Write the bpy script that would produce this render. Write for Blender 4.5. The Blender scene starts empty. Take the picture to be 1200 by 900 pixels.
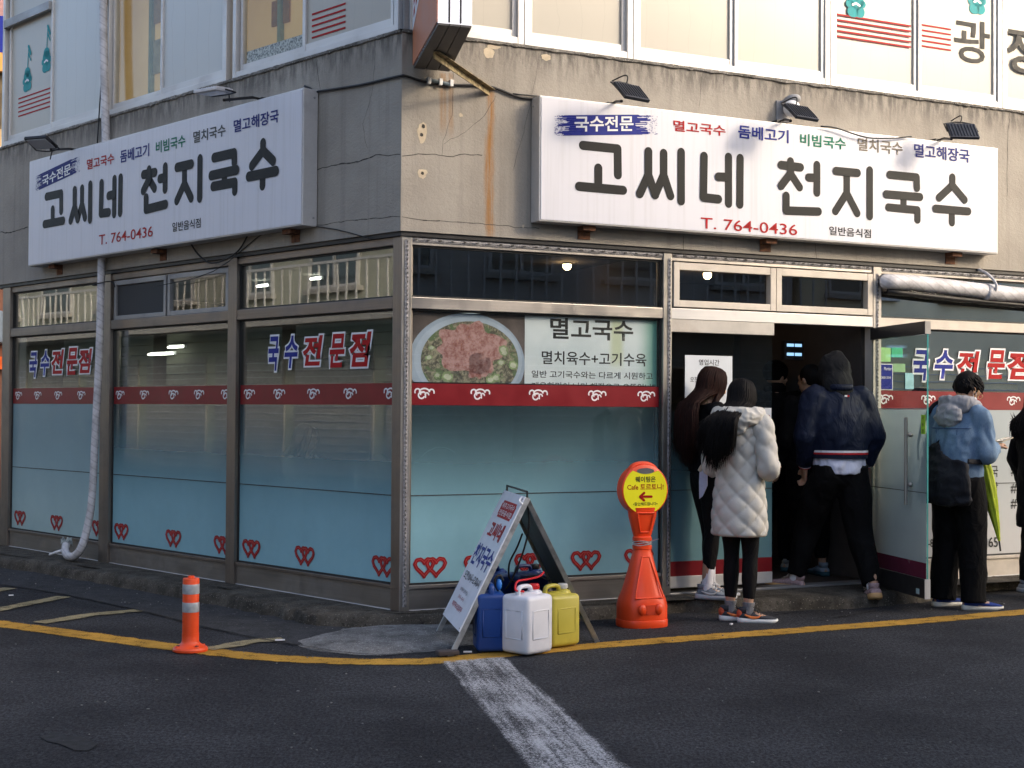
import bpy, bmesh, math, random
from mathutils import Vector, Matrix, noise
random.seed(7)
R = math.radians
scn = bpy.context.scene
COL = scn.collection

# ------------------------------------------------------------------ camera
FPX, EYE = 1667.0, 1.45                       # focal length in photo pixels (1200 wide), eye height in metres
cam_d = bpy.data.cameras.new('camera')
cam_d.sensor_width = 36.0
cam_d.lens = 36.0 * FPX / 1200.0
cam_d.clip_start = 0.05
cam_d.clip_end = 600.0
cam = bpy.data.objects.new('camera', cam_d)
COL.objects.link(cam)
CM = Matrix.Rotation(math.pi / 2 + math.atan(31.2 / FPX), 3, 'X') @ Matrix.Rotation(R(0.398), 3, 'Z')
cam.matrix_world = Matrix.Translation((0, 0, EYE)) @ CM.to_4x4()
scn.camera = cam

# ------------------------------------------------------------------ sky, sun, exposure
SUN_DIR = Vector((0.918, -0.397, 0)).normalized()
SUN_EL = R(24)
sun_vec = Vector((SUN_DIR.x * math.cos(SUN_EL), SUN_DIR.y * math.cos(SUN_EL), math.sin(SUN_EL)))
w = bpy.data.worlds.new('World')
scn.world = w
w.use_nodes = True
nt = w.node_tree
sky = nt.nodes.new('ShaderNodeTexSky')
sky.sky_type = 'NISHITA'
sky.sun_disc = False
sky.sun_elevation = SUN_EL
sky.sun_rotation = math.atan2(SUN_DIR.x, SUN_DIR.y)
sky.air_density = 0.8
sky.dust_density = 4.0
sky.ozone_density = 0.4
bg = nt.nodes['Background']
bg.inputs[1].default_value = 0.15
nt.links.new(sky.outputs[0], bg.inputs[0])
sl = bpy.data.lights.new('sun', 'SUN')
sl.energy = 0.8
sl.angle = R(10)
sl.color = (1.0, 0.86, 0.68)
sun = bpy.data.objects.new('sun', sl)
COL.objects.link(sun)
sun.rotation_euler = sun_vec.to_track_quat('Z', 'Y').to_euler()
scn.view_settings.view_transform = 'Standard'
scn.view_settings.look = 'None'
scn.view_settings.exposure = 1.48
scn.view_settings.gamma = 1.0
scn.cycles.max_bounces = 8
scn.cycles.transparent_max_bounces = 12
scn.cycles.caustics_reflective = False
scn.cycles.caustics_refractive = False

# ------------------------------------------------------------------ measuring helpers (plan of the place)
def ray(px, py):
    return CM @ Vector(((px - 600) / FPX, -(py - 450) / FPX, -1))
def ground(px, py, z=0.0):
    d = ray(px, py)
    t = (z - EYE) / d.z
    return Vector((d.x * t, d.y * t, z))

class Wall:
    """wall frame: x runs to the right along the wall, y into the wall, z up"""
    def __init__(s, o, xd):
        s.o = Vector((o[0], o[1], 0)); s.x = Vector(xd).normalized(); s.y = Vector((-s.x.y, s.x.x, 0))
        s.M = Matrix(((s.x.x, s.y.x, 0, s.o.x), (s.x.y, s.y.y, 0, s.o.y), (0, 0, 1, 0), (0, 0, 0, 1)))
    def at(s, px, py, d=0.0):
        r = ray(px, py); o = s.o - d * s.y; c = Vector((0, 0, EYE))
        t = (o - c).dot(s.y) / r.dot(s.y); p = c + r * t
        return (p - o).dot(s.x), p.z
    def pt(s, a, y, z):
        return s.M @ Vector((a, y, z))
CORNER = (-0.740, 9.576)
FR = Wall(CORNER, (0.89939, 0.43715, 0))      # right-hand shop front, s grows from the corner
FL = Wall(CORNER, (0.69348, -0.72048, 0))     # left-hand shop front, s is negative

# ------------------------------------------------------------------ object helpers
WM = {}
def link(o, parent, M):
    COL.objects.link(o)
    if parent is not None:
        o.parent = parent
        o.matrix_basis = WM[parent.name].inverted() @ M
    else:
        o.matrix_basis = M
    WM[o.name] = M.copy()
    return o
def tag(o, label=None, cat=None, group=None, kind=None):
    if label: o['label'] = label
    if cat: o['category'] = cat
    if group: o['group'] = group
    if kind: o['kind'] = kind
    return o
def thing(name, label, cat, M=None, group=None):
    if M is None: M = Matrix.Identity(4)
    if isinstance(M, (tuple, Vector)): M = Matrix.Translation(Vector(M))
    o = bpy.data.objects.new(name, None); o.empty_display_size = 0.1
    link(o, None, M)
    return tag(o, label, cat, group)
def mk(name, bm, mat, parent=None, M=None, smooth=False, sharp=None):
    me = bpy.data.meshes.new(name)
    if isinstance(bm, bpy.types.Mesh): me = bm
    else:
        bmesh.ops.recalc_face_normals(bm, faces=bm.faces[:]) if getattr(bm, 'is_valid', True) and not FLAT[0] else None
        bm.to_mesh(me); bm.free()
    if smooth:
        me.polygons.foreach_set('use_smooth', [True] * len(me.polygons))
        if sharp: me.set_sharp_from_angle(angle=R(sharp))
    if mat is not None:
        if isinstance(mat, (list, tuple)):
            for m_ in mat: me.materials.append(m_)
        elif not me.materials: me.materials.append(mat)
    o = bpy.data.objects.new(name, me)
    M = Matrix.Identity(4) if M is None else M
    c = [M.col[i].to_3d() for i in range(3)]
    if abs(c[0].dot(c[1])) + abs(c[0].dot(c[2])) + abs(c[1].dot(c[2])) > 1e-3:      # leaning, out-of-square frame: keep it in the mesh
        P = WM[parent.name] if parent is not None else Matrix.Identity(4)
        me.transform(P.inverted() @ M); M = P
    return link(o, parent, M)
FLAT = [False]
def share(o, parent, M, name=None):
    c = bpy.data.objects.new(name or o.name.split('.')[0], o.data)
    return link(c, parent, M)
def B(): return bmesh.new()
def box(bm, x0, x1, y0, y1, z0, z1, bev=0.0):
    vs = [bm.verts.new((x, y, z)) for z in (z0, z1) for y in (y0, y1) for x in (x0, x1)]
    fs = [bm.faces.new([vs[i] for i in f]) for f in ((0, 2, 3, 1), (4, 5, 7, 6), (0, 1, 5, 4), (2, 6, 7, 3), (0, 4, 6, 2), (1, 3, 7, 5))]
    if bev:
        es = {e for f in fs for e in f.edges}
        bmesh.ops.bevel(bm, geom=list(es), offset=bev, segments=2, affect='EDGES', profile=0.6)
    return bm
def poly(bm, pts, ext=None):
    vs = [bm.verts.new(p) for p in pts]
    f = bm.faces.new(vs)
    if ext is not None:
        r = bmesh.ops.extrude_face_region(bm, geom=[f])
        bmesh.ops.translate(bm, vec=Vector(ext), verts=[v for v in r['geom'] if isinstance(v, bmesh.types.BMVert)])
    return bm
def catmull(pts, k=4):
    pts = [Vector(p) for p in pts]
    if len(pts) < 3 or k < 2: return pts
    out = []
    for i in range(len(pts) - 1):
        p0 = pts[max(i - 1, 0)]; p1 = pts[i]; p2 = pts[i + 1]; p3 = pts[min(i + 2, len(pts) - 1)]
        for j in range(k):
            t = j / k
            out.append(0.5 * ((2 * p1) + (p2 - p0) * t + (2 * p0 - 5 * p1 + 4 * p2 - p3) * t * t + (3 * p1 - p0 - 3 * p2 + p3) * t ** 3))
    out.append(pts[-1])
    return out
def tube(bm, pts, rad, n=10, k=1, ref=(0, 1, 0), caps=True, rounded=False):
    """loft of ellipses along a path; rad: number, list of numbers or list of (a, b)"""
    P = [Vector(p) for p in pts]
    if not isinstance(rad, (list, tuple)): rad = [rad] * len(P)
    rad = [(r, r) if not isinstance(r, (list, tuple)) else r for r in rad]
    if k > 1:
        rr = [Vector((a, b, 0)) for a, b in rad]
        P = catmull(P, k) if len(P) > 2 else [P[0].lerp(P[1], i / k) for i in range(k + 1)]
        if len(rr) > 2: rr = catmull(rr, k)
        else: rr = [rr[0].lerp(rr[1], i / k) for i in range(k + 1)]
        rad = [(max(v.x, 1e-4), max(v.y, 1e-4)) for v in rr]
    if rounded:
        a0, b0 = rad[0]; a1, b1 = rad[-1]
        t0 = (P[0] - P[1]).normalized(); t1 = (P[-1] - P[-2]).normalized()
        m0 = min(a0, b0); m1 = min(a1, b1)
        P = [P[0] + t0 * m0, P[0] + t0 * m0 * .87, P[0] + t0 * m0 * .5] + P + [P[-1] + t1 * m1 * .5, P[-1] + t1 * m1 * .87, P[-1] + t1 * m1]
        rad = [(a0 * .12, b0 * .12), (a0 * .5, b0 * .5), (a0 * .87, b0 * .87)] + rad + [(a1 * .87, b1 * .87), (a1 * .5, b1 * .5), (a1 * .12, b1 * .12)]
    rings = []
    ref = Vector(ref)
    for i, p in enumerate(P):
        t = (P[min(i + 1, len(P) - 1)] - P[max(i - 1, 0)])
        t = t.normalized() if t.length > 1e-9 else Vector((0, 0, 1))
        u = ref - t * ref.dot(t)
        if u.length < 1e-3: u = Vector((1, 0, 0)) - t * t.x
        u.normalize(); v = t.cross(u)
        a, b = rad[i]
        rings.append([bm.verts.new(p + v * (a * math.cos(2 * math.pi * j / n)) + u * (b * math.sin(2 * math.pi * j / n))) for j in range(n)])
    for r0, r1 in zip(rings, rings[1:]):
        for j in range(n):
            bm.faces.new((r0[j], r0[(j + 1) % n], r1[(j + 1) % n], r1[j]))
    if caps:
        bm.faces.new(rings[0][::-1]); bm.faces.new(rings[-1])
    return bm
def ell(bm, c, r, n=16, m=10, Mx=None):
    """ellipsoid"""
    T = Matrix.Translation(Vector(c)) @ (Mx.to_4x4() if Mx is not None else Matrix.Identity(4)) @ Matrix.Diagonal((r[0], r[1], r[2], 1))
    bmesh.ops.create_uvsphere(bm, u_segments=n, v_segments=m, radius=1.0, matrix=T)
    return bm
def lathe(bm, prof, n=24, c=(0, 0, 0), sx=1.0, sy=1.0, power=2.0):
    rings = []
    for r, z in prof:
        ring = []
        for j in range(n):
            a = 2 * math.pi * j / n
            ca, sa = math.cos(a), math.sin(a)
            q = (abs(ca) ** power + abs(sa) ** power) ** (-1 / power)
            ring.append(bm.verts.new((c[0] + r * ca * q * sx, c[1] + r * sa * q * sy, c[2] + z)))
        rings.append(ring)
    for a, b in zip(rings, rings[1:]):
        for j in range(n): bm.faces.new((a[j], a[(j + 1) % n], b[(j + 1) % n], b[j]))
    bm.faces.new(rings[0][::-1]); bm.faces.new(rings[-1])
    return bm
DEPTH = [0]
def stroke(bm, pts, hw, y=0.0, closed=False, step=0.00012, n=10):
    """flat thick line with round ends in the x-z plane, facing -y"""
    P = [Vector((p[0], 0, p[1])) for p in pts]
    if closed: P.append(P[0])
    k = 0
    for a, b in zip(P, P[1:]):
        d = (b - a)
        if d.length < 1e-6: continue
        d.normalize(); q = Vector((-d.z, 0, d.x)) * hw
        k += 1
        off = Vector((0, y - step * (k % 7), 0))
        bm.faces.new([bm.verts.new(v + off) for v in (a - q, b - q, b + q, a + q)])
    for i, p in enumerate(P):
        k += 1
        off = Vector((0, y - step * 7 - step * (k % 5), 0))
        bm.faces.new([bm.verts.new(p + off + Vector((math.cos(2 * math.pi * j / n) * hw, 0, math.sin(2 * math.pi * j / n) * hw))) for j in range(n)])
    return bm
def mkflat(name, bm, mat, parent=None, M=None):
    FLAT[0] = True
    o = mk(name, bm, mat, parent, M); FLAT[0] = False
    return o
DG = None
def text_mesh(body, bold=0.0, spacing=1.0, shear=0.0):
    c = bpy.data.curves.new('t', 'FONT'); c.body = body; c.offset = bold; c.space_character = spacing; c.shear = shear
    c.resolution_u = 3
    o = bpy.data.objects.new('t', c); COL.objects.link(o)
    dg = bpy.context.evaluated_depsgraph_get()
    m = bpy.data.meshes.new_from_object(o.evaluated_get(dg))
    m.materials.clear()
    bpy.data.objects.remove(o); bpy.data.curves.remove(c)
    return m
def text(name, body, mat, parent, M, x0, x1, z0, z1, y, bold=0.0, spacing=1.0, shear=0.0, ref=None, tilt=0.0):
    """lettering fitted to a box in the x-z plane of M"""
    m = text_mesh(body, bold, spacing, shear)
    rm = m if ref is None else text_mesh(body, ref, spacing, shear)
    xs = [v.co.x for v in rm.vertices]; ys = [v.co.y for v in rm.vertices]
    ax, bx, ay, by = min(xs), max(xs), min(ys), max(ys)
    for v in m.vertices:
        v.co = Vector((x0 + (v.co.x - ax) / (bx - ax) * (x1 - x0), y, z0 + (v.co.y - ay) / (by - ay) * (z1 - z0)))
        v.co.z += tilt * (v.co.x - x0)
    return mk(name, m, mat, parent, M)
def remesh(bm, voxel, smooth=2):
    me = bpy.data.meshes.new('r'); bmesh.ops.recalc_face_normals(bm, faces=bm.faces[:]); bm.to_mesh(me); bm.free()
    o = bpy.data.objects.new('r', me); COL.objects.link(o)
    md = o.modifiers.new('r', 'REMESH'); md.mode = 'VOXEL'; md.voxel_size = voxel
    if smooth:
        s = o.modifiers.new('s', 'SMOOTH'); s.factor = 0.5; s.iterations = smooth
    dg = bpy.context.evaluated_depsgraph_get()
    m = bpy.data.meshes.new_from_object(o.evaluated_get(dg)); m.materials.clear()
    bpy.data.objects.remove(o); bpy.data.meshes.remove(me)
    return m
def folds(m, amp, sc=(6, 6, 3), fn=None, off=0.0):
    n = [v.normal.copy() for v in m.vertices]
    for v, nn in zip(m.vertices, n):
        c = v.co
        a = amp if fn is None else amp * fn(c)
        q = Vector((c.x * sc[0] + off, c.y * sc[1], c.z * sc[2]))
        w1 = 1 - abs(noise.noise(q + 0.6 * Vector((noise.noise(q * 1.7), noise.noise(q * 1.3 + Vector((5, 5, 5))), 0)))) * 2.2
        v.co = c + nn * (a * (w1 - 0.5) + a * 0.35 * noise.noise(q * 3.1))
    return m

# ------------------------------------------------------------------ material helpers
class Mt:
    def __init__(s, name):
        s.m = bpy.data.materials.new(name); s.m.use_nodes = True
        s.t = s.m.node_tree; s.t.nodes.clear()
        s.out = s.t.nodes.new('ShaderNodeOutputMaterial')
        s.tc = s.t.nodes.new('ShaderNodeTexCoord')
    def n(s, kind, **kw):
        nd = s.t.nodes.new('ShaderNode' + kind)
        for k, v in kw.items(): setattr(nd, k, v)
        return nd
    def put(s, sock, v):
        if isinstance(v, bpy.types.NodeSocket): s.t.links.new(v, sock)
        elif v is not None:
            if hasattr(sock.default_value, '__len__') and not hasattr(v, '__len__'): v = [v] * len(sock.default_value)
            if hasattr(sock.default_value, '__len__') and len(sock.default_value) == 4 and len(v) == 3: v = (*v, 1)
            sock.default_value = v
    def obj(s, scale=(1, 1, 1), loc=(0, 0, 0)):
        mp = s.n('Mapping'); s.put(mp.inputs[0], s.tc.outputs['Object'])
        mp.inputs['Scale'].default_value = scale; mp.inputs['Location'].default_value = loc
        return mp.outputs[0]
    def xyz(s):
        q = s.n('SeparateXYZ'); s.put(q.inputs[0], s.tc.outputs['Object']); return q.outputs
    def noise(s, scale=5, detail=4, rough=.55, vec=None, dist=0):
        q = s.n('TexNoise'); s.put(q.inputs['Vector'], vec if vec is not None else s.tc.outputs['Object'])
        q.inputs['Scale'].default_value = scale; q.inputs['Detail'].default_value = detail
        q.inputs['Roughness'].default_value = rough; q.inputs['Distortion'].default_value = dist
        return q.outputs[0]
    def voro(s, scale=5, vec=None, feature='F1', out=0):
        q = s.n('TexVoronoi', feature=feature); s.put(q.inputs['Vector'], vec if vec is not None else s.tc.outputs['Object'])
        q.inputs['Scale'].default_value = scale
        return q.outputs[out]
    def math(s, op, a, b=None, clamp=False):
        q = s.n('Math', operation=op); q.use_clamp = clamp; s.put(q.inputs[0], a)
        if b is not None: s.put(q.inputs[1], b)
        return q.outputs[0]
    def rng(s, v, a, b, c=0.0, d=1.0):
        q = s.n('MapRange'); q.interpolation_type = 'SMOOTHSTEP'
        s.put(q.inputs[0], v)
        for i, x in enumerate((a, b, c, d)): s.put(q.inputs[i + 1], x)
        return q.outputs[0]
    def mix(s, f, a, b):
        q = s.n('Mix', data_type='RGBA'); s.put(q.inputs[0], f); s.put(q.inputs[6], a); s.put(q.inputs[7], b)
        return q.outputs[2]
    def mul(s, a, b):
        q = s.n('Mix', data_type='RGBA', blend_type='MULTIPLY'); q.inputs[0].default_value = 1; s.put(q.inputs[6], a); s.put(q.inputs[7], b)
        return q.outputs[2]
    def bump(s, h, strength=.3, dist=.01, nrm=None):
        q = s.n('Bump'); s.put(q.inputs['Height'], h); q.inputs['Strength'].default_value = strength; q.inputs['Distance'].default_value = dist
        if nrm is not None: s.put(q.inputs['Normal'], nrm)
        return q.outputs[0]
    def bsdf(s, col, rough=.6, metal=0, nrm=None, spec=None, alpha=None, emit=None, es=0, coat=0, trans=0, sss=0):
        q = s.n('BsdfPrincipled'); s.put(q.inputs['Base Color'], col); s.put(q.inputs['Roughness'], rough); s.put(q.inputs['Metallic'], metal)
        if nrm is not None: s.put(q.inputs['Normal'], nrm)
        if spec is not None: s.put(q.inputs['Specular IOR Level'], spec)
        if alpha is not None: s.put(q.inputs['Alpha'], alpha)
        if emit is not None: s.put(q.inputs['Emission Color'], emit); s.put(q.inputs['Emission Strength'], es)
        if coat: q.inputs['Coat Weight'].default_value = coat
        if trans: q.inputs['Transmission Weight'].default_value = trans
        return q.outputs[0]
    def fin(s, sh):
        s.t.links.new(sh, s.out.inputs[0]); return s.m
def simple(name, col, rough=.6, metal=0, var=.15, sc=12, bump=.15, bsc=60, dist=.003, dirt=0, dirtcol=(.05, .045, .04), spec=None, coat=0):
    m = Mt(name)
    a = tuple(c * (1 - var) for c in col); b = tuple(min(1, c * (1 + var)) for c in col)
    n1 = m.noise(sc, 5)
    c = m.mix(m.rng(n1, .3, .7), a, b)
    if dirt:
        d = m.rng(m.noise(sc * .4, 8, .7), .5, .75, 0, dirt)
        c = m.mix(d, c, dirtcol)
    nr = m.bump(m.noise(bsc, 4), bump, dist) if bump else None
    rg = m.rng(n1, .2, .8, rough * .85, min(1, rough * 1.15))
    return m.fin(m.bsdf(c, rg, metal, nr, spec=spec, coat=coat))

# asphalt
m = Mt('asphalt')
co = m.obj()
fine = m.noise(62, 5, .9, m.obj((1, .55, 1))); med = m.noise(26, 5, .75, m.obj((1, .6, 1))); big = m.noise(.9, 6, .65)
c = m.mix(m.rng(fine, .38, .64), (.012, .0125, .014), (.068, .070, .077))
c = m.mix(m.rng(m.voro(60), .05, .25, .6, 0), c, (.11, .108, .106))
c = m.mul(c, m.mix(m.rng(big, .3, .72), (.60, .60, .62), (1.3, 1.3, 1.3)))
spk = m.rng(m.voro(210), .0, .13, 1, 0)
c = m.mix(m.math('MULTIPLY', spk, m.rng(m.noise(90), .5, .62)), c, (.26, .26, .25))
sm = m.rng(m.noise(3.2, 8, .7, m.obj((1, 1.6, 1))), .62, .78, 0, .45)
c = m.mix(sm, c, (.014, .014, .015))
ASPH = m.fin(m.bsdf(c, m.rng(med, .2, .8, .72, .92), 0, m.bump(m.math('ADD', fine, m.math('MULTIPLY', med, .8)), 1.0, .008), spec=.12))
# old concrete kerb
def kerb_mat(name, lo, hi, moss=.6):
    m = Mt(name)
    n1 = m.noise(7, 8, .7); n2 = m.noise(48, 6, .9)
    c = m.mix(m.rng(n1, .3, .7), lo, hi)
    c = m.mix(m.rng(n2, .50, .72, 0, .75), c, tuple(x * 2.1 for x in hi))
    c = m.mix(m.rng(m.noise(28, 6, .8), .52, .66, 0, .8), c, tuple(x * .3 for x in lo))
    c = m.mix(m.rng(m.noise(3, 9, .75), .45, .65, 0, moss), c, (.022, .020, .016))
    c = m.mix(m.rng(m.voro(52), .06, .26, .85, 0), c, tuple(x * 2.0 for x in hi))
    c = m.mix(m.rng(m.voro(38), .04, .2, .8, 0), c, tuple(x * .2 for x in lo))
    return m.fin(m.bsdf(c, .95, 0, m.bump(m.math('ADD', n2, m.math('MULTIPLY', n1, 1.2)), 1.0, .012), spec=.15))
KERB = kerb_mat('kerb_concrete', (.055, .049, .041), (.14, .126, .105), .6)
PATCH = kerb_mat('patch_concrete', (.15, .15, .15), (.30, .30, .295), .5)
GUTTER = kerb_mat('gutter_concrete', (.045, .046, .05), (.075, .076, .08), .3)
# road paint, worn
def paint(name, col, wear, sc=1.0, base=(.035, .036, .04)):
    m = Mt(name)
    n1 = m.noise(150, 4, .75); n2 = m.noise(9 * sc, 8, .7); 
    k = m.math('ADD', m.math('MULTIPLY', n1, .55), m.math('MULTIPLY', n2, .45))
    u_ = m.n('SeparateXYZ'); m.put(u_.inputs[0], m.tc.outputs['UV'])
    ed = m.rng(m.math('ABSOLUTE', m.math('SUBTRACT', u_.outputs[0], .5)), .36, .5, 0, .13)
    f = m.rng(m.math('SUBTRACT', k, ed), wear - .05, wear + .05)
    cc = m.mix(m.rng(m.noise(3, 5), .3, .7), tuple(x * .75 for x in col), col)
    cc = m.mix(m.rng(m.noise(5, 6, .7), .45, .7, 0, .5), cc, tuple(x * .45 for x in col))
    d = m.bsdf(cc, .9, 0, m.bump(n1, .5, .003), spec=.15); tr = m.n('BsdfTransparent'); mx = m.n('MixShader')
    m.put(mx.inputs[0], f); m.put(mx.inputs[1], tr.outputs[0]); m.put(mx.inputs[2], d)
    return m.fin(mx.outputs[0])
YELLOW = paint('yellow_paint', (.52, .29, .05), .43)
m = Mt('white_paint')
n1 = m.noise(85, 6, .95); mp_ = m.n('Mapping'); m.put(mp_.inputs[0], m.tc.outputs['Object']); mp_.vector_type = 'TEXTURE'; mp_.inputs['Rotation'].default_value = (0, 0, R(-79.5)); mp_.inputs['Scale'].default_value = (.9, .05, 1); n2 = m.noise(1, 6, .75, mp_.outputs[0]); n3 = m.noise(2.5, 4, .6)
k = m.math('ADD', m.math('ADD', m.math('MULTIPLY', n1, .62), m.math('MULTIPLY', n2, .23)), m.math('MULTIPLY', n3, .15))
u_ = m.n('SeparateXYZ'); m.put(u_.inputs[0], m.tc.outputs['UV'])
ed = m.rng(m.math('ABSOLUTE', m.math('SUBTRACT', u_.outputs[0], .5)), .38, .5, 0, .11)
d = m.bsdf((.42, .42, .43), .9, 0, m.bump(n1, .4, .003), spec=.15); tr = m.n('BsdfTransparent'); mx = m.n('MixShader')
m.put(mx.inputs[0], m.rng(m.math('SUBTRACT', k, ed), .455, .545)); m.put(mx.inputs[1], tr.outputs[0]); m.put(mx.inputs[2], d)
WHITEP = m.fin(mx.outputs[0])
FADED = paint('faded_paint', (.34, .29, .17), .44, .9)

# facade render with streaks, rust and dirt; local x along wall, z up
def facade(name, rust, warm=1.0):
    m = Mt(name)
    X, Y, Z = m.xyz()
    blot = m.noise(1.1, 6, .6); st = m.noise(1, 6, .65, m.obj((9, 1, .35))); st2 = m.noise(1, 5, .7, m.obj((30, 1, .8)))
    lo = (.295, .265, .225); hi = (.395, .362, .312)
    c = m.mix(m.rng(blot, .3, .7), lo, hi)
    c = m.mix(m.rng(st, .48, .74, 0, .42), c, (.17, .155, .135))
    c = m.mix(m.rng(st2, .60, .80, 0, .35), c, (.10, .092, .085))
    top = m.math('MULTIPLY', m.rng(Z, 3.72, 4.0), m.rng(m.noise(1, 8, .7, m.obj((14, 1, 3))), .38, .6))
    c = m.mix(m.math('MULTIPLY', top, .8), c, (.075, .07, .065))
    c = m.mix(m.rng(m.noise(22, 8, .8), .56, .8, 0, .4), c, (.19, .17, .145))
    for (s0, z0, z1, wd, st_) in rust:
        dx = m.math('ADD', m.math('SUBTRACT', X, s0), m.math('MULTIPLY', m.math('SUBTRACT', m.noise(1, 4, .6, m.obj((4, 1, 2.2))), .5), wd * 1.6))
        a = m.rng(m.math('ABSOLUTE', dx), wd * .2, wd, 1, 0)
        b = m.math('MULTIPLY', m.rng(Z, z0 - .05, z0 + .10), m.rng(Z, z1 - .01, z1 + .01, 1, 0))
        g = m.math('MULTIPLY', m.math('MULTIPLY', a, b), m.rng(m.noise(1, 6, .7, m.obj((60, 1, 2.5))), .3, .62, .25, 1))
        c = m.mix(m.math('MULTIPLY', g, st_), c, (.33, .155, .04))
    h = m.math('ADD', m.noise(35, 8, .7), m.math('MULTIPLY', m.noise(4, 5), 1.4))
    return m.fin(m.bsdf(c, .9, 0, m.bump(h, .55, .01)))

def metal(name, col, rough=.34, var=.2, met=.9, axis='h', dirt=.25):
    m = Mt(name)
    sc = (1.2, 40, 60) if axis == 'h' else (60, 40, 1.2)
    n1 = m.noise(1, 5, .6, m.obj(sc)); n2 = m.noise(3, 6, .65)
    c = m.mix(n1, tuple(x * (1 - var) for x in col), tuple(x * (1 + var) for x in col))
    c = m.mix(m.rng(n2, .5, .8, 0, dirt), c, (.10, .085, .07))
    return m.fin(m.bsdf(c, m.rng(n2, .3, .7, rough * .8, rough * 1.35), met, m.bump(n1, .06, .001)))
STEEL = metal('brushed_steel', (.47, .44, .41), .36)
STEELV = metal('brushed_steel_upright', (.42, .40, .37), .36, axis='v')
STEELB = metal('shaded_steel', (.24, .21, .19), .38, dirt=.4)  # same brushed steel, browned and darkened for the left front's shade and reflections
STEELSHV = metal('shaded_steel_upright', (.26, .23, .205), .38, axis='v', dirt=.35)  # upright version, the dim left-hand reflections put into its colour
STEELD = metal('dull_steel_panel', (.30, .29, .28), .42, dirt=.4)
ALU = metal('white_aluminium', (.62, .61, .60), .45, .08, .35, dirt=.18)
ALUD = metal('grey_aluminium', (.33, .33, .335), .45, .1, .5, dirt=.3)
CREAM = simple('cream_painted_frame', (.62, .56, .48), .5, 0, .08, 6, .1, dirt=.15)
GALV = metal('galvanised_steel', (.42, .43, .44), .45, .15, .8, 'v', .3)
BLACKM = simple('black_metal', (.02, .02, .022), .45, .2, .2)
NAVYM = simple('lamp_housing', (.030, .034, .045), .5, .3, .2)
CABLE = simple('black_cable', (.012, .012, .013), .55, 0, .2)

def glass(name, tint=(.93, .97, .96), rough=.0, extra=.035):
    m = Mt(name)
    fr = m.n('LayerWeight'); fr.inputs[0].default_value = .5
    f = m.math('ADD', m.math('MULTIPLY', m.math('POWER', fr.outputs[1], 4.0), .62), extra, True)
    gl = m.n('BsdfGlossy'); gl.inputs['Roughness'].default_value = rough; gl.inputs[0].default_value = (1, 1, 1, 1)
    if rough >= 0:
        m.put(gl.inputs['Normal'], m.bump(m.noise(1.3, 2, .5), .025, .02))
    tr = m.n('BsdfTransparent'); m.put(tr.inputs[0], tint)
    mx = m.n('MixShader'); m.put(mx.inputs[0], f); m.put(mx.inputs[1], tr.outputs[0]); m.put(mx.inputs[2], gl.outputs[0])
    return m.fin(mx.outputs[0])
GLASS = glass('window_glass', (.97, .985, .98), extra=.06)
GLASSU = glass('clear_upper_glass', (.96, .96, .93), extra=.004)
GLASSL = glass('street_reflecting_glass', (.85, .90, .88), extra=.15)
GLASSR = glass('reflective_glass', (.75, .80, .78), extra=.5)
GLASSD = glass('door_glass', (.90, .95, .93))
def film(name, col, z0, z1, a0, a1, streak=.06):
    """frosted window film: printed opacity grows from z1 (top) down to z0"""
    m = Mt(name)
    X, Y, Z = m.xyz()
    a = m.rng(Z, z0, z1, a0, a1)
    a = m.math('ADD', a, m.math('MULTIPLY', m.math('SUBTRACT', m.noise(1, 5, .6, m.obj((3, 1, 1))), .5), streak), True)
    lowc = tuple(min(.6, x * 1.35 + .04) for x in col)
    cc = m.mix(m.rng(Z, .25, 1.25), lowc, col)
    cc = m.mix(m.rng(m.noise(1.2, 6, .7), .3, .7, 0, .25), cc, tuple(x * .75 for x in col))
    cc = m.mix(m.rng(m.noise(1, 7, .8, m.obj((1.4, 1, 5), (3, 0, 1))), .55, .75, 0, .30), cc, lowc)
    sc = m.rng(m.noise(1, 8, .8, m.obj((6, 1, 25))), .62, .8, 0, .25)
    cc = m.mix(sc, cc, tuple(min(1, x * 1.35) for x in col))
    d = m.bsdf(cc, .45, 0, spec=.4)
    tr = m.n('BsdfTransparent'); mx = m.n('MixShader')
    m.put(mx.inputs[0], a); m.put(mx.inputs[1], tr.outputs[0]); m.put(mx.inputs[2], d)
    return m.fin(mx.outputs[0])
TEAL = (.18, .36, .42)
FILM = film('teal_window_film', TEAL, .62, 1.50, .97, .10, .10)
FILML = film('pale_window_film', (.29, .45, .50), .5, 1.49, .95, .72)
FILMR = film('grey_window_film', (.46, .52, .54), .5, 1.49, .97, .85)
def emis(name, col, st):
    m = Mt(name); e = m.n('Emission'); m.put(e.inputs[0], col); e.inputs[1].default_value = st
    return m.fin(e.outputs[0])
BAND = simple('dark_red_vinyl', (.20, .006, .012), .35, 0, .12, 5, 0)
WHITEV = simple('white_vinyl', (.80, .80, .82), .4, 0, .03, 20, 0)
REDV = simple('red_vinyl', (.38, .010, .012), .5, 0, .1, 20, 0, spec=.15)
REDL = simple('light_red_vinyl', (.62, .10, .09), .4, 0, .1, 20, 0)
BLUEV = simple('blue_vinyl', (.020, .030, .24), .5, 0, .1, 20, 0, spec=.15)
NAVYV = simple('navy_vinyl', (.02, .028, .18), .5, 0, .1, 20, 0, spec=.15)
GREENV = simple('green_vinyl', (.008, .17, .10), .5, 0, .1, 20, 0, spec=.15)
DARKV = simple('charcoal_vinyl', (.012, .013, .014), .5, 0, .1, 20, 0, spec=.2)
BROWNV = simple('brown_vinyl', (.09, .07, .05), .35, 0, .1, 20, 0)
BLACKV = simple('black_vinyl', (.015, .016, .017), .4, 0, .1, 20, 0)
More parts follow.
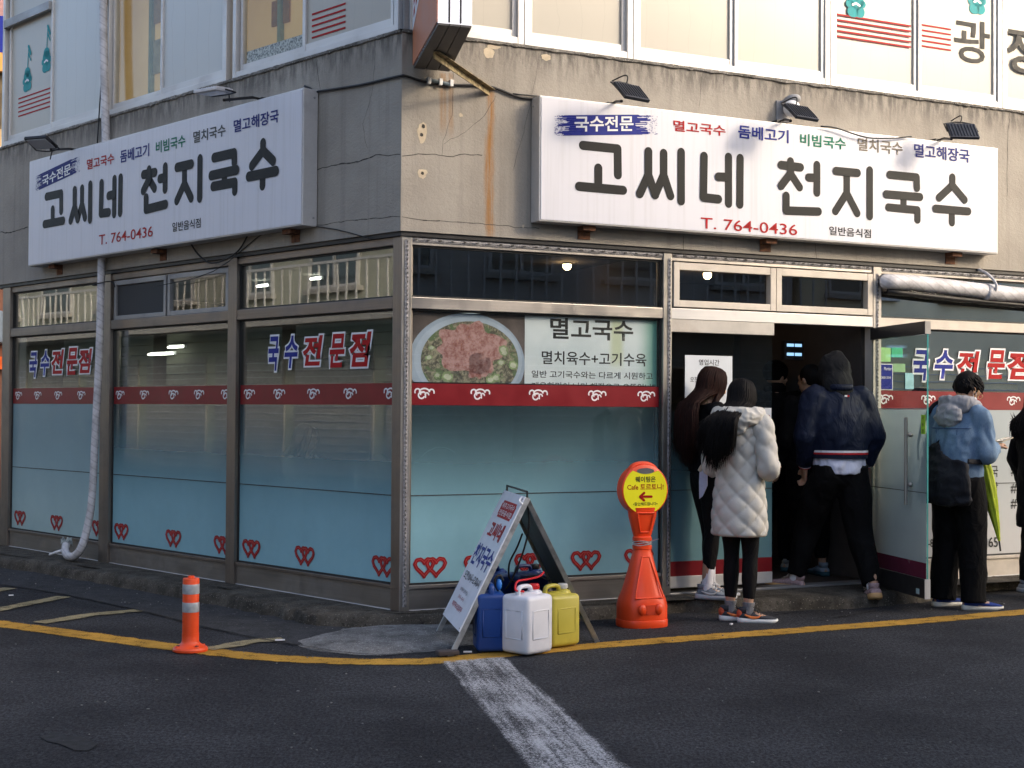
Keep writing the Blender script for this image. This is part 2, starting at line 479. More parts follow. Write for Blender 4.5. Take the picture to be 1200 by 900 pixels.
TEALV = simple('teal_vinyl', (.02, .30, .32), .5, 0, .08, 20, 0, spec=.15)

# ================================================================== GROUND
FAR = 160
def sheet(name, pts, z, mat, kind='structure'):
    bm = B(); poly(bm, [(p[0], p[1], z) for p in pts])
    o = mk(name, bm, mat); tag(o, kind=kind); return o
bm = B(); poly(bm, [(-FAR, -FAR, 0), (FAR, -FAR, 0), (FAR, FAR, 0), (-FAR, FAR, 0)])
tag(mk('road', bm, ASPH), kind='structure')

def ragged(pts, hw, amp, step=.035, seed=0):
    """ribbon outline along a path with uneven edges"""
    P = []
    for a, b in zip(pts, pts[1:]):
        k = max(1, int((b - a).length / step))
        P += [a.lerp(b, i / k) for i in range(k)]
    P.append(pts[-1]); L, Rr = [], []
    for i, p in enumerate(P):
        t = (P[min(i + 1, len(P) - 1)] - P[max(i - 1, 0)]).normalized(); q = Vector((-t.y, t.x, 0))
        n1 = noise.noise(p * 9 + Vector((seed, 0, 0))) * amp + noise.noise(p * 40) * amp * .6
        n2 = noise.noise(p * 9 + Vector((seed, 7, 0))) * amp + noise.noise(p * 41 + Vector((3, 3, 3))) * amp * .6
        L.append(p + q * (hw + n1)); Rr.append(p - q * (hw + n2))
    return L, Rr
def ribbon(name, px, hw, mat, z, amp=.012, smooth=True, seed=0):
    pts = [ground(*p) for p in px]
    if smooth: pts = catmull(pts, 6)
    L, Rr = ragged(pts, hw, amp, seed=seed); bm = B()
    l = [bm.verts.new((v.x, v.y, z)) for v in L]; r = [bm.verts.new((v.x, v.y, z)) for v in Rr]
    uv = bm.loops.layers.uv.new('UVMap')
    for i in range(len(l) - 1):
        f = bm.faces.new((l[i], l[i + 1], r[i + 1], r[i]))
        for lp, u in zip(f.loops, (0, 0, 1, 1)): lp[uv].uv = (u, 0)
    o = mk(name, bm, mat); tag(o, kind='structure'); return o
def blob(name, px, mat, z, amp=.05, seed=0, step=.06, kind='structure'):
    pts = [ground(*p) for p in px]; pts.append(pts[0]); P = []
    for a, b in zip(pts, pts[1:]):
        k = max(1, int((b - a).length / step)); P += [a.lerp(b, i / k) for i in range(k)]
    c = sum(P, Vector()) / len(P)
    bm = B(); vs = [bm.verts.new((p.x + noise.noise(p * 5 + Vector((seed, 0, 0))) * amp, p.y + noise.noise(p * 5 + Vector((0, seed, 9))) * amp, z)) for p in P]
    f = bm.faces.new(vs); bmesh.ops.triangulate(bm, faces=[f])
    o = mk(name, bm, mat); tag(o, kind=kind); return o
blob('gutter_strip', [(-140, 663), (-60, 672), (0, 685), (75, 697), (165, 716), (240, 735), (300, 748), (345, 756), (400, 757), (410, 728), (385, 728), (300, 712), (62, 668), (-60, 650), (-140, 640)], GUTTER, .004, .03)
def mound(name, px, mat, rise, lean, seed):
    pts = [ground(*p) for p in px]; pts = catmull(pts + [pts[0]], 5)[:-1]; P = []
    for i, a in enumerate(pts):
        b = pts[(i + 1) % len(pts)]; k = max(1, int((b - a).length / .04)); P += [a.lerp(b, j / k) for j in range(k)]
    c = sum(P, Vector()) / len(P) + Vector(lean); bm = B(); rings = []
    for f_ in (1, .95, .88, .78, .64, .48, .3, .12):
        ring = []
        for p in P:
            q = c + (p - c) * f_; e = noise.noise(q * 5 + Vector((seed, 0, 0))) * .04 * f_ + noise.noise(q * 19) * .015 * f_
            q = q + (p - c).normalized() * e; ring.append(bm.verts.new((q.x, q.y, .001 + rise * (1 - f_ ** 2.2) + (.006 * noise.noise(q * 7) + .003 * noise.noise(q * 25)) * (1 if f_ < .97 else 0))))
        rings.append(ring)
    for a, b in zip(rings, rings[1:]):
        for j in range(len(a)): bm.faces.new((a[j], a[(j + 1) % len(a)], b[(j + 1) % len(a)], b[j]))
    bm.faces.new(rings[-1]); o = mk(name, bm, mat, None, None, True); tag(o, kind='structure'); return o
mound('pavement_patch', [(345, 752), (400, 738), (450, 734), (520, 734), (600, 734), (612, 741), (590, 752), (545, 757), (500, 764), (430, 768), (370, 763)], PATCH, .045, (0, .12, 0), 3)
ribbon('yellow_road_line', [(-160, 717), (-60, 724), (0, 731.5), (100, 745), (200, 758.5), (300, 770), (400, 775.5), (480, 776), (520, 774), (600, 766), (720, 755.5), (830, 747), (950, 738), (1080, 728), (1200, 717.5), (1330, 706)], .11, YELLOW, .004)
ribbon('hatch_line', [(-30, 721), (40, 707), (75, 700)], .075, FADED, .008, .02, False, 1)
ribbon('hatch_line', [(45, 731), (110, 721), (165, 716)], .075, FADED, .008, .02, False, 2)
ribbon('hatch_line', [(243, 762), (300, 752), (332, 750)], .075, FADED, .008, .02, False, 3)
ribbon('hatch_line', [(-80, 702), (-20, 696), (12, 690)], .075, FADED, .008, .02, False, 4)
# broad worn white stripe running towards the camera
a0, a1, b0, b1 = ground(517, 777), ground(592, 771), ground(690, 990), ground(850, 1000)
bm = B(); N = 260; l, r = [], []
for i in range(N + 1):
    t = i / N; p = a0.lerp(b0, t); q = a1.lerp(b1, t)
    l.append(bm.verts.new((p.x + noise.noise(p * 7) * .012 + noise.noise(p * 60) * .003 - .02, p.y, .008)))
    r.append(bm.verts.new((q.x + noise.noise(q * 7) * .012 + noise.noise(q * 60) * .003 + .02, q.y, .008)))
uv = bm.loops.layers.uv.new('UVMap')
for i in range(N):
    f = bm.faces.new((l[i], l[i + 1], r[i + 1], r[i]))
    for lp, u in zip(f.loops, (0, 0, 1, 1)): lp[uv].uv = (u, 0)
tag(mk('white_road_line', bm, WHITEP), kind='structure')
m_oil = simple('oil_stain', (.006, .006, .0065), .75, 0, .2, 20, .5, 200, .004)
blob('oil_stain', [(44, 864), (60, 859), (76, 863), (98, 865), (114, 872), (104, 881), (86, 880), (70, 873), (56, 870)], m_oil, .004, .02, 5, .02)
# crumbs and cigarette ends in the gutter
bm = B(); rnd = random.Random(4)
for k in range(420):
    p = ground(rnd.uniform(-20, 1230), rnd.uniform(700, 900))
    if k % 2: 
        q = FR.pt(rnd.uniform(-1.5, 5), -rnd.uniform(.25, 1.0), 0) if k % 4 == 1 else FL.pt(-rnd.uniform(0, 5.5), -rnd.uniform(.35, .9), 0); p = q
    s = rnd.uniform(.002, .007)
    bmesh.ops.create_icosphere(bm, subdivisions=1, radius=s, matrix=Matrix.Translation((p.x, p.y, .006 + s * .3)) @ Matrix.Rotation(rnd.uniform(0, 3), 4, 'Z') @ Matrix.Diagonal((1, rnd.uniform(.5, 1.6), .6, 1)))
tag(mk('road_grit', bm, simple('grit', (.16, .16, .155), .9, 0, .5, 30, 0)), kind='stuff')
for k, (px_, py_, le, an, lab) in enumerate([(328, 753, .06, .2, 'white cigarette end beside the pale pavement patch'), (13, 700, .035, .5, 'scrap of white paper on the asphalt by the far left edge'), (857, 734, .03, 1, 'small white litter scrap under the orange and black sneakers'), (548, 767, .05, .1, 'white litter scrap at the edge of the pale patch near the sign leg')]):
    p = ground(px_, py_); bm = B(); box(bm, -le / 2, le / 2, -.006, .006, 0, .008)
    tag(mk('litter_scrap', bm, WHITEV, None, Matrix.Translation((p.x, p.y, .0125)) @ Matrix.Rotation(an, 4, 'Z')), lab, 'litter')

CRKG = simple('asphalt_crack', (.008, .008, .008), .95, 0, .2, 40, 0)
for px_, hw_, sd in (([(-40, 680), (0, 686), (75, 698), (165, 717), (240, 736), (300, 749), (345, 757)], .006, 31), ([(345, 757), (400, 766), (450, 769), (505, 764), (548, 757)], .006, 32), ([(905, 722), (950, 716), (975, 724), (1010, 719), (1050, 712), (1062, 716)], .006, 33), ([(960, 728), (1000, 722), (1030, 726)], .004, 34), ([(1060, 716), (1090, 722), (1120, 724)], .005, 35), ([(790, 728), (840, 722), (900, 718)], .005, 36)):
    ribbon('asphalt_crack', px_, hw_, CRKG, .012, .010, True, sd)
# kerb apron: uneven concrete step between the road and the building
kp = [ground(*p) for p in [(-260, 634), (-60, 657), (62, 675), (170, 694), (300, 719), (345, 729), (385, 734), (470, 737), (560, 735), (690, 727), (782, 719)]] + [ground(845, 718, .0), ground(900, 716, .0), ground(1000, 713), ground(1075, 706), ground(1150, 694), ground(1210, 688), ground(1330, 678), ground(1500, 665)]
kp = catmull(kp, 10)
TOPZ = .10
bm = B(); rows = []
NK = len(kp)
for i, p in enumerate(kp):
    t = (kp[min(i + 1, NK - 1)] - kp[max(i - 1, 0)]).normalized(); inw = Vector((-t.y, t.x, 0))
    nz = noise.noise(p * 2.2); n2 = noise.noise(p * 9); n3 = noise.noise(p * 31)
    low = 1.0
    row = []
    for (di, z) in ((-.012, -.01), (.0, .040), (.006, .072), (.020, .086), (.060, .093), (.14, .097), (.30, .100), (.55, .102)):
        q = p + inw * (di + (.040 * n2 + .022 * n3) * (1 if di < .1 else .4))
        zz = z * low + (.012 * nz + .012 * n3 + .010 * n2 if .04 < z else 0)
        if di > .2: zz = z
        row.append(bm.verts.new((q.x, q.y, zz)))
    rows.append(row)
for a, b in zip(rows, rows[1:]):
    for j in range(len(a) - 1): bm.faces.new((a[j], b[j], b[j + 1], a[j + 1]))
tag(mk('kerb', bm, KERB, smooth=True), kind='structure')
bm = B()
pf = [FL.pt(-9.5, -.05, 0), FL.pt(-9.5, -.45, 0), FL.pt(-6, -.42, 0), FL.pt(-3, -.25, 0), FL.pt(-.3, -.16, 0), Vector((-.74, 9.47, 0)), FR.pt(.3, -.14, 0), FR.pt(2, -.25, 0), FR.pt(4, -.35, 0), FR.pt(9, -.35, 0), FR.pt(9, 3, 0), FR.pt(.4, 3.2, 0), FL.pt(-9.5, 3, 0)]
poly(bm, [(p.x, p.y, .0985) for p in pf])
tag(mk('pavement', bm, KERB), kind='structure')

# ================================================================== BUILDING
bld = thing('restaurant_building', 'corner restaurant building with beige rendered band above steel framed shop windows', 'building', (CORNER[0], CORNER[1], 0))
nR, nL = -FR.y, -FL.y
bis = (nR + nL).normalized()
def arris(F, d):
    p = Vector((CORNER[0], CORNER[1], 0)) + bis * (d / bis.dot(nR))
    return (F.M.inverted() @ p).x
def S(px, py, d=0.0, F=FR): return F.at(px, py, d)
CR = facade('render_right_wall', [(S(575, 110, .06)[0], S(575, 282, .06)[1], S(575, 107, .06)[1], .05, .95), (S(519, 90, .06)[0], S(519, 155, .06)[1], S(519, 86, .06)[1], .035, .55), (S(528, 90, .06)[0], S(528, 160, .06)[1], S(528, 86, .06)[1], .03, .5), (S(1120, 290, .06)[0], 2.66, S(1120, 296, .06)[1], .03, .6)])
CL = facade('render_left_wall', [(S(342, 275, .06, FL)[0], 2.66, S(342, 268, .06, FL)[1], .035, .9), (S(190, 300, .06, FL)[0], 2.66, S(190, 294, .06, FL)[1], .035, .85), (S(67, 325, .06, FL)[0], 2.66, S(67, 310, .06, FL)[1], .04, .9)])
bm = B(); box(bm, arris(FR, .06), 7.6, -.06, .25, 2.65, 4.0)
w_r = mk('wall', bm, CR, bld, FR.M)
bm = B(); box(bm, -6.42, arris(FL, .06), -.06, .25, 2.65, 4.0)
w_l = mk('wall', bm, CL, bld, FL.M)
# black strip standing in for the shade in the gap under the band
bm = B(); box(bm, arris(FR, .045), 7.6, -.045, .2, 2.62, 2.65 - .001); mk('soffit_shade', bm, BLACKM, bld, FR.M)
bm = B(); box(bm, -6.3, arris(FL, .045), -.045, .2, 2.62, 2.65 - .001); mk('soffit_shade', bm, BLACKM, bld, FL.M)
# crumbling cement ledge under the upper windows (uneven)
def ledge(F, s0, s1, mat):
    bm = B(); n = int((s1 - s0) / .03); prev = None
    for i in range(n + 1):
        s = s0 + (s1 - s0) * i / n
        a = noise.noise(Vector((s * 6, 1, 0))); b = noise.noise(Vector((s * 23, 4, 0)))
        y = -.062 - max(0, .012 + .010 * a + .006 * b); z = 3.985 - .014 * max(0, b + .2) - .02 * max(0, a)
        r = [bm.verts.new(F.M @ Vector(v)) for v in ((s, -.058, z), (s, y, z + .006), (s, y, 4.006 + .003 * b), (s, .05, 4.01))]
        if prev:
            for j in range(3): bm.faces.new((prev[j], r[j], r[j + 1], prev[j + 1]))
        prev = r
    bm.transform(F.M.inverted())
    return mk('window_ledge', bm, mat, bld, F.M)
LEDGE = kerb_mat('crumbling_cement', (.16, .15, .13), (.36, .34, .31), .55)
ledge(FR, arris(FR, .06), 7.5, LEDGE); ledge(FL, -6.4, arris(FL, .06), LEDGE)
# left end wall and roof slab, back volume
bm = B(); box(bm, -6.40, -6.20, .25, 6.0, .0, 6.3); mk('wall', bm, CL, bld, FL.M)
bm = B(); box(bm, 6.4, 6.6, .25, 5.5, 2.0, 6.3); mk('wall', bm, CR, bld, FR.M)
for F, s0, s1, mt in ((FR, arris(FR, .06), 7.6, CR), (FL, -6.42, arris(FL, .06), CL)):
    bm = B(); box(bm, s0, s1, -.06, .25, 5.55, 7.2); mk('wall', bm, mt, bld, F.M)

bm = B(); poly(bm, [(p.x, p.y, 5.95) for p in (FL.pt(-6.3, .1, 0), FL.pt(-6.3, 6, 0), FR.pt(6.5, 6, 0), FR.pt(6.5, .1, 0), FR.pt(0, .12, 0))], (0, 0, .15)); mk('roof', bm, LEDGE, bld)
# cracks, drawn as thin raised dark lines, and bare plaster chips
CRK = simple('crack_dark', (.05, .045, .04), .95, 0, .3, 40, 0)
def crack(F, px, hw=.004, d=.0612, wob=.010, seed=0, mat=None, nm='crack'):
    pts = []
    for a, b in zip(px, px[1:]):
        (s0, z0), (s1, z1) = F.at(*a, d), F.at(*b, d)
        k = max(1, int(math.hypot(s1 - s0, z1 - z0) / .03))
        for i in range(k):
            t = i / k; s = s0 + (s1 - s0) * t; z = z0 + (z1 - z0) * t
            pts.append((s + wob * noise.noise(Vector((s * 14, z * 14, seed))), z + wob * noise.noise(Vector((s * 14, z * 14, seed + 9)))))
    s, z = F.at(*px[-1], d); pts.append((s, z))
    bm = B()
    for i, (p, q) in enumerate(zip(pts, pts[1:])):
        w0 = hw * (.5 + .9 * abs(noise.noise(Vector((i * .37, seed, 2))))) 
        dx, dz = q[0] - p[0], q[1] - p[1]; L = math.hypot(dx, dz) or 1; nx, nz = -dz / L * w0, dx / L * w0
        bm.faces.new([bm.verts.new(v) for v in ((p[0] - nx, -d, p[1] - nz), (q[0] - nx, -d, q[1] - nz), (q[0] + nx, -d, q[1] + nz), (p[0] + nx, -d, p[1] + nz))])
    return mkflat(nm, bm, mat or CRK, bld, F.M)
crack(FL, [(368, 199), (385, 196), (398, 192), (420, 190), (440, 182), (455, 182), (469, 181)], .0045, seed=1)
crack(FR, [(471, 183), (490, 181), (510, 180), (530, 184), (545, 181), (565, 182)], .004, seed=2)
crack(FR, [(519, 182), (519, 165), (530, 135), (531, 85)], .0018, seed=3)
crack(FR, [(520, 168), (545, 155), (568, 135), (581, 112)], .0018, seed=4)
crack(FL, [(345, 268), (400, 260), (440, 255), (469, 254)], .003, seed=5)
crack(FR, [(471, 254), (500, 258), (560, 262), (632, 268)], .003, seed=6)
crack(FL, [(0, 272), (10, 273), (33, 266)], .006, seed=7)
crack(FL, [(430, 175), (425, 145), (436, 110), (440, 60)], .0015, seed=8)
crack(FR, [(601, 200), (615, 150), (630, 80), (628, 60)], .0015, seed=9)
crack(FR, [(725, 105), (724, 82)], .0015, seed=10)
crack(FR, [(819, 130), (822, 90)], .0015, seed=11)
crack(FR, [(1180, 230), (1181, 160), (1183, 132)], .003, seed=12)
crack(FR, [(801, 277), (801, 302)], .003, seed=13)
crack(FR, [(955, 285), (957, 305)], .003, seed=14)
crack(FL, [(375, 105), (371, 75), (372, 70)], .003, seed=15)
PLAS = simple('bare_plaster', (.56, .47, .34), .95, 0, .12, 20, .4, 60, .004)
def chip(px, r, seed, F=FR, mat=PLAS):
    s, z = F.at(*px, .0618); bm = B(); n = 22
    bm.faces.new([bm.verts.new((s + r[0] * (1 + .45 * noise.noise(Vector((math.cos(a) * 1.7, math.sin(a) * 1.7, seed)))) * math.cos(a), -.0618, z + r[1] * (1 + .45 * noise.noise(Vector((math.cos(a) * 1.7, math.sin(a) * 1.7, seed + 5)))) * math.sin(a))) for a in [2 * math.pi * i / n for i in range(n)]])
    return mkflat('plaster_chip', bm, mat, bld, F.M)
chip((495, 155), (.035, .065), 1); chip((495, 203), (.033, .035), 2); chip((573, 62), (.042, .034), 3); chip((540, 135), (.014, .014), 4); chip((503, 94), (.05, .02), 5); chip((512, 101), (.02, .02), 6); chip((640, 67), (.035, .022), 7); chip((613, 265), (.01, .01), 8); chip((578, 55), (.05, .015), 11)
for p, r_ in (((494, 158), (.012, .012)), ((496, 148), (.012, .014)), ((495, 203), (.011, .011))):
    o = chip(p, r_, 12, mat=CRK); o.location = o.location + Vector((0, 0, 0)); o.matrix_basis = o.matrix_basis @ Matrix.Translation((0, -.001, 0)); o.name = 'anchor_hole'

# ---------------- upper windows
def panel_mat(name, col):
    m = Mt(name)
    n1 = m.noise(1.5, 4); v = m.noise(1, 6, .7, m.obj((26, 1, .5)))
    c = m.mix(n1, tuple(x * .9 for x in col), col)
    c = m.mix(m.rng(v, .62, .74, 0, .22), c, (.42, .39, .34))
    X, Y, Z = m.xyz()
    q = m.math('ABSOLUTE', m.math('SUBTRACT', m.math('FRACT', m.math('ADD', m.math('MULTIPLY', X, 5.3), m.math('MULTIPLY', m.noise(1, 5, .6, m.obj((1.2, 1, 2.2))), .8))), .5))
    c = m.mix(m.rng(q, .0, .018, .5, 0), c, (.36, .33, .29))
    return m.fin(m.bsdf(c, .3, 0, spec=.5))
PANEL = panel_mat('filmed_window_panel', (.47, .44, .38))
PANELW = panel_mat('plain_white_panel', (.58, .59, .57))
WARM = Mt('glowing_room_wall')
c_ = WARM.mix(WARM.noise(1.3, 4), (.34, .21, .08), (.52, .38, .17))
WARM = WARM.fin(WARM.bsdf(c_, .8, emit=c_, es=.17))  # wall glows by itself in place of the room's lamplight
UZ = 4.012
def upper_window(F, s0, s1, cells, zt=5.5):
    """one window frame; each cell is (from, to, material or None for clear glass)"""
    bm = B()
    box(bm, s0, s0 + .045, -.045, .06, UZ, zt, .004); box(bm, s1 - .045, s1, -.045, .06, UZ, zt, .004)
    box(bm, s0 + .0455, s1 - .0455, -.042, .06, UZ, UZ + .05, .004)
    fr = mk('upper_window', bm, ALU, bld, F.M)
    for i, (a, b, mt) in enumerate(cells):
        yo = .0 if i % 2 else .018
        bm = B()
        box(bm, a, a + .03, -.03 + yo, .0 + yo, UZ + .051, zt, .003); box(bm, b - .03, b, -.03 + yo, .0 + yo, UZ + .051, zt, .003)
        box(bm, a + .0305, b - .0305, -.028 + yo, .0 + yo, UZ + .051, UZ + .105, .003)
        mk('sash', bm, ALU, fr, F.M)
        bm = B(); box(bm, a + .031, b - .031, -.012 + yo, -.006 + yo, UZ + .106, zt)
        mk('pane', bm, mt or GLASSU, fr, F.M)
    return fr
uwin = []
upper_window(FR, .02, .875, [(.07, .83, PANEL)])
upper_window(FR, .88, 1.76, [(.925, 1.715, PANEL)])
wA = upper_window(FR, 1.765, 3.55, [(1.815, 2.66, PANEL), (2.662, 3.505, PANEL)])
wB = upper_window(FR, 3.555, 5.35, [(3.61, 4.455, PANEL), (4.458, 5.30, PANEL)])
wC = upper_window(FR, 5.355, 7.3, [(5.41, 6.3, PANEL), (6.302, 7.25, PANEL)])
wD = upper_window(FL, -6.18, -4.14, [(-6.10, -5.17, PANEL), (-5.168, -4.19, PANELW)], 5.5)
wE = upper_window(FL, -4.07, -2.14, [(-4.02, -3.17, None), (-3.168, -2.19, PANELW)])
wF = upper_window(FL, -2.05, -.02, [(-1.99, -1.14, None), (-1.138, -.09, PANEL)])
# transom of the leftmost upper window
z_t = FL.at(35, 17, 0.05)[1]
bm = B(); box(bm, -6.14, -5.17, -.056, -.02, z_t - .03, z_t + .05, .004); mk('transom_rail', bm, ALUD, wD, FL.M)
# corner pilaster between the two upper fronts and posts between frames
bm = B(); box(bm, -.018, .018, -.03, .08, UZ, 5.5); mk('corner_post', bm, ALUD, bld, FR.M)
# rooms behind the two clear upper panes
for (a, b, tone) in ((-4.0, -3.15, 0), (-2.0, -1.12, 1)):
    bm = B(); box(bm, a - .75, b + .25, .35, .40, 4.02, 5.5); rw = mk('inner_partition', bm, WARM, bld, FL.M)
    bm = B(); box(bm, a + .05, a + .09, .30, .34, 4.02, 5.5); mk('curtain_edge', bm, simple('yellow_green_curtain', (.30, .32, .16), .8), bld, FL.M)
pz = FL.at(178, 60, -.3)
bm = B(); box(bm, pz[0] - .02, pz[0] + .25, .325, .34, pz[1] - .2, pz[1] + .1); mk('poster', bm, simple('pale_poster', (.45, .36, .20), .6), bld, FL.M)
bm = B(); box(bm, pz[0] - .02, pz[0] + .3, .325, .34, pz[1] + .25, pz[1] + .6); mk('poster', bm, simple('peach_poster', (.45, .26, .10), .6), bld, FL.M)
pz = FL.at(325, 35, -.3)
bm = B(); box(bm, pz[0] - .12, pz[0] + .12, .325, .34, pz[1] + .05, pz[1] + .25); mk('poster', bm, simple('orange_poster', (.40, .18, .04), .6), bld, FL.M)
# news-print strip along the sill of the orange room
bm = B(); box(bm, -1.95, -1.17, .02, .03, 4.13, 4.22); mk('sill_paper', bm, simple('speckled_paper', (.35, .35, .35), .8, 0, .9, 60, 0), wF, FL.M)

# stripes, notes and letters on the upper panes
def stripes(par, F, a, b, d):
    (s0, z0), (s1, z1) = F.at(*a, d), F.at(*b, d)
    dz = .043
    for k in range(5):
        bm = B(); box(bm, s0, s1, -d, -d + .001, z0 - k * dz - .007, z0 - k * dz + .007); mk('red_stripe', bm, REDV, par, F.M)
stripes(wB, FR, (976.5, 16), (1067.5, 29), .006)
stripes(wB, FR, (1077, 28.5), (1114.5, 34), .016)
stripes(wD, FL, (21.5, 116), (59, 103), -.0035)
stripes(wF, FL, (365.5, 17), (405, 3), .0155)
def note(par, F, c, d, h=.30):
    """teal musical note with a rounded blob for its head"""
    s, z = F.at(*c, d); bm = B()
    stroke(bm, [(s, z + .06), (s + .02, z + h)], .008, -d, n=8)
    stroke(bm, [(s + .02, z + h), (s + .07, z + h - .08)], .016, -d - .001, n=8)
    stroke(bm, [(s + .02, z + h - .07), (s + .07, z + h - .14)], .010, -d - .001, n=8)
    for (x_, y_, r_) in ((0, 0, .07), (-.03, -.09, .045), (.035, -.085, .045), (0, .05, .05), (-.06, -.03, .03), (.06, -.02, .03)):
        stroke(bm, [(s + x_ - .01, z + y_), (s + x_ + .01, z + y_)], r_, -d, n=16)
    mkflat('teal_note', bm, TEALV, par, F.M)
    bm = B(); stroke(bm, [(s - .035, z - .035), (s, z - .02), (s + .035, z - .035)], .009, -d - .003, n=8); mkflat('note_highlight', bm, WHITEV, par, F.M)
note(wD, FL, (32, 91), -.0035); note(wD, FL, (54.5, 68), -.0035)
for px_ in (1003, 1145): note(wB, FR, (px_, 1 if px_ < 1100 else -2), .006 if px_ < 1070 else .016)
(sa, za), (sb, zb) = FR.at(1118, 20, .016), FR.at(1160, 77, .016)
text('lettering', '광', DARKV, wB, FR.M, sa, sb, zb, za, -.0165, .012)
(sa, za), (sb, zb) = FR.at(1178, 30, .0), FR.at(1222, 90, .0)
text('lettering', '장', DARKV, wC, FR.M, sa, sb, zb, za, -.0165, .012)

# ---------------- ground-floor shop fronts
def post(F, s0, s1, z0=.10, z1=2.62, mat=STEELV, y0=-.035, y1=.07, nm='post'):
    if F is FL and mat is STEELV: mat = STEELSHV
    bm = B(); box(bm, s0, s1, y0, y1, z0, z1, .004); return mk(nm, bm, mat, bld, F.M)
def rail(F, s0, s1, z0, z1, mat=STEEL, y0=-.022, y1=.05, nm='rail'):
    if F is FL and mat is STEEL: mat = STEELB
    bm = B(); box(bm, s0, s1, y0, y1, z0, z1, .003); return mk(nm, bm, mat, bld, F.M)
for a, b in ((-6.12, -5.955), (-4.127, -3.96), (-2.092, -1.973)): post(FL, a, b)
post(FL, -.071, arris(FL, .03) - .001, mat=STEELV, y0=-.03)
post(FR, arris(FR, .03) + .001, .052, y0=-.0305)
post(FR, 2.038, 2.111); post(FR, 3.995, 4.075, mat=CREAM); post(FR, 6.35, 6.45)
# glazing beads inside the post edges (dark gaskets)
GSK = simple('dark_gasket', (.02, .02, .02), .6)
def bay(F, s0, s1, top=True, railmat=STEEL, plinth=STEELD):
    rail(F, s0, s1, .245, .27, railmat, -.026, nm='sill_rail')
    rail(F, s0, s1, .105, .2445, plinth, -.012, nm='plinth_panel')
    rail(F, s0, s1, .094, .1045, ALU, -.020, nm='foot_strip')
    rail(F, s0, s1, 2.135, 2.212, railmat, -.03, nm='transom_rail')
    rail(F, s0, s1, 2.565, 2.619, railmat, -.022, nm='head_rail')
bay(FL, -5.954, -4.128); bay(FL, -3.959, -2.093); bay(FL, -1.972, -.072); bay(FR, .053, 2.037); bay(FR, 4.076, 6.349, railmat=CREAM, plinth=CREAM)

def icon(bm, s, z, y, k=1.0, hw=.0055):
    """white noodle squiggle"""
    def arc(cx, cz, r, a0, a1, n=8, rz=None):
        return [(s + k * (cx + r * math.cos(R(a0 + (a1 - a0) * i / n))), z + k * (cz + (rz or r) * math.sin(R(a0 + (a1 - a0) * i / n)))) for i in range(n + 1)]
    stroke(bm, arc(-.050, .012, .020, 200, 20), hw, y, n=8)
    stroke(bm, arc(.000, .008, .038, 165, 15, rz=.026), hw, y, n=8)
    stroke(bm, arc(.052, .010, .019, 165, -20), hw, y, n=8)
    stroke(bm, arc(-.022, -.012, .022, 60, 330, 10), hw, y, n=8)
    stroke(bm, arc(-.010, -.006, .018, 180, 0, 8), hw * .9, y, n=8)
    stroke(bm, arc(.018, -.008, .013, 190, 0, 8), hw * .9, y, n=8)
    stroke(bm, [(s + k * .008, z - k * .006), (s + k * .008, z - k * .026)], hw * .9, y, n=8)
    return bm
def heart_pair(bm, bm2, s, z, y, w=.255, h=.135):
    for cx, off in ((-.044, 0), (.044, .0)):
        pts = []
        for i in range(17):
            t = math.pi * (-1 + 2 * i / 16.0)
            x = 16 * math.sin(t) ** 3 / 17.0; yy = (13 * math.cos(t) - 5 * math.cos(2 * t) - 2 * math.cos(3 * t) - math.cos(4 * t)) / 17.0
            pts.append((s + cx * w / .255 + x * w * .285, z + (yy + .1) * h * .52))
        stroke(bm, pts, .0135, y - (0.0008 if cx > 0 else 0), n=8)
        stroke(bm2, pts, .0016, y - .0022 - (0.0008 if cx > 0 else 0), n=6)
HEART = simple('dark_red_heart_vinyl', (.33, .008, .012), .4, 0, .08, 20, 0)
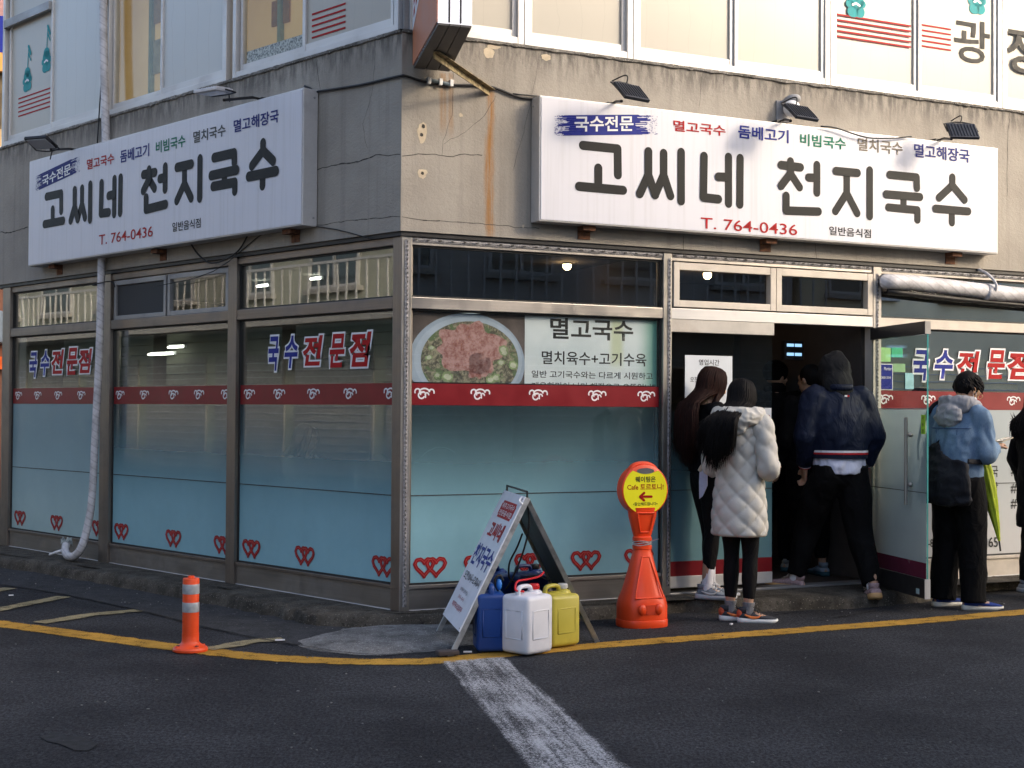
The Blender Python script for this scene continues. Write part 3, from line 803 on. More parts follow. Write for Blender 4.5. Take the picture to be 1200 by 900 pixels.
def storefront(F, s0, s1, flm, icons, hearts, seam=True, up=True):
    bm = B(); g = .012
    box(bm, s0, s0 + g, -.004, .03, .271, 2.134); box(bm, s1 - g, s1, -.004, .03, .271, 2.134)
    box(bm, s0 + g, s1 - g, -.004, .03, .271, .271 + g); box(bm, s0 + g, s1 - g, -.004, .03, 2.134 - g, 2.134)
    wn = mk('shop_window', bm, GSK, bld, F.M)
    bm = B(); box(bm, s0 + g, s1 - g, .008, .016, .271 + g, 2.134 - g); mk('pane', bm, GLASSR if s0 > 4 else (GLASSL if F is FL else GLASS), wn, F.M)
    bm = B(); poly(bm, [(s0 + g, .006, .271 + g), (s1 - g, .006, .271 + g), (s1 - g, .006, 1.486), (s0 + g, .006, 1.486)]); mkflat('frosted_film', bm, flm, wn, F.M)
    bm = B(); box(bm, s0 + g, s1 - g, .0035, .0045, 1.484, 1.632); mk('red_band', bm, BAND, wn, F.M)
    if seam:
        bm = B(); box(bm, s0 + g, s1 - g, .0035, .0045, .868, .874); mk('film_seam', bm, CRK, wn, F.M)
    for px_ in icons:
        s, z = F.at(px_, 463, 0); 
        if not (s0 + .02 < s < s1 - .02): continue
        bm = B(); icon(bm, s, 1.562, .002); mkflat('noodle_emblem', bm, WHITEV, wn, F.M)
    for px_ in hearts:
        s, z = F.at(px_, 640, 0); bm = B(); b2 = B(); heart_pair(bm, b2, s, .385, .0035)
        # cut hearts that run under a post
        for b_ in (bm, b2):
            for v in b_.verts: v.co.x = min(max(v.co.x, s0 + g), s1 - g)
        hp = mkflat('twin_heart', bm, HEART, wn, F.M); mkflat('heart_line', b2, REDL, wn, F.M)
    if up:
        bm = B(); box(bm, s0, s0 + g, -.004, .03, 2.213, 2.564); box(bm, s1 - g, s1, -.004, .03, 2.213, 2.564)
        box(bm, s0 + g, s1 - g, -.004, .03, 2.213, 2.213 + g); box(bm, s0 + g, s1 - g, -.004, .03, 2.564 - g, 2.564)
        w2 = mk('transom_window', bm, GSK, bld, F.M)
        bm = B(); box(bm, s0 + g, s1 - g, .008, .016, 2.213 + g, 2.564 - g); mk('pane', bm, GLASSR if s0 > 4 else (GLASSL if F is FL else GLASS), w2, F.M)
    return wn
sw1 = storefront(FL, -5.954, -4.128, FILML, [21.5, 44, 68, 95, 121], [22.5, 65.5, 115])
sw2 = storefront(FL, -3.959, -2.093, FILM, [140.5, 169, 203, 233, 265], [141.5, 202.5, 260], up=False)
sw3 = storefront(FL, -1.972, -.072, FILM, [292, 327, 367, 410, 457.5], [294, 356.5, 448.5])
sw4 = storefront(FR, .053, 2.037, FILM, [497.5, 563, 631, 700, 757.5], [504.5, 563, 621.5, 687, 749])
sw5 = storefront(FR, 4.076, 6.349, FILMR, [1038, 1088, 1137, 1188, 1240], [])
# second bay: two small sliding sashes above the transom
for a, b, mt in ((-3.93, -3.06, 'mesh'), (-3.03, -2.12, 'glass')):
    bm = B(); box(bm, a, a + .035, -.018, .02, 2.215, 2.555, .003); box(bm, b - .035, b, -.018, .02, 2.215, 2.555, .003)
    box(bm, a + .036, b - .036, -.016, .02, 2.215, 2.25, .003); box(bm, a + .036, b - .036, -.016, .02, 2.515, 2.555, .003)
    tw = mk('transom_window', bm, ALUD, bld, FL.M)
    bm = B(); box(bm, a + .037, b - .037, .0, .006, 2.251, 2.514)
    mk('pane', bm, GLASS if mt == 'glass' else simple('dark_insect_mesh', (.035, .037, .04), .7, 0, .1, 200, 0), tw, FL.M)
# above the entrance: cream framed transom pair
for a, b in ((2.125, 3.045), (3.05, 3.985)):
    bm = B(); box(bm, a, a + .05, -.04, .02, 2.225, 2.555, .004); box(bm, b - .05, b, -.04, .02, 2.225, 2.555, .004)
    box(bm, a + .0505, b - .0505, -.038, .02, 2.225, 2.275, .004); box(bm, a + .0505, b - .0505, -.038, .02, 2.50, 2.555, .004)
    tw = mk('transom_window', bm, CREAM, bld, FR.M)
    bm = B(); box(bm, a + .051, b - .051, .0, .006, 2.276, 2.499); mk('pane', bm, GLASS, tw, FR.M)
rail(FR, 2.112, 3.994, 2.135, 2.215, ALU, -.03, nm='transom_rail'); rail(FR, 2.112, 3.994, 2.565, 2.619, STEEL, -.022, nm='head_rail')
rail(FR, 2.112, 3.04, 2.04, 2.134, simple('stained_white_rail', (.50, .47, .42), .5, 0, .1, 6, .1, dirt=.35, dirtcol=(.25, .13, .05)), -.026, nm='door_header')

# crinkled silver LED strips taped up the posts and along the head
LEDM = Mt('silver_led_strip')
v_ = LEDM.noise(55, 5, .75); c_ = LEDM.mix(LEDM.rng(v_, .35, .65), (.14, .14, .15), (.42, .41, .42))
LEDM = LEDM.fin(LEDM.bsdf(c_, .35, .3, LEDM.bump(v_, .9, .01)))
def strip(F, s0, s1, z0, z1, y):
    bm = B(); vert = (z1 - z0) > (s1 - s0); n = int(max(z1 - z0, s1 - s0) / .03)
    prev = None
    for i in range(n + 1):
        t = i / n; j = noise.noise(Vector((t * n * .4, z0, s0))) * .003
        if vert: r = [bm.verts.new((s0 + j, y - .002, z0 + (z1 - z0) * t)), bm.verts.new(((s0 + s1) / 2 + j, y - .006 + j, z0 + (z1 - z0) * t)), bm.verts.new((s1 + j, y - .002, z0 + (z1 - z0) * t))]
        else: r = [bm.verts.new((s0 + (s1 - s0) * t, y - .002, z0 + j)), bm.verts.new((s0 + (s1 - s0) * t, y - .007 + j, (z0 + z1) / 2 + j)), bm.verts.new((s0 + (s1 - s0) * t, y - .002, z1 + j))]
        if prev:
            for k in range(2): bm.faces.new((prev[k], r[k], r[k + 1], prev[k + 1]))
        prev = r
    st = mkflat('led_strip', bm, LEDM, bld, F.M)
    bm = B()
    for i in range(n):
        if vert: z = z0 + (z1 - z0) * (i + .5) / n; c = (s0 + s1) / 2; box(bm, c - .003, c + .003, y - .0105, y - .008, z - .009, z + .004)
        else: 
            if i % 3: continue
            c = s0 + (s1 - s0) * (i + .5) / n; z = (z0 + z1) / 2; box(bm, c - .010, c + .010, y - .014, y - .010, z - .004, z + .004)
    tag(mk('led_chip', bm, CRK, st, F.M), kind='stuff')
strip(FR, .0, .03, .13, 2.60, -.034); strip(FR, 2.075, 2.10, .17, 2.58, -.037); strip(FR, 4.02, 4.045, .4, 2.56, -.037)
strip(FR, .06, 2.03, 2.585, 2.615, -.026); strip(FR, 2.12, 3.98, 2.59, 2.618, -.026); strip(FR, 4.09, 6.3, 2.585, 2.615, -.026)

# window lettering: brush style "noodle specialist" in blue and red with white outline
def window_words(par, F, chars, boxes, y=.0005):
    for ch, (l, t, r_, b_), mt in zip(chars, boxes, (BLUEV, BLUEV, REDV, REDV, REDV)):
        (s0, z1), (s1, z0) = F.at(l, t, 0), F.at(r_, b_, 0)
        text('letter_outline', ch, WHITEV, par, F.M, s0, s1, z0, z1, y + .001, .085, shear=.18, ref=.0)
        text('lettering', ch, mt, par, F.M, s0, s1, z0, z1, y - .0005, .032, shear=.18, ref=.0)
window_words(sw1, FL, '국수전문점', [(35, 414, 43, 441), (48, 412, 57, 439), (61, 411, 74, 437), (79, 409, 90, 438), (93, 410, 107, 436)])
window_words(sw3, FL, '국수전문점', [(315, 396, 326, 433), (334, 395, 348, 430), (356, 395, 377, 427), (387, 393, 403, 429), (411, 391, 434, 428)])
window_words(sw5, FR, '국수전문점', [(1071, 411, 1088, 445), (1096, 411, 1116, 443), (1123, 412, 1147, 443), (1158, 411, 1177, 443), (1182, 413, 1212, 444)])
# pale words at the foot of the grey film
for ch, l, t, r_, b_ in (('국', 1162, 546, 1170, 559), ('밥', 1162, 565, 1170, 578), ('밥', 1162, 583, 1170, 596), ('#', 1185, 547, 1192, 558), ('#', 1185, 567, 1192, 578), ('#', 1185, 585, 1192, 596), ('.365', 1150, 630, 1170, 641), ('-8', 1088, 632, 1094, 641)):
    (s0, z1), (s1, z0) = FR.at(l, t, 0), FR.at(r_, b_, 0)
    text('lettering', ch, BLACKV, sw5, FR.M, s0, s1, z0, z1, .003, .01)
# stickers on the right window
for l, t, r_, b_, mt in ((1028, 407, 1044, 424, simple('light_green_sticker', (.30, .60, .22), .5)), (1045, 407, 1058, 419, simple('green_sticker', (.02, .42, .20), .5)), (1047, 426, 1061, 436, simple('pale_green_sticker', (.28, .48, .25), .5)), (1061, 437, 1071, 456, simple('pale_blue_sticker', (.35, .62, .68), .5)), (1028, 426, 1046.5, 457, WHITEV), (1028, 427, 1045.5, 456, BLUEV)):
    (s0, z1), (s1, z0) = FR.at(l, t, 0), FR.at(r_, b_, 0)
    bm = B(); yy = -.001 if mt is BLUEV else .002; box(bm, max(s0, 4.09), s1, yy, yy + .002, z0, z1); st = mk('sticker', bm, mt, sw5, FR.M)
    st.location = st.location
for ch, l, t, r_, b_ in (('Member', 1036, 430, 1045, 434), ('GREEN ZONE', 1030, 441, 1044, 444), ('1', 1030, 449, 1031, 453)):
    (s0, z1), (s1, z0) = FR.at(l, t, 0), FR.at(r_, b_, 0)
    text('lettering', ch, WHITEV, sw5, FR.M, max(s0, 4.10), s1, z0, z1, -.0016, .0)

# menu poster behind the first right-hand window
FOOD = Mt('noodle_soup_print')
v1 = FOOD.noise(26, 6, .7, dist=1.2); v2 = FOOD.voro(30); v3 = FOOD.noise(7, 3)
c_ = FOOD.mix(FOOD.rng(v1, .38, .62), (.05, .045, .03), (.36, .33, .22))
c_ = FOOD.mix(FOOD.rng(FOOD.noise(13, 5, .6, dist=.8), .52, .60), c_, (.10, .16, .06))
c_ = FOOD.mix(FOOD.rng(v2, .0, .22, .5, 0), c_, (.50, .50, .36))
FOOD = FOOD.fin(FOOD.bsdf(c_, .5, 0))
MEAT = Mt('sliced_meat_print')
v1 = MEAT.noise(24, 7, .75); c_ = MEAT.mix(MEAT.rng(v1, .35, .6), (.26, .075, .06), (.52, .31, .29))
c_ = MEAT.mix(MEAT.rng(MEAT.voro(75), .0, .28, .9, 0), c_, (.60, .22, .08))
MEAT = MEAT.fin(MEAT.bsdf(c_, .5, 0))
BOWL = simple('bowl_print', (.36, .44, .55), .5, 0, .15, 5, 0)
POSTER = Mt('poster_print'); X, Y, Z = POSTER.xyz()
c_ = POSTER.mix(POSTER.rng(POSTER.noise(2.5, 3), .3, .7), (.62, .70, .73), (.78, .84, .86))
c_ = POSTER.mix(POSTER.rng(X, 1.83, 2.03, 0, .85), c_, (.02, .30, .20))
g_ = POSTER.math('MULTIPLY', POSTER.rng(X, 1.60, 1.66), POSTER.rng(X, 1.70, 1.76, 1, 0)); g_ = POSTER.math('MULTIPLY', g_, POSTER.rng(Z, 1.72, 1.85))
c_ = POSTER.mix(POSTER.math('MULTIPLY', g_, .5), c_, (.45, .50, .12)); POSTER = POSTER.fin(POSTER.bsdf(c_, .5))
DKP = simple('dark_table_print', (.10, .075, .07), .5, 0, .3, 8, 0)
pl, pt_ = FR.at(483, 362, 0); pr, pb = FR.at(773, 453, 0)
bm = B(); box(bm, .066, 2.02, .030, .034, 1.64, 2.12); pst = mk('menu_poster', bm, DKP, bld, FR.M)
sx_, _ = FR.at(617, 400, 0)
bm = B(); box(bm, sx_, 2.02, .0275, .0295, 1.64, 2.12); mk('poster_panel', bm, POSTER, pst, FR.M)
def disc(nm, cx, cz, rx, rz_, mat, y, zmin=1.64, xmin=.067, xmax=99, seed=None, amp=0):
    bm = B(); n = 56; pts = []
    for i in range(n):
        a = 2 * math.pi * i / n; k = 1 + (amp * noise.noise(Vector((math.cos(a) * 2, math.sin(a) * 2, seed))) if seed is not None else 0)
        pts.append(bm.verts.new((min(max(cx + rx * k * math.cos(a), xmin), xmax), y, min(max(cz + rz_ * k * math.sin(a), zmin), 2.12))))
    bmesh.ops.remove_doubles(bm, verts=pts, dist=1e-5)
    vs = list(bm.verts); bm.faces.new(vs); return mkflat(nm, bm, mat, pst, FR.M)
bc, bz = FR.at(550, 411, 0); bz -= .055; br = FR.at(617, 411, 0)[0] - bc
disc('bowl', bc, bz - .03, br, .345, BOWL, .0275, xmax=sx_)
disc('bowl_rim_light', bc + .01, bz - .01, br * .93, .30, simple('bowl_light_print', (.44, .52, .62), .5, 0, .1, 5, 0), .0268, xmax=sx_)
disc('soup', bc + .02, bz - .015, br * .84, .275, FOOD, .0260, xmax=sx_)
disc('meat', bc + .02, bz + .075, br * .56, .165, MEAT, .0252, seed=3, amp=.5)
disc('meat', bc + .09, bz - .05, br * .2, .09, MEAT, .0252, seed=5, amp=.5)
def leeks():
    rnd = random.Random(3)
    gm = simple('leek_print', (.24, .33, .14), .5, 0, .3, 30, 0); wm = simple('leek_white_print', (.52, .54, .40), .5, 0, .15, 30, 0)
    for k in range(26):
        a = rnd.uniform(math.pi * .86, math.pi * 2.15); q = rnd.uniform(.62, .9)
        x_ = bc + .02 + br * .84 * q * math.cos(a); z_ = bz - .015 + .262 * q * math.sin(a)
        if z_ < 1.655: continue
        r_ = rnd.uniform(.018, .038); disc('leek_ring', x_, z_, r_, r_ * rnd.uniform(.6, 1), gm, .0246 - k * .00004, seed=k, amp=.4)
        disc('leek_ring', x_, z_, r_ * .66, r_ * .5, wm, .0244 - k * .00004 - .0006, seed=k, amp=.3)
leeks()
for body, l, t, r_, b_, bo in (('멸고국수', 645, 372, 742, 400, .02), ('멸치육수+고기수육', 635, 411, 757.5, 429.5, .012), ('일반 고기국수와는 다르게 시원하고', 623, 434, 765, 445, .008), ('개운한맛이 나며 해장으로 으뜸입니다', 623, 447.5, 772, 459, .008)):
    (s0, z1), (s1, z0) = FR.at(l, t, -.026), FR.at(r_, b_, -.026)
    text('lettering', body, BLACKV, pst, FR.M, s0, s1, z0, z1, .0262, bo)

# opening-hours notice and fixed glass door leaf
bm = B(); box(bm, 2.113, 3.04, -.012, .02, .15, .235, .003)
dl_ = mk('fixed_door_leaf', bm, ALU, bld, FR.M)
bm = B(); box(bm, 2.113, 3.04, .0, .010, .236, 2.039); mk('pane', bm, GLASSD, dl_, FR.M)
FILMD = film('door_window_film', (.10, .22, .25), .70, 1.5, .85, .08)
bm = B(); poly(bm, [(2.113, -.003, .345), (3.04, -.003, .345), (3.04, -.003, 1.45), (2.113, -.003, 1.45)]); mkflat('frosted_film', bm, FILMD, dl_, FR.M)
bm = B(); box(bm, 2.113, 3.04, -.006, -.004, .236, .345); mk('red_band', bm, BAND, dl_, FR.M)
bm = B(); box(bm, 2.113, 3.04, -.006, -.004, .868, .873); mk('film_seam', bm, CRK, dl_, FR.M)
(s0, z1), (s1, z0) = FR.at(802, 416, 0), FR.at(857, 488, 0)
bm = B(); box(bm, s0, s1, -.010, -.008, z0, z1); nt_ = mk('opening_hours_notice', bm, simple('notice_paper', (.62, .66, .70), .6, 0, .04, 4, 0), dl_, FR.M)
for body, l, t, r_, b_, mt, bo in (('영업시간', 818, 421, 842, 428.5, BLACKV, .01), ('OPEN', 821.5, 433, 838, 439.5, BLACKV, 0), ('오전', 808, 441.5, 817, 448, BLACKV, 0), ('10', 817.5, 441.5, 823.5, 447.5, REDV, .015), ('시', 824.5, 441.5, 829, 448, BLACKV, 0), ('tel', 815, 452, 818.5, 455, NAVYV, 0)):
    (s0, z1), (s1, z0) = FR.at(l, t, 0), FR.at(r_, b_, 0)
    text('lettering', body, mt, dl_, FR.M, s0, s1, z0, z1, -.0115, bo)
(s0, z1), (s1, z0) = FR.at(895, 478, 0), FR.at(903, 502, 0)
bm = B(); box(bm, s0, s1, -.010, -.008, z0, z1); mk('door_sticker', bm, WHITEV, dl_, FR.M)
text('lettering', '미시오', REDV, dl_, FR.M, s0 + .012, s1 - .012, z0 + .05, z1 - .05, -.0115, .01)

# open glass door leaf, swung outwards, hinged on the cream post
hp_ = FR.pt(3.992, -.03, 0); ep_ = Vector((3.03, 10.37, 0)); dx_ = (ep_ - hp_); LD = dx_.length
door = thing('open_glass_door', 'frosted glass door swung open towards the road beside the man in denim', 'door', Matrix.Translation(hp_) @ Matrix.Rotation(math.atan2(dx_.y, dx_.x), 4, 'Z'))
DM = WM[door.name]
bm = B(); box(bm, 0, LD, -.006, .006, .245, 2.03); mk('pane', bm, GLASSD, door, DM)
bm = B(); box(bm, LD + .0005, LD + .004, -.006, .006, .245, 2.03); mk('glass_edge', bm, simple('green_glass_edge', (.10, .40, .36), .2, 0, .1), door, DM)
FILMO = film('open_door_film', (.36, .50, .53), .45, 1.49, .93, .55)
for sy in (-1,):
    bm = B(); poly(bm, [(0, -.008, .36), (LD, -.008, .36), (LD, -.008, 1.49), (0, -.008, 1.49)]); mkflat('frosted_film', bm, FILMO, door, DM)
    bm = B(); box(bm, 0, LD, -.0105, -.0085, .245, .36); mk('red_band', bm, simple('mauve_red_vinyl', (.17, .03, .06), .25, 0, .1, 5, 0), door, DM)
    bm = B(); box(bm, 0, LD, -.0105, -.0088, .868, .873); mk('film_seam', bm, CRK, door, DM)
bm = B(); box(bm, 0, LD, -.022, .022, .10, .244, .003); mk('bottom_rail', bm, simple('dark_door_rail', (.06, .055, .055), .35, .5, .2), door, DM)
bm = B(); box(bm, LD + .0005, LD + .006, -.022, .022, .10, .244, .001); mk('rail_end_cap', bm, ALU, door, DM)
bm = B(); box(bm, 0, LD, -.022, .022, 2.031, 2.125, .003); mk('top_rail', bm, simple('dark_top_rail', (.035, .03, .03), .4, .3, .2), door, DM)
bm = B(); box(bm, LD + .0005, LD + .006, -.022, .022, 2.031, 2.125, .001); mk('rail_end_cap', bm, CREAM, door, DM)
bm = B(); xh = LD - .235
tube(bm, [(xh, -.055, .77), (xh, -.055, 1.42)], .013, 14); hd_ = mk('door_handle', bm, STEELV, door, DM, True, 40)
bm = B()
for z in (.92, 1.29):
    tube(bm, [(xh, -.05, z), (xh, .05, z)], .007, 10); bmesh.ops.create_uvsphere(bm, u_segments=12, v_segments=8, radius=.018, matrix=Matrix.Translation((xh + .02, -.03, z)))
mk('handle_stud', bm, STEELV, hd_, DM, True)
bm = B(); box(bm, LD - .075, LD - .01, -.014, -.012, 1.30, 1.44); stk = mk('sticker', bm, simple('lime_sticker', (.42, .75, .05), .5), door, DM)
text('lettering', '자', BLACKV, door, DM, LD - .055, LD - .03, 1.405, 1.43, -.0155, .01); text('lettering', '동', BLACKV, door, DM, LD - .055, LD - .03, 1.355, 1.38, -.0155, .01); text('lettering', '문', BLACKV, door, DM, LD - .055, LD - .03, 1.31, 1.335, -.0155, .01)
bm = B(); box(bm, LD - .13, LD - .08, -.0245, -.0225, .125, .165); mk('sticker', bm, simple('pale_maker_sticker', (.45, .60, .62), .5), door, DM)

# doorstep threshold
bm = B(); box(bm, 2.11, 4.0, -.03, .10, .095, .118, .006); mk('threshold', bm, ALUD, bld, FR.M)

# ---------------- the room inside
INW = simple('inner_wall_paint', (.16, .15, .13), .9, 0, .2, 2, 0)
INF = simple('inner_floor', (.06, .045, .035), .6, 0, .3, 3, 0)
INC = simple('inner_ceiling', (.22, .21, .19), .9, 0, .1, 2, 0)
P0 = FL.pt(-6.19, .26, 0); P1 = FL.pt(-6.19, 4.6, 0); P2 = FR.pt(6.39, 4.6, 0); P3 = FR.pt(6.39, .26, 0); Pm = FR.pt(.0, .09, 0)
for nm, z, mt in (('floor', .112, INF), ('ceiling', 2.617, INC)):
    bm = B(); vs_ = [FL.pt(-6.19, .075, 0), P1, P2, FR.pt(6.39, .075, 0), Pm]; poly(bm, [(p.x, p.y, z) for p in vs_]); mkflat(nm, bm, mt, bld)
def vwall(nm, a, b, z0, z1, mt, th=.05):
    d = (b - a).normalized(); q = Vector((-d.y, d.x, 0)) * th
    bm = B(); poly(bm, [(a.x, a.y, z0), (b.x, b.y, z0), (b.x + q.x, b.y + q.y, z0), (a.x + q.x, a.y + q.y, z0)], (0, 0, z1 - z0)); return mk(nm, bm, mt, bld)
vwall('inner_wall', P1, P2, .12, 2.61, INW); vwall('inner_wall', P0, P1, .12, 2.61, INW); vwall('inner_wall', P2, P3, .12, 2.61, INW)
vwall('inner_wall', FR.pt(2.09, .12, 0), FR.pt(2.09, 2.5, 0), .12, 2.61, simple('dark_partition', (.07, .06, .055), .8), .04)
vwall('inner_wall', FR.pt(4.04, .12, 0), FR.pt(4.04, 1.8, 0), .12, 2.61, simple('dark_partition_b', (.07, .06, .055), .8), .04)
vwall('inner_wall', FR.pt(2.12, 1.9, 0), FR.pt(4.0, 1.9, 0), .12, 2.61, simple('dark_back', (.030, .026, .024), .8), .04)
# boards added behind the left-hand panes for the greenish siding reflected there
for (a, b) in ((-5.9, -4.16), (-3.92, -2.13), (-1.94, -.2)):
    for k in range(5):
        bm = B(); z = 1.66 + k * .092; box(bm, a, b, .5, .506, z, z + .086); mk('reflection_board', bm, simple('greenish_board', (.17, .175, .135), .7, 0, .12, 3, 0) if 'greenish_board' not in bpy.data.materials else bpy.data.materials['greenish_board'], bld, FL.M)
LAMPW = emis('warm_lamp_glow', (1.0, .62, .30), 9)
TUBEW = emis('tube_lamp_glow', (1, .96, .85), 6)
for i, (px_, py_, lab) in enumerate(((664.5, 312, 'leftmost lit ceiling lamp seen through the transom over the menu poster'), (711.5, 314, 'middle lit ceiling lamp seen through the transom over the menu poster'), (752, 316, 'lit ceiling lamp close to the post at the right of the menu window transom'), (829, 323, 'lit ceiling lamp seen through the cream transom above the entrance'))):
    s, z = FR.at(px_, py_, -.9); t = thing('ceiling_lamp', lab, 'lamp', FR.M @ Matrix.Translation((s, .9, z)), 'warm ceiling lamps inside')
    bm = B(); tube(bm, [(0, 0, .022), (0, 0, 2.60 - z)], .035, 12); mk('lamp_housing', bm, BLACKM, t, WM[t.name])
    bm = B(); lathe(bm, [(.012, -.030), (.028, -.018), (.034, .0), (.034, .02)], 14); mk('bulb', bm, LAMPW, t, WM[t.name], True)
for i, (x0_, y0_, x1_, y1_, dd, lab) in enumerate(((197, 407, 214, 409, -.45, 'short lit tube lamp behind the second left window, the upper one'), (174, 415.5, 202, 416.5, -.42, 'lit tube lamp behind the second left window, the lower one'), (364, 327, 375, 328, -1.2, 'small lit tube lamp behind the transom left of the corner post'), (301, 335.5, 313, 337, -1.2, 'dim lit tube lamp behind the transom right of the second steel post'))):
    (s0, z0), (s1, z1) = FL.at(x0_, y0_, dd), FL.at(x1_, y1_, dd)
    t = thing('tube_lamp', lab, 'lamp', FL.M @ Matrix.Translation(((s0 + s1) / 2, -dd, z0)), 'tube lamps inside')
    L = abs(s1 - s0) / 2
    bm = B(); tube(bm, [(-L, 0, 0), (L, 0, 0)], .009, 10); mk('tube', bm, TUBEW, t, WM[t.name])
    bm = B(); box(bm, -L, L, .012, .04, -.01, .02); mk('fitting', bm, WHITEV, t, WM[t.name])
# booking screen in the doorway
t = thing('wall_display', 'dark wall box with four small lit blue displays inside the doorway', 'display', FR.M @ Matrix.Translation((FR.at(931, 412, -.6)[0], .6, FR.at(931, 412, -.6)[1])))
bm = B(); box(bm, -.10, .09, .0, .05, -.07, .09, .006); mk('housing', bm, BLACKM, t, WM[t.name])
EB = emis('blue_display_glow', (.30, .55, .85), .55)
for x_ in (-.078, .002):
    for z_ in (-.035, .040):
        bm = B(); box(bm, x_, x_ + .068, -.006, -.002, z_, z_ + .024); mk('display_screen', bm, EB, t, WM[t.name])

# ================================================================== SIGNS
SIGNF = Mt('sign_face')
st_ = SIGNF.noise(1, 6, .6, SIGNF.obj((30, 1, .8))); c_ = SIGNF.mix(SIGNF.rng(st_, .45, .75, 0, .32), (.70, .70, .75), (.50, .49, .49))
SIGNF = SIGNF.fin(SIGNF.bsdf(c_, .38, 0, spec=.4))
RUST = simple('rusty_iron', (.14, .06, .03), .9, 0, .5, 30, .4, 80, .004)
STROKES = {  # centre lines measured on the right-hand sign (photo pixels)
 'A': [[(115, 52), (318, 72), (320, 225)], [(205, 185), (205, 290)], [(92, 292), (350, 315)],
       [(498, 88), (498, 225), (448, 335)], [(498, 225), (538, 342)], [(588, 98), (588, 225), (538, 342)], [(588, 225), (628, 348)], [(690, 92), (690, 378)],
       [(824, 115), (820, 357), (908, 367)], [(908, 236), (965, 238)], [(968, 120), (968, 393)], [(1036, 127), (1034, 398)]],
 'B': [[(112, 125), (112, 150)], [(65, 143), (162, 155)], [(112, 150), (112, 185), (65, 247)], [(112, 185), (158, 255)], [(245, 143), (245, 282)], [(203, 206), (245, 208)], [(90, 298), (90, 372), (252, 377)],
       [(340, 173), (448, 183)], [(395, 178), (395, 285), (338, 375)], [(395, 285), (447, 385)], [(510, 170), (510, 400)],
       [(610, 192), (745, 205), (747, 258)], [(592, 290), (762, 304)], [(680, 298), (680, 360)], [(604, 356), (750, 370), (750, 418)],
       [(925, 205), (925, 245), (858, 308)], [(925, 245), (986, 318)], [(840, 362), (1004, 376)], [(923, 370), (923, 432)]]}
GL_ = [0] * 3 + [1] * 5 + [2] * 4 + [3] * 7 + [4] * 4 + [5] * 4 + [6] * 4
lines = []
for k, (sx0, sy0, sc_) in (('A', (660, 160, 5)), ('B', (900, 160, 4.286))):
    for ln in STROKES[k]:
        lines.append([FR.at(sx0 + x / sc_, sy0 + y / sc_, .2) for x, y in ln])
def shop_sign(F, label, s0, s1, z0, z1, d, lines, hw, words, patch, brackets, mapx=None, stretch=1.0):
    t = thing('shop_sign', label, 'sign', F.M @ Matrix.Translation(((s0 + s1) / 2, -.06, z0)), 'restaurant name boards')
    bm = B(); box(bm, s0, s1, -d + .006, -.068, z0, z1, .006); mk('sign_box', bm, ALU, t, F.M)
    bm = B(); box(bm, s0 + .012, s1 - .012, -d, -d + .005, z0 + .012, z1 - .012); fc = mk('sign_face', bm, SIGNF, t, F.M)
    y = -d - .001
    for g in range(7):
        bm = B()
        for i, ln in enumerate(lines):
            if GL_[i] != g: continue
            P = [mapx(p) if mapx else p for p in ln]
            stroke(bm, P, hw, y - .0009 * (i % 5), n=16, step=.00005)
        if stretch != 1.0: pass
        mkflat('letter', bm, DARKV, t, F.M)
    for body, l, tp, r_, b_, mt, bo in words:
        (a, zz1), (b, zz0) = F.at(l, tp, d), F.at(r_, b_, d)
        text('lettering', body, mt, t, F.M, a, b, zz0, zz1, y - .002, bo)
    (pa, pz1), (_, pz0) = F.at(*patch[0], d), F.at(patch[0][0], patch[0][1] + patch[4], d); pb = F.at(*patch[1], d)[0]; TL = .10
    bm = B(); rnd = random.Random(11)
    n = 26
    for i in range(n):      # dry brush swash: bristle strokes of uneven length
        z = pz0 + (pz1 - pz0) * (i + .5) / n; e = (pz1 - pz0) / n
        a = pa + rnd.uniform(0, .16) * (pb - pa) * .8; b = pb - rnd.uniform(0, .2) * (pb - pa) * .9
        yy = y - .0004 * (1 + i % 3); z += TL * (a - pa)
        bm.faces.new([bm.verts.new(v) for v in ((a, yy, z - e * .6), (b, yy, z - e * .55 + rnd.uniform(-1, 1) * e * .3 + TL * (b - a)), (b - rnd.uniform(0, .02), yy, z + e * .6 + TL * (b - a)), (a + rnd.uniform(0, .02), yy, z + e * .55))])
        for q in range(6):
            x = rnd.choice((pa + rnd.uniform(-.02, .05), pb - rnd.uniform(-.04, .07))); w_ = rnd.uniform(.004, .014); z = pz0 + (pz1 - pz0) * (i + .5) / n + TL * (x - pa)
            bm.faces.new([bm.verts.new(v) for v in ((x, yy, z - e * .3), (x + w_, yy, z - e * .3), (x + w_, yy, z + e * .2), (x, yy, z + e * .2))])
    mkflat('brush_swash', bm, NAVYV if F is FL else BLUEV, t, F.M)
    (a, zz1), (_, zz0) = F.at(*patch[2], d), F.at(patch[2][0], patch[2][1] + patch[5], d); b = F.at(*patch[3], d)[0]
    text('lettering', '국수전문', WHITEV, t, F.M, a, b, zz0, zz1, y - .0035, .022, tilt=TL)
    for px_ in brackets:
        s, z = F.at(*px_, .1); bm = B(); box(bm, s - .05, s + .05, -.15, -.062, z0 - .035, z0 - .002); box(bm, s - .05, s + .05, -.068, -.0625, z0 - .09, z0 - .036); mk('bracket', bm, RUST, t, F.M)
    bm = B()
    for (s, z) in ((s1 - .0, z1 - .06), (s1 - .0, z0 + .06), (s0, z1 - .06)):
        tube(bm, [(s - .004, -d * .5, z), (s + .004, -d * .5, z)], .008, 8)
    mk('rivet', bm, GALV, t, F.M)
    return t
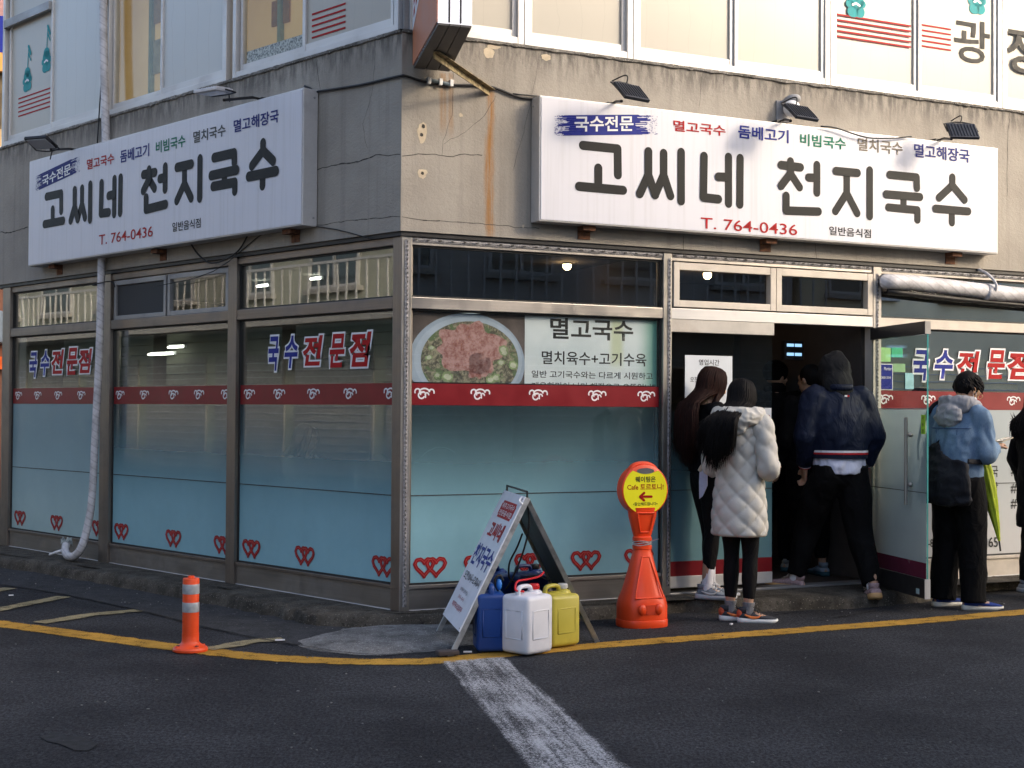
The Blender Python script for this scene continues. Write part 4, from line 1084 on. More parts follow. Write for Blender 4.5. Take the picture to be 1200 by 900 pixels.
shop_sign(FR, 'long white name board on the right-hand front, above the entrance', .926, 5.155, 2.762, 3.635, .2, lines, .0325,
  [('멸고국수', 789, 140.5, 850, 160, REDV, .020), ('돔베고기', 865, 146, 924, 168, BLUEV, .020), ('비빔국수', 937.5, 156, 991, 176, GREENV, .020), ('멸치국수', 1005, 161, 1057.5, 182, BROWNV, .020), ('멸고해장국', 1071, 168, 1136, 191, NAVYV, .020),
   ('T. 764-0436', 821, 254.5, 934, 276, REDV, .004), ('일반음식점', 971.5, 265, 1020.5, 279, DARKV, .012)],
  [(652, 135), (764, 159), (673, 136), (742, 154), 24, 18.5], [(687, 266), (1117, 297), (900, 281)])
# same lettering on the left-hand board, spread and stretched to its size
L0 = FL.at(50.4, 271.4, .2); L1 = FL.at(327, 200, .2)
zb_, zt_ = FL.at(51, 272, .2)[1], FL.at(310, 163, .2)[1]
ax_ = min(p[0] for ln in lines for p in ln) - .0325; bx_ = max(p[0] for ln in lines for p in ln) + .0325
az_ = min(p[1] for ln in lines for p in ln) - .0325; bz_ = max(p[1] for ln in lines for p in ln) + .0325
def mpl(p): return (L0[0] + (p[0] - ax_) / (bx_ - ax_) * (L1[0] - L0[0]), zb_ + (p[1] - az_) / (bz_ - az_) * (zt_ - zb_))
shop_sign(FL, 'long white name board on the shaded left-hand front with a downpipe passing behind it', -5.23, -.889, 2.757, 3.74, .2, lines, .038,
  [('멸고국수', 102.2, 187, 134, 191.5, REDV, .020), ('돔베고기', 141.3, 176.5, 175, 183, NAVYV, .020), ('비빔국수', 183, 166, 217.5, 171.5, GREENV, .020), ('멸치국수', 226.9, 154.5, 264.6, 159, BLACKV, .020), ('멸고해장국', 274.2, 141, 326.9, 143, NAVYV, .020),
   ('T. 764-0436', 116.4, 275.5, 179.3, 277, REDV, .004), ('일반음식점', 202.2, 261, 235.4, 266.5, DARKV, .012)],
  [(43, 206), (91, 207), (50, 206.5), (83.3, 207), 18, 12.5], [(66, 310), (187, 292), (342, 266)], mapx=mpl)

# floodlights on stand-off arms over the boards
def floodlight(F, base, head, label, mat, yaw=0.0, tilt=35, silver=False, reach=.52, below=False):
    s, z = F.at(*base, .2); hs, hz = F.at(*head, reach)
    t = thing('floodlight', label, 'lamp', F.M @ Matrix.Translation((s, -.2, z)), 'floodlights over the name boards')
    bm = B(); tube(bm, [(s, -.07, z + .01), (s, -.2, z + .012), (hs - .02, -reach + .10, hz - .045)], .011, 8); box(bm, s - .03, s + .03, -.14, -.07, z - .002, z + .02)
    mk('arm', bm, BLACKM, t, F.M)
    HM = F.M @ Matrix.Translation((hs, -reach, hz)) @ Matrix.Rotation(R(yaw), 4, 'Z') @ Matrix.Rotation(R(tilt), 4, 'X')
    bm = B(); box(bm, -.115, .115, -.085, .085, -.012, .014, .006)
    for k in range(9): box(bm, -.10 + k * .025 - .002, -.10 + k * .025 + .002, -.07, .07, .0142, .020)
    mk('lamp_body', bm, mat, t, HM)
    bm = B(); box(bm, -.10, .10, -.07, .07, -.0165, -.0125, .001); mk('lamp_lens', bm, simple('lamp_lens', (.55, .57, .6), .15, 0, .05, 5, 0), t, HM)
    bm = B(); tube(bm, [(-.122, 0, 0), (-.122, .10, -.01), (-.03, .125, -.01), (.03, .125, -.01), (.122, .10, -.01), (.122, 0, 0)], .006, 8); mk('yoke', bm, BLACKM, t, HM)
    bm = B(); tube(bm, catmull([(0, .085, .015), (.01, .12, .045), (.0, .15, .03), (-.03, .19, -.05)], 4), .005, 6); mk('lamp_cable', bm, CABLE, t, HM)
    return t
SILV = simple('silver_lamp_body', (.62, .62, .64), .4, .2, .08)
floodlight(FR, (722, 121), (740, 108), 'leftmost of the three dark floodlights over the right-hand board', NAVYM, 12, 46)
floodlight(FR, (920, 142), (939, 132), 'middle of the three dark floodlights over the right-hand board, in front of the round camera', NAVYM, 8, 44)
floodlight(FR, (1106, 164), (1128, 154), 'rightmost of the three dark floodlights over the right-hand board', NAVYM, -22, 50)
floodlight(FL, (82, 176), (48, 167), 'black floodlight over the left end of the left-hand board', BLACKM, 25, -22, reach=.60)
floodlight(FL, (296, 116), (250, 107), 'pale silver floodlight over the left-hand board, right of the downpipe', SILV, 12, 4, reach=.60)

# dome camera on a grey elbow bracket
s, z = FR.at(925, 128, .12)
t = thing('dome_camera', 'round white security camera on the wall behind the middle floodlight', 'camera', FR.M @ Matrix.Translation((s, -.06, z)))
bm = B(); box(bm, s - .085, s + .04, -.075, -.062, z - .09, z + .07, .004); mk('back_plate', bm, simple('camera_plate', (.25, .25, .26), .6), t, FR.M)
bm = B(); ell(bm, (s, -.15, z), (.065, .065, .065), 24, 14); mk('camera_ball', bm, simple('white_plastic', (.78, .78, .80), .35, 0, .03), t, FR.M, True)
bm = B(); tube(bm, [(s - .01, -.07, z + .045), (s - .005, -.14, z + .072), (s + .03, -.165, z + .075)], .035, 14, 3, rounded=True); mk('camera_hood', bm, simple('grey_hood', (.30, .30, .31), .5), t, FR.M, True)
bm = B(); ell(bm, (s + .01, -.205, z - .015), (.028, .02, .028), 14, 8); mk('camera_eye', bm, BLACKM, t, FR.M, True)

# projecting box sign by the corner
zu = 3.735
w1, w2, o1, o2 = ground(484.5, 80, zu), ground(527, 84, zu), ground(513, 29, zu), ground(553, 32.5, zu)
t = thing('projecting_sign', 'boxy orange and silver sign jutting out over the corner above the street', 'sign', (w1.x, w1.y, zu))
def prism(pts, z0, z1, nm, mat, par):
    bm = B(); poly(bm, [(p.x, p.y, z0) for p in pts], (0, 0, z1 - z0)); return mk(nm, bm, mat, par)
SHEETM = metal('polished_sheet', (.62, .62, .66), .22, .1, .85, 'v', .15)
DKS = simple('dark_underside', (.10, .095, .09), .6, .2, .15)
prism([w1, w2, o2, o1], zu + .012, 6.6, 'sign_box', SHEETM, t)
for k in range(3):
    a, b = k / 3 + .012, (k + 1) / 3 - .012
    prism([w1.lerp(w2, a), w1.lerp(w2, b), o1.lerp(o2, b), o1.lerp(o2, a)], zu, zu + .0115, 'bottom_panel', DKS, t)
d_ = (w1 - o1); d_.z = 0; q_ = Vector((-d_.y, d_.x, 0)).normalized(); 
if q_.x > 0: q_ = -q_
ORG = simple('orange_sign_face', (.52, .15, .045), .4, 0, .1, 3, 0)
prism([o1 + q_ * .001, w1 + q_ * .001, w1 + q_ * .006, o1 + q_ * .006], zu + .02, 6.6, 'sign_face', ORG, t)
SM = Matrix(((-d_.normalized().x * -1, q_.x * -1, 0, o1.x), (d_.normalized().y, -q_.y, 0, o1.y), (0, 0, 1, 0), (0, 0, 0, 1)))
bm = B(); poly(bm, [(v.x, v.y, z) for v, z in ((w1 + q_ * .008, 3.98), (w1 + q_ * .008, 4.30), (o1 + q_ * .008, 4.75), (o1 + q_ * .008, 4.43))]); mkflat('letter_stripe', bm, WHITEV, t)
bm = B()
for k in range(9):
    f = .06 + k * .105; p = w1.lerp(o1, f) + q_ * .011; p2 = w1.lerp(o1, f + .05) + q_ * .011; z = 4.03 + .45 * f
    for (za_, zb2) in ((0, .05), (.08, .12), (.15, .21)):
        bm.faces.new([bm.verts.new(v) for v in ((p.x, p.y, z + za_), (p2.x, p2.y, z + za_ + .02), (p2.x, p2.y, z + zb2 + .02), (p.x, p.y, z + zb2))])
mkflat('letter_marks', bm, REDV, t)
o_d = (o2 - o1); o_d.z = 0; fr_ = -Vector((-o_d.y, o_d.x, 0)).normalized()
for k in (1, 2):
    p = o1.lerp(o2, k / 3); e = o_d.normalized() * .005
    prism([p - e + fr_ * .002, p + e + fr_ * .002, p + e + fr_ * .006, p - e + fr_ * .006], zu + .02, 6.6, 'panel_joint', BLACKM, t)
# rusty stay bar
sa_ = ground(511, 60, zu - .005); s2, z2 = FR.at(577, 105, .062); sb_ = FR.pt(s2, -.062, z2)
bm = B(); dv = (sb_ - sa_).normalized(); u_ = dv.cross(Vector((0, 0, 1))).normalized() * .022; v_ = u_.cross(dv).normalized() * .022
for (a1_, a2_, b1_, b2_) in ((-u_ - v_ * .2, u_ - v_ * .2, u_ + v_ * 0, -u_ + v_ * 0), (-u_ - v_ * .2, -u_ * .7 - v_ * .2, -u_ * .7 - v_ * 2, -u_ - v_ * 2)):
    A = [bm.verts.new(sa_ + k) for k in (a1_, a2_, b1_, b2_)]; C_ = [bm.verts.new(sb_ + k) for k in (a1_, a2_, b1_, b2_)]
    for i in range(4): bm.faces.new((A[i], A[(i + 1) % 4], C_[(i + 1) % 4], C_[i]))
    bm.faces.new(A[::-1]); bm.faces.new(C_)
mk('stay_bar', bm, simple('rusty_painted_bar', (.30, .24, .13), .8, 0, .5, 25, .3, dirt=.8, dirtcol=(.14, .06, .025)), t)

# cables on the render
def cable(F, px, d, label, r=.007, name='wall_cable'):
    P = []
    for q in px:
        dd = q[2] if len(q) > 2 else d
        s, z = F.at(q[0], q[1], dd); P.append(F.pt(s, -dd, z))
    bm = B(); tube(bm, P, r, 6, 4); o = mk(name, bm, CABLE, None, None, True); return tag(o, label, 'cable')
P = [FL.pt(*(lambda a: (a[0], -.075, a[1]))(FL.at(x, y, .075))) for x, y in ((357, 101), (364, 104), (368, 109), (374, 107), (420, 100), (455, 92), (469, 89))]
P += [FR.pt(*(lambda a: (a[0], -.075, a[1]))(FR.at(x, y, .075))) for x, y in ((476, 89), (495, 95), (520, 99), (560, 100), (580, 103), (600, 111), (615, 115), (632, 115))]
bm = B(); tube(bm, P, .009, 6, 3); tag(mk('wall_cable', bm, CABLE, None, None, True), 'black cable running round the corner between the two name boards', 'cable')
cable(FL, [(224, 286, .1), (232, 298, .09), (245, 308, .07), (262, 305, .07), (280, 293, .08), (292, 272, .1)], .08, 'black cable looping below the middle of the left-hand board')
cable(FL, [(180, 336), (250, 318), (318, 268), (379, 266.5), (432, 279)], .07, 'thin wire strung below the right end of the left-hand board', .004)
cable(FL, [(126, 0, .05), (121, 60, .07), (117, 120, .08), (114, 168, .08)], .08, 'thin dark cable hanging beside the top of the left downpipe', .006)
cable(FR, [(962, 148, .22), (980, 150, .24), (1015, 161, .24), (1045, 162, .23), (1068, 160, .22)], .22, 'black cable drooping over the top edge of the right-hand board', .006)
cable(FR, [(601, 110), (632, 113)], .08, 'short cable end at the left edge of the right-hand board', .006)
# cable clamp with split junction
s, z = FR.at(515, 97, .07); t = thing('cable_joint', 'grey taped cable joint on the chipped render by the corner', 'cable joint', FR.M @ Matrix.Translation((s, -.06, z)))
bm = B(); tube(bm, [(s - .085, -.08, z + .012), (s + .09, -.08, z - .01)], .014, 8); mk('sleeve', bm, simple('blue_grey_tape', (.12, .16, .18), .6), t, FR.M)
bm = B()
for x in (-.085, .0, .08): box(bm, s + x - .012, s + x + .012, -.098, -.062, z - .022, z + .025, .003)
mk('clip', bm, GALV, t, FR.M)

# downpipes
WRAP = Mt('wrapped_white_pipe')
X, Y, Z = WRAP.xyz(); b_ = WRAP.math('SINE', WRAP.math('ADD', WRAP.math('MULTIPLY', Z, 95), WRAP.math('MULTIPLY', X, 60)))
c_ = WRAP.mix(WRAP.rng(WRAP.noise(8, 6, .7), .35, .7), (.66, .65, .67), (.42, .41, .42))
c_ = WRAP.mix(WRAP.rng(b_, .7, 1, 0, .35), c_, (.25, .24, .25))
WRAP = WRAP.fin(WRAP.bsdf(c_, .6, 0, WRAP.bump(WRAP.math('ADD', WRAP.math('MULTIPLY', b_, .12), WRAP.noise(40, 4)), .35, .005)))
t = thing('downpipe', 'white wrapped downpipe on the left-hand front curling at its foot', 'pipe', FL.pt(FL.at(78, 650, .2)[0], -.2, .10))
def wallpath(F, px):
    out = []
    for x, y, d in px:
        s, z = F.at(x, y, d); out.append(F.pt(s, -d, z))
    return out
bm = B(); tube(bm, wallpath(FL, [(121, -60, .11), (121.5, 60, .11), (124, 165, .11), (120, 240, .11)]), .036, 12, 3); mk('pipe', bm, WRAP, t, None, True)
bm = B(); P_ = wallpath(FL, [(120, 240, .11), (118.5, 330, .11), (116, 420, .11), (112, 500, .12), (108, 580, .13), (103, 615, .15), (96, 640, .2), (88, 651, .22), (80, 652, .22), (76.5, 645, .2), (78, 636, .15)])
for p in P_: p.z = max(p.z, .145)
tube(bm, P_, [.033] * 5 + [.035] * 6, 12, 4); mk('pipe', bm, WRAP, t, None, True)
bm = B()
for k in range(26):
    a_ = random.uniform(0, 6.28); q = P_[-1]; tube(bm, [q + Vector((0, 0, .0)), q + Vector((math.cos(a_) * .04, math.sin(a_) * .04, random.uniform(-.01, .05))), q + Vector((math.cos(a_) * .05, math.sin(a_) * .05, random.uniform(-.03, .04)))], [.012, .009, .003], 5)
mk('torn_lagging', bm, simple('grey_lagging', (.36, .40, .40), .9, 0, .4, 30), t)
bm = B(); tube(bm, wallpath(FL, [(73, 645, .22), (66, 647, .25), (58, 650, .27)]), [.012, .011, .009], 6, 3); mk('tail_hose', bm, WHITEV, t)
s, z = FL.at(118, 333, .11)
bm = B(); tube(bm, catmull([FL.pt(s - .06, -.06, z), FL.pt(s - .045, -.16, z - .01), FL.pt(s + .05, -.16, z), FL.pt(s + .10, -.06, z + .02), FL.pt(s + .14, -.05, z - .03)], 4), .006, 6); mk('tie_wire', bm, CABLE, t)
t = thing('wrapped_duct', 'thick white wrapped pipe running level above the right-hand window', 'pipe', FR.pt(*(lambda a: (a[0], -.12, a[1]))(FR.at(1035, 330, .12))))
P_ = wallpath(FR, [(1036, 329, .03), (1040, 330, .10), (1070, 331.5, .12), (1110, 336, .12), (1152, 341, .12), (1156, 342, .12), (1200, 346, .12), (1290, 352, .12)])
bm = B(); tube(bm, P_, [.05, .060, .062, .062, .062, .070, .063, .063], 16, 4); mk('pipe', bm, WRAP, t, None, True)
bm = B(); tube(bm, wallpath(FR, [(1041, 341, .10), (1100, 348, .11), (1160, 354, .11), (1290, 366, .11)]), .022, 8, 3); mk('black_hose', bm, CABLE, t, None, True)
s, z = FR.at(1155, 335, .1); bm = B(); tube(bm, catmull([FR.pt(s - .03, -.05, z + .14), FR.pt(s - .01, -.14, z + .09), FR.pt(s + .02, -.20, z), FR.pt(s + .03, -.15, z - .09)], 4), .012, 8); mk('cloth_tie', bm, WRAP, t)

# ================================================================== STREET THINGS
# flexible bollard
OR = simple('orange_plastic', (.78, .075, .012), .42, 0, .12, 6, .1, 40, .002, dirt=.35, dirtcol=(.20, .03, .015))
REFL = simple('reflective_band', (.40, .43, .46), .35, .2, .12, 40, .1)
g = ground(223, 763.5)
t = thing('bollard', 'short orange flexible bollard with two silver bands on the yellow line', 'bollard', g); M_ = WM[t.name]
bm = B(); lathe(bm, [(.103, .0), (.104, .012), (.098, .022), (.070, .034), (.055, .048), (.050, .060), (.050, .105)], 32, (0, 0, .006)); 
for k in range(4):
    a_ = k * math.pi / 2 + .7; ell(bm, (math.cos(a_) * .077, math.sin(a_) * .077, .030), (.02, .012, .014), 10, 6, Matrix.Rotation(a_, 3, 'Z'))
mk('base', bm, OR, t, M_, True, 35)
bm = B(); lathe(bm, [(.0485, .10), (.0485, .43), (.046, .437), (.020, .439), (.019, .450), (.012, .452)], 32); mk('post', bm, OR, t, M_, True, 35)
for z in (.237, .345):
    bm = B(); lathe(bm, [(.0492, z), (.0500, z + .003), (.0500, z + .055), (.0492, z + .058)], 32); mk('reflective_band', bm, REFL, t, M_, True, 35)
bm = B()
for k in range(4):
    a_ = k * math.pi / 2 + .7; ell(bm, (math.cos(a_) * .080, math.sin(a_) * .080, .042), (.012, .009, .004), 10, 6)
mk('bolt_head', bm, BLACKM, t, M_)

# waiting sign: orange bottle-shaped stand with yellow disc
g = ground(752, 733); rot = Matrix.Rotation(R(20), 4, 'Z')
t = thing('waiting_sign', 'orange plastic stand with a round yellow waiting notice and red arrow', 'sign', Matrix.Translation((g.x, g.y, 0)) @ rot); M_ = WM[t.name]
ORR = simple('bright_orange_plastic', (.84, .065, .010), .38, 0, .08, 5, .08, 30, .002)
bm = B(); lathe(bm, [(.150, .0), (.163, .008), (.168, .03), (.169, .14), (.163, .165), (.158, .185), (.135, .24), (.10, .36), (.066, .49), (.060, .505), (.060, .52)], 48, power=2.6, sy=.82)
bw = mk('base', bm, ORR, t, M_, True, 50)
bm = B(); lathe(bm, [(.058, .515), (.066, .522), (.066, .545), (.056, .552), (.056, .57), (.066, .577), (.066, .598), (.058, .605)], 40, power=2.4, sy=.8); mk('neck', bm, ORR, t, M_, True, 40)
bm = B(); lathe(bm, [(.060, .60), (.072, .64), (.098, .74), (.105, .80)], 40, power=2.6, sy=.55); mk('shoulder', bm, ORR, t, M_, True, 50)
# raised triangular panels front
def raised(pts, y, th, nm):
    bm = B(); poly(bm, [(x, y(z), z) for x, z in pts], (0, -th, 0)); bmesh.ops.bevel(bm, geom=list({e for e in bm.edges}), offset=.004, segments=2, affect='EDGES'); return mk(nm, bm, ORR, t, M_, True, 30)
def front_y(z):  # front surface of the lower cone
    prof = [(.185, .158), (.24, .135), (.36, .10), (.49, .066)]
    for (za, ra), (zb, rb) in zip(prof, prof[1:]):
        if z <= zb: return -(ra + (rb - ra) * (z - za) / (zb - za)) * .82 + .006
    return -.06 * .82
bm = B()
for pts in ([(-.105, .20), (.105, .20)], [(.105, .20), (.026, .47)], [(.026, .47), (-.026, .47)], [(-.026, .47), (-.105, .20)]):
    (xa, za), (xb, zb) = pts; tube(bm, [(xa + (xb - xa) * i / 6, front_y(za + (zb - za) * i / 6) - .003, za + (zb - za) * i / 6) for i in range(7)], .006, 8, rounded=True)
mk('raised_rib', bm, ORR, t, M_, True)
bm = B()
for pts in ([(-.062, .765), (.062, .765)], [(.062, .765), (.034, .635)], [(.034, .635), (-.034, .635)], [(-.034, .635), (-.062, .765)]):
    (xa, za), (xb, zb) = pts; tube(bm, [(xa, -.036 - (za - .6) * .14, za), (xb, -.036 - (zb - .6) * .14, zb)], .0055, 8, rounded=True)
mk('raised_rib', bm, ORR, t, M_, True)
for sx_ in (-1, 1):
    bm = B(); box(bm, -.034 if sx_ < 0 else .034 - .0, .034 if sx_ > 0 else -.034 + .0, 0, 0, 0, 0) if False else ell(bm, (sx_ * .062, -.136, .125), (.030, .018, .038), 14, 10); mk('foot_boss', bm, ORR, t, M_, True)
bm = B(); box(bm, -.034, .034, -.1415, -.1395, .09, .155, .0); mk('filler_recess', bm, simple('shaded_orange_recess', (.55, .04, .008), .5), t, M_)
bm = B(); lathe(bm, [(.170, .0), (.172, .004), (.172, .045), (.170, .050)], 48, power=2.6, sy=.82); mk('foot_band', bm, ORR, t, M_, True, 40)
# disc head
zc, rc = .920, .172
bm = B()
def discring(r0, r1, y0, y1, seg=56):
    pass
tube(bm, [(0, .045, zc), (0, .040, zc), (0, -.040, zc), (0, -.045, zc)], [(rc - .006,) * 2, (rc,) * 2, (rc,) * 2, (rc - .006,) * 2], 64, ref=(0, 0, 1)); mk('disc', bm, ORR, t, M_, True, 40)
bm = B(); n = 60; pts = []
for i in range(n):
    a_ = math.pi / 2 + 2 * math.pi * i / n; x, z = (rc - .010) * math.cos(a_), (rc - .010) * math.sin(a_)
    da = min(i, n - i) / n * 2 * math.pi
    if da < .62: z -= .050 * (1 - (da / .62) ** 2) * 1.0
    pts.append((x, -.047, zc + z))
poly(bm, pts); bmesh.ops.triangulate(bm, faces=bm.faces[:]); mkflat('yellow_notice', bm, simple('yellow_print', (.92, .86, .015), .4, 0, .04, 4, 0), t, M_)
bm = B(); tube(bm, catmull([(-.10, 0, zc + .125), (-.075, 0, zc + .158), (-.03, 0, zc + .175), (.03, 0, zc + .175), (.075, 0, zc + .158), (.10, 0, zc + .125)], 4), [(.016, .03)] * 21, 12, ref=(0, 1, 0), rounded=True); mk('carry_handle', bm, ORR, t, M_, True)
bm = B(); poly(bm, [(x, -.0475, zc + z) for x, z in [( .065 * math.cos(a_), .128 + .020 * math.sin(a_)) for a_ in [2 * math.pi * i / 24 for i in range(24)]]]); mkflat('handle_gap', bm, simple('handle_gap_dark', (.12, .12, .13), .8), t, M_)
for body, x0, x1, z0, z1, mt, bo in (('웨이팅은', -.075, .075, .052, .092, BLACKV, .020), ('Cafe 토르토니!', -.135, .135, .000, .042, REDV, .012), ('•할인해드립니다•', -.09, .09, -.105, -.082, BLACKV, .008)):
    text('lettering', body, mt, t, M_, x0, x1, zc + z0, zc + z1, -.0485, bo)
bm = B(); stroke(bm, [(-.035, zc - .045), (.045, zc - .045)], .008, -.0485); stroke(bm, [(-.010, zc - .020), (-.040, zc - .045), (-.010, zc - .070)], .008, -.0485); mkflat('red_arrow', bm, REDV, t, M_)
bm = B()
for z in (.548, .560, .572): tube(bm, [(.068 * math.cos(a_), .055 * math.sin(a_), z + .004 * math.sin(3 * a_ + z * 90)) for a_ in [2 * math.pi * i / 24 for i in range(25)]], .0028, 5)
tube(bm, [(.062, -.03, .572), (.085, -.05, .585), (.098, -.055, .588)], .002, 5)
mk('wire_tie', bm, simple('silver_wire', (.7, .7, .72), .3, .5), t, M_)

# A-frame board -------------------------------------------------------
f1 = ground(525, 770); b1 = ground(507, 747); f2 = ground(703, 752); wv = b1 - f1; b2 = f2 + wv
apex = (f1 + f2) / 2; apex.z = .94
t = thing('sandwich_board', 'leaning white a-frame board with red and blue lettering by the jerry cans', 'a-frame sign', (apex.x, apex.y, 0))
def panel_frame(ft, top, wv, bottom_gap, side):
    """matrix: x across (towards wv), z up the slope"""
    up = (top - ft).normalized(); ac = wv.normalized(); nn = ac.cross(up).normalized()
    return Matrix(((ac.x, nn.x, up.x, ft.x), (ac.y, nn.y, up.y, ft.y), (ac.z, nn.z, up.z, ft.z), (0, 0, 0, 1)))
W_ = wv.length; Ls = (apex - f1).length; Lr = (apex - f2).length
# left panel: x axis from back to front so that lettering reads left to right from outside
upL = (apex - f1).normalized(); acL = (-wv).normalized(); nnL = upL.cross(acL).normalized()   # x=acL, y=into board
nnL = (-acL.cross(upL)).normalized()
PL = Matrix(((acL.x, nnL.x, upL.x, b1.x), (acL.y, nnL.y, upL.y, b1.y), (acL.z, nnL.z, upL.z, b1.z), (0, 0, 0, 1)))
# y axis must point inwards (towards the other leg)
if Vector((PL[0][1], PL[1][1], PL[2][1])).dot(f2 - f1) < 0:
    for i in range(3): PL[i][1] *= -1
SLT = simple('grey_aluminium_leg', (.34, .34, .33), .42, .7, .2, 20, .1, dirt=.3)
for x in (.012, W_ - .012):
    bm = B(); box(bm, x - .012, x + .012, 0, .030, .0, Ls - .02, .002); mk('leg', bm, SLT, t, PL)
for z in (.17, Ls - .05):
    bm = B(); box(bm, .0245, W_ - .0245, .002, .028, z, z + .025, .002); mk('cross_rail', bm, SLT, t, PL)
BRD = simple('white_board', (.70, .71, .76), .45, 0, .05, 6, .05, dirt=.12)
bm = B(); box(bm, .0, W_, -.008, -.001, .16, Ls - .02, .0); fb = mk('notice_panel', bm, BRD, t, PL)
zt = Ls - .02
def bx_(u0, u1, v0, v1): return (W_ * u0, W_ * u1, .16 + (zt - .16) * v0, .16 + (zt - .16) * v1)
a0_, a1_, c0_, c1_ = bx_(.22, .88, .80, .93); bm = B(); box(bm, a0_, a1_, -.0095, -.0085, c0_, c1_); bmesh.ops.bevel(bm, geom=[e for e in bm.edges if abs(e.verts[0].co.y - e.verts[1].co.y) > .0005], offset=.02, segments=4, affect='EDGES'); mk('red_label', bm, REDV, t, PL)
for body, u0, u1, v0, v1, mt, bo in (('제주고기국수', .27, .83, .872, .915, WHITEV, .01), ('전문음식점', .27, .83, .818, .860, WHITEV, .01), ('고씨네', .20, .84, .635, .765, REDV, .03), ('천지국수', .06, .96, .415, .580, BLUEV, .03), ('오전10시~오후6시', .10, .92, .300, .365, DARKV, .012), ('브레이크타임', .22, .62, .215, .245, BLACKV, .0), ('3시~5시', .30, .60, .165, .195, REDV, .0), ('매주목요일휴무', .18, .72, .095, .135, REDV, .01)):
    a0_, a1_, c0_, c1_ = bx_(u0, u1, v0, v1); text('lettering', body, mt, t, PL, a0_, a1_, c0_, c1_, -.0105, bo)
bm = B()
for u in (.03, .97):
    for v in (.02, .5, .98):
        a0_, _, c0_, _ = bx_(u, 1, v, 1); tube(bm, [(a0_, -.012, c0_), (a0_, -.008, c0_)], .004, 8)
mk('rivet', bm, GALV, t, PL)
# right panel (seen from inside)
upR = (apex - f2).normalized(); acR = wv.normalized(); nR_ = acR.cross(upR).normalized()
if nR_.dot(f1 - f2) < 0: nR_ = -nR_
PR = Matrix(((acR.x, nR_.x, upR.x, f2.x), (acR.y, nR_.y, upR.y, f2.y), (acR.z, nR_.z, upR.z, f2.z), (0, 0, 0, 1)))
for x in (.012, W_ - .012):
    bm = B(); box(bm, x - .012, x + .012, 0, .030, .0, Lr - .02, .002); mk('leg', bm, SLT, t, PR)
bm = B(); box(bm, .0245, W_ - .0245, .002, .012, .16, Lr - .03, .001); mk('notice_panel', bm, simple('dark_board_back', (.045, .055, .055), .6, 0, .2, 5, .1), t, PR)
bm = B(); box(bm, .0245, W_ - .0245, .013, .028, .16, .185, .001); mk('cross_rail', bm, SLT, t, PR)
# hinge wire, wooden wedge foot
bm = B(); ah = apex.copy(); ah.z += .0
tube(bm, [apex + wv * .02 + Vector((0, 0, -.03)), apex + wv * .02 + Vector((0, 0, .015)), apex + wv * .98 + Vector((0, 0, .015)), apex + wv * .98 + Vector((0, 0, -.03))], .007, 8); mk('carry_rod', bm, BLACKM, t)
bm = B(); tube(bm, catmull([apex + wv * .1 + Vector((-.02, 0, -.02)), apex + Vector((-.05, -.02, -.04)), apex + wv * -.0 + Vector((-.03, -.03, -.06))], 3), .007, 6); mk('white_string', bm, WHITEV, t)
bm = B(); box(bm, -.07, .06, -.035, .035, 0, .028, .008); mk('foot_wedge', bm, RUST if False else simple('dark_wedge', (.06, .05, .05), .9), t, Matrix.Translation((f1.x, f1.y, .014)) @ Matrix.Rotation(.4, 4, 'Z'))

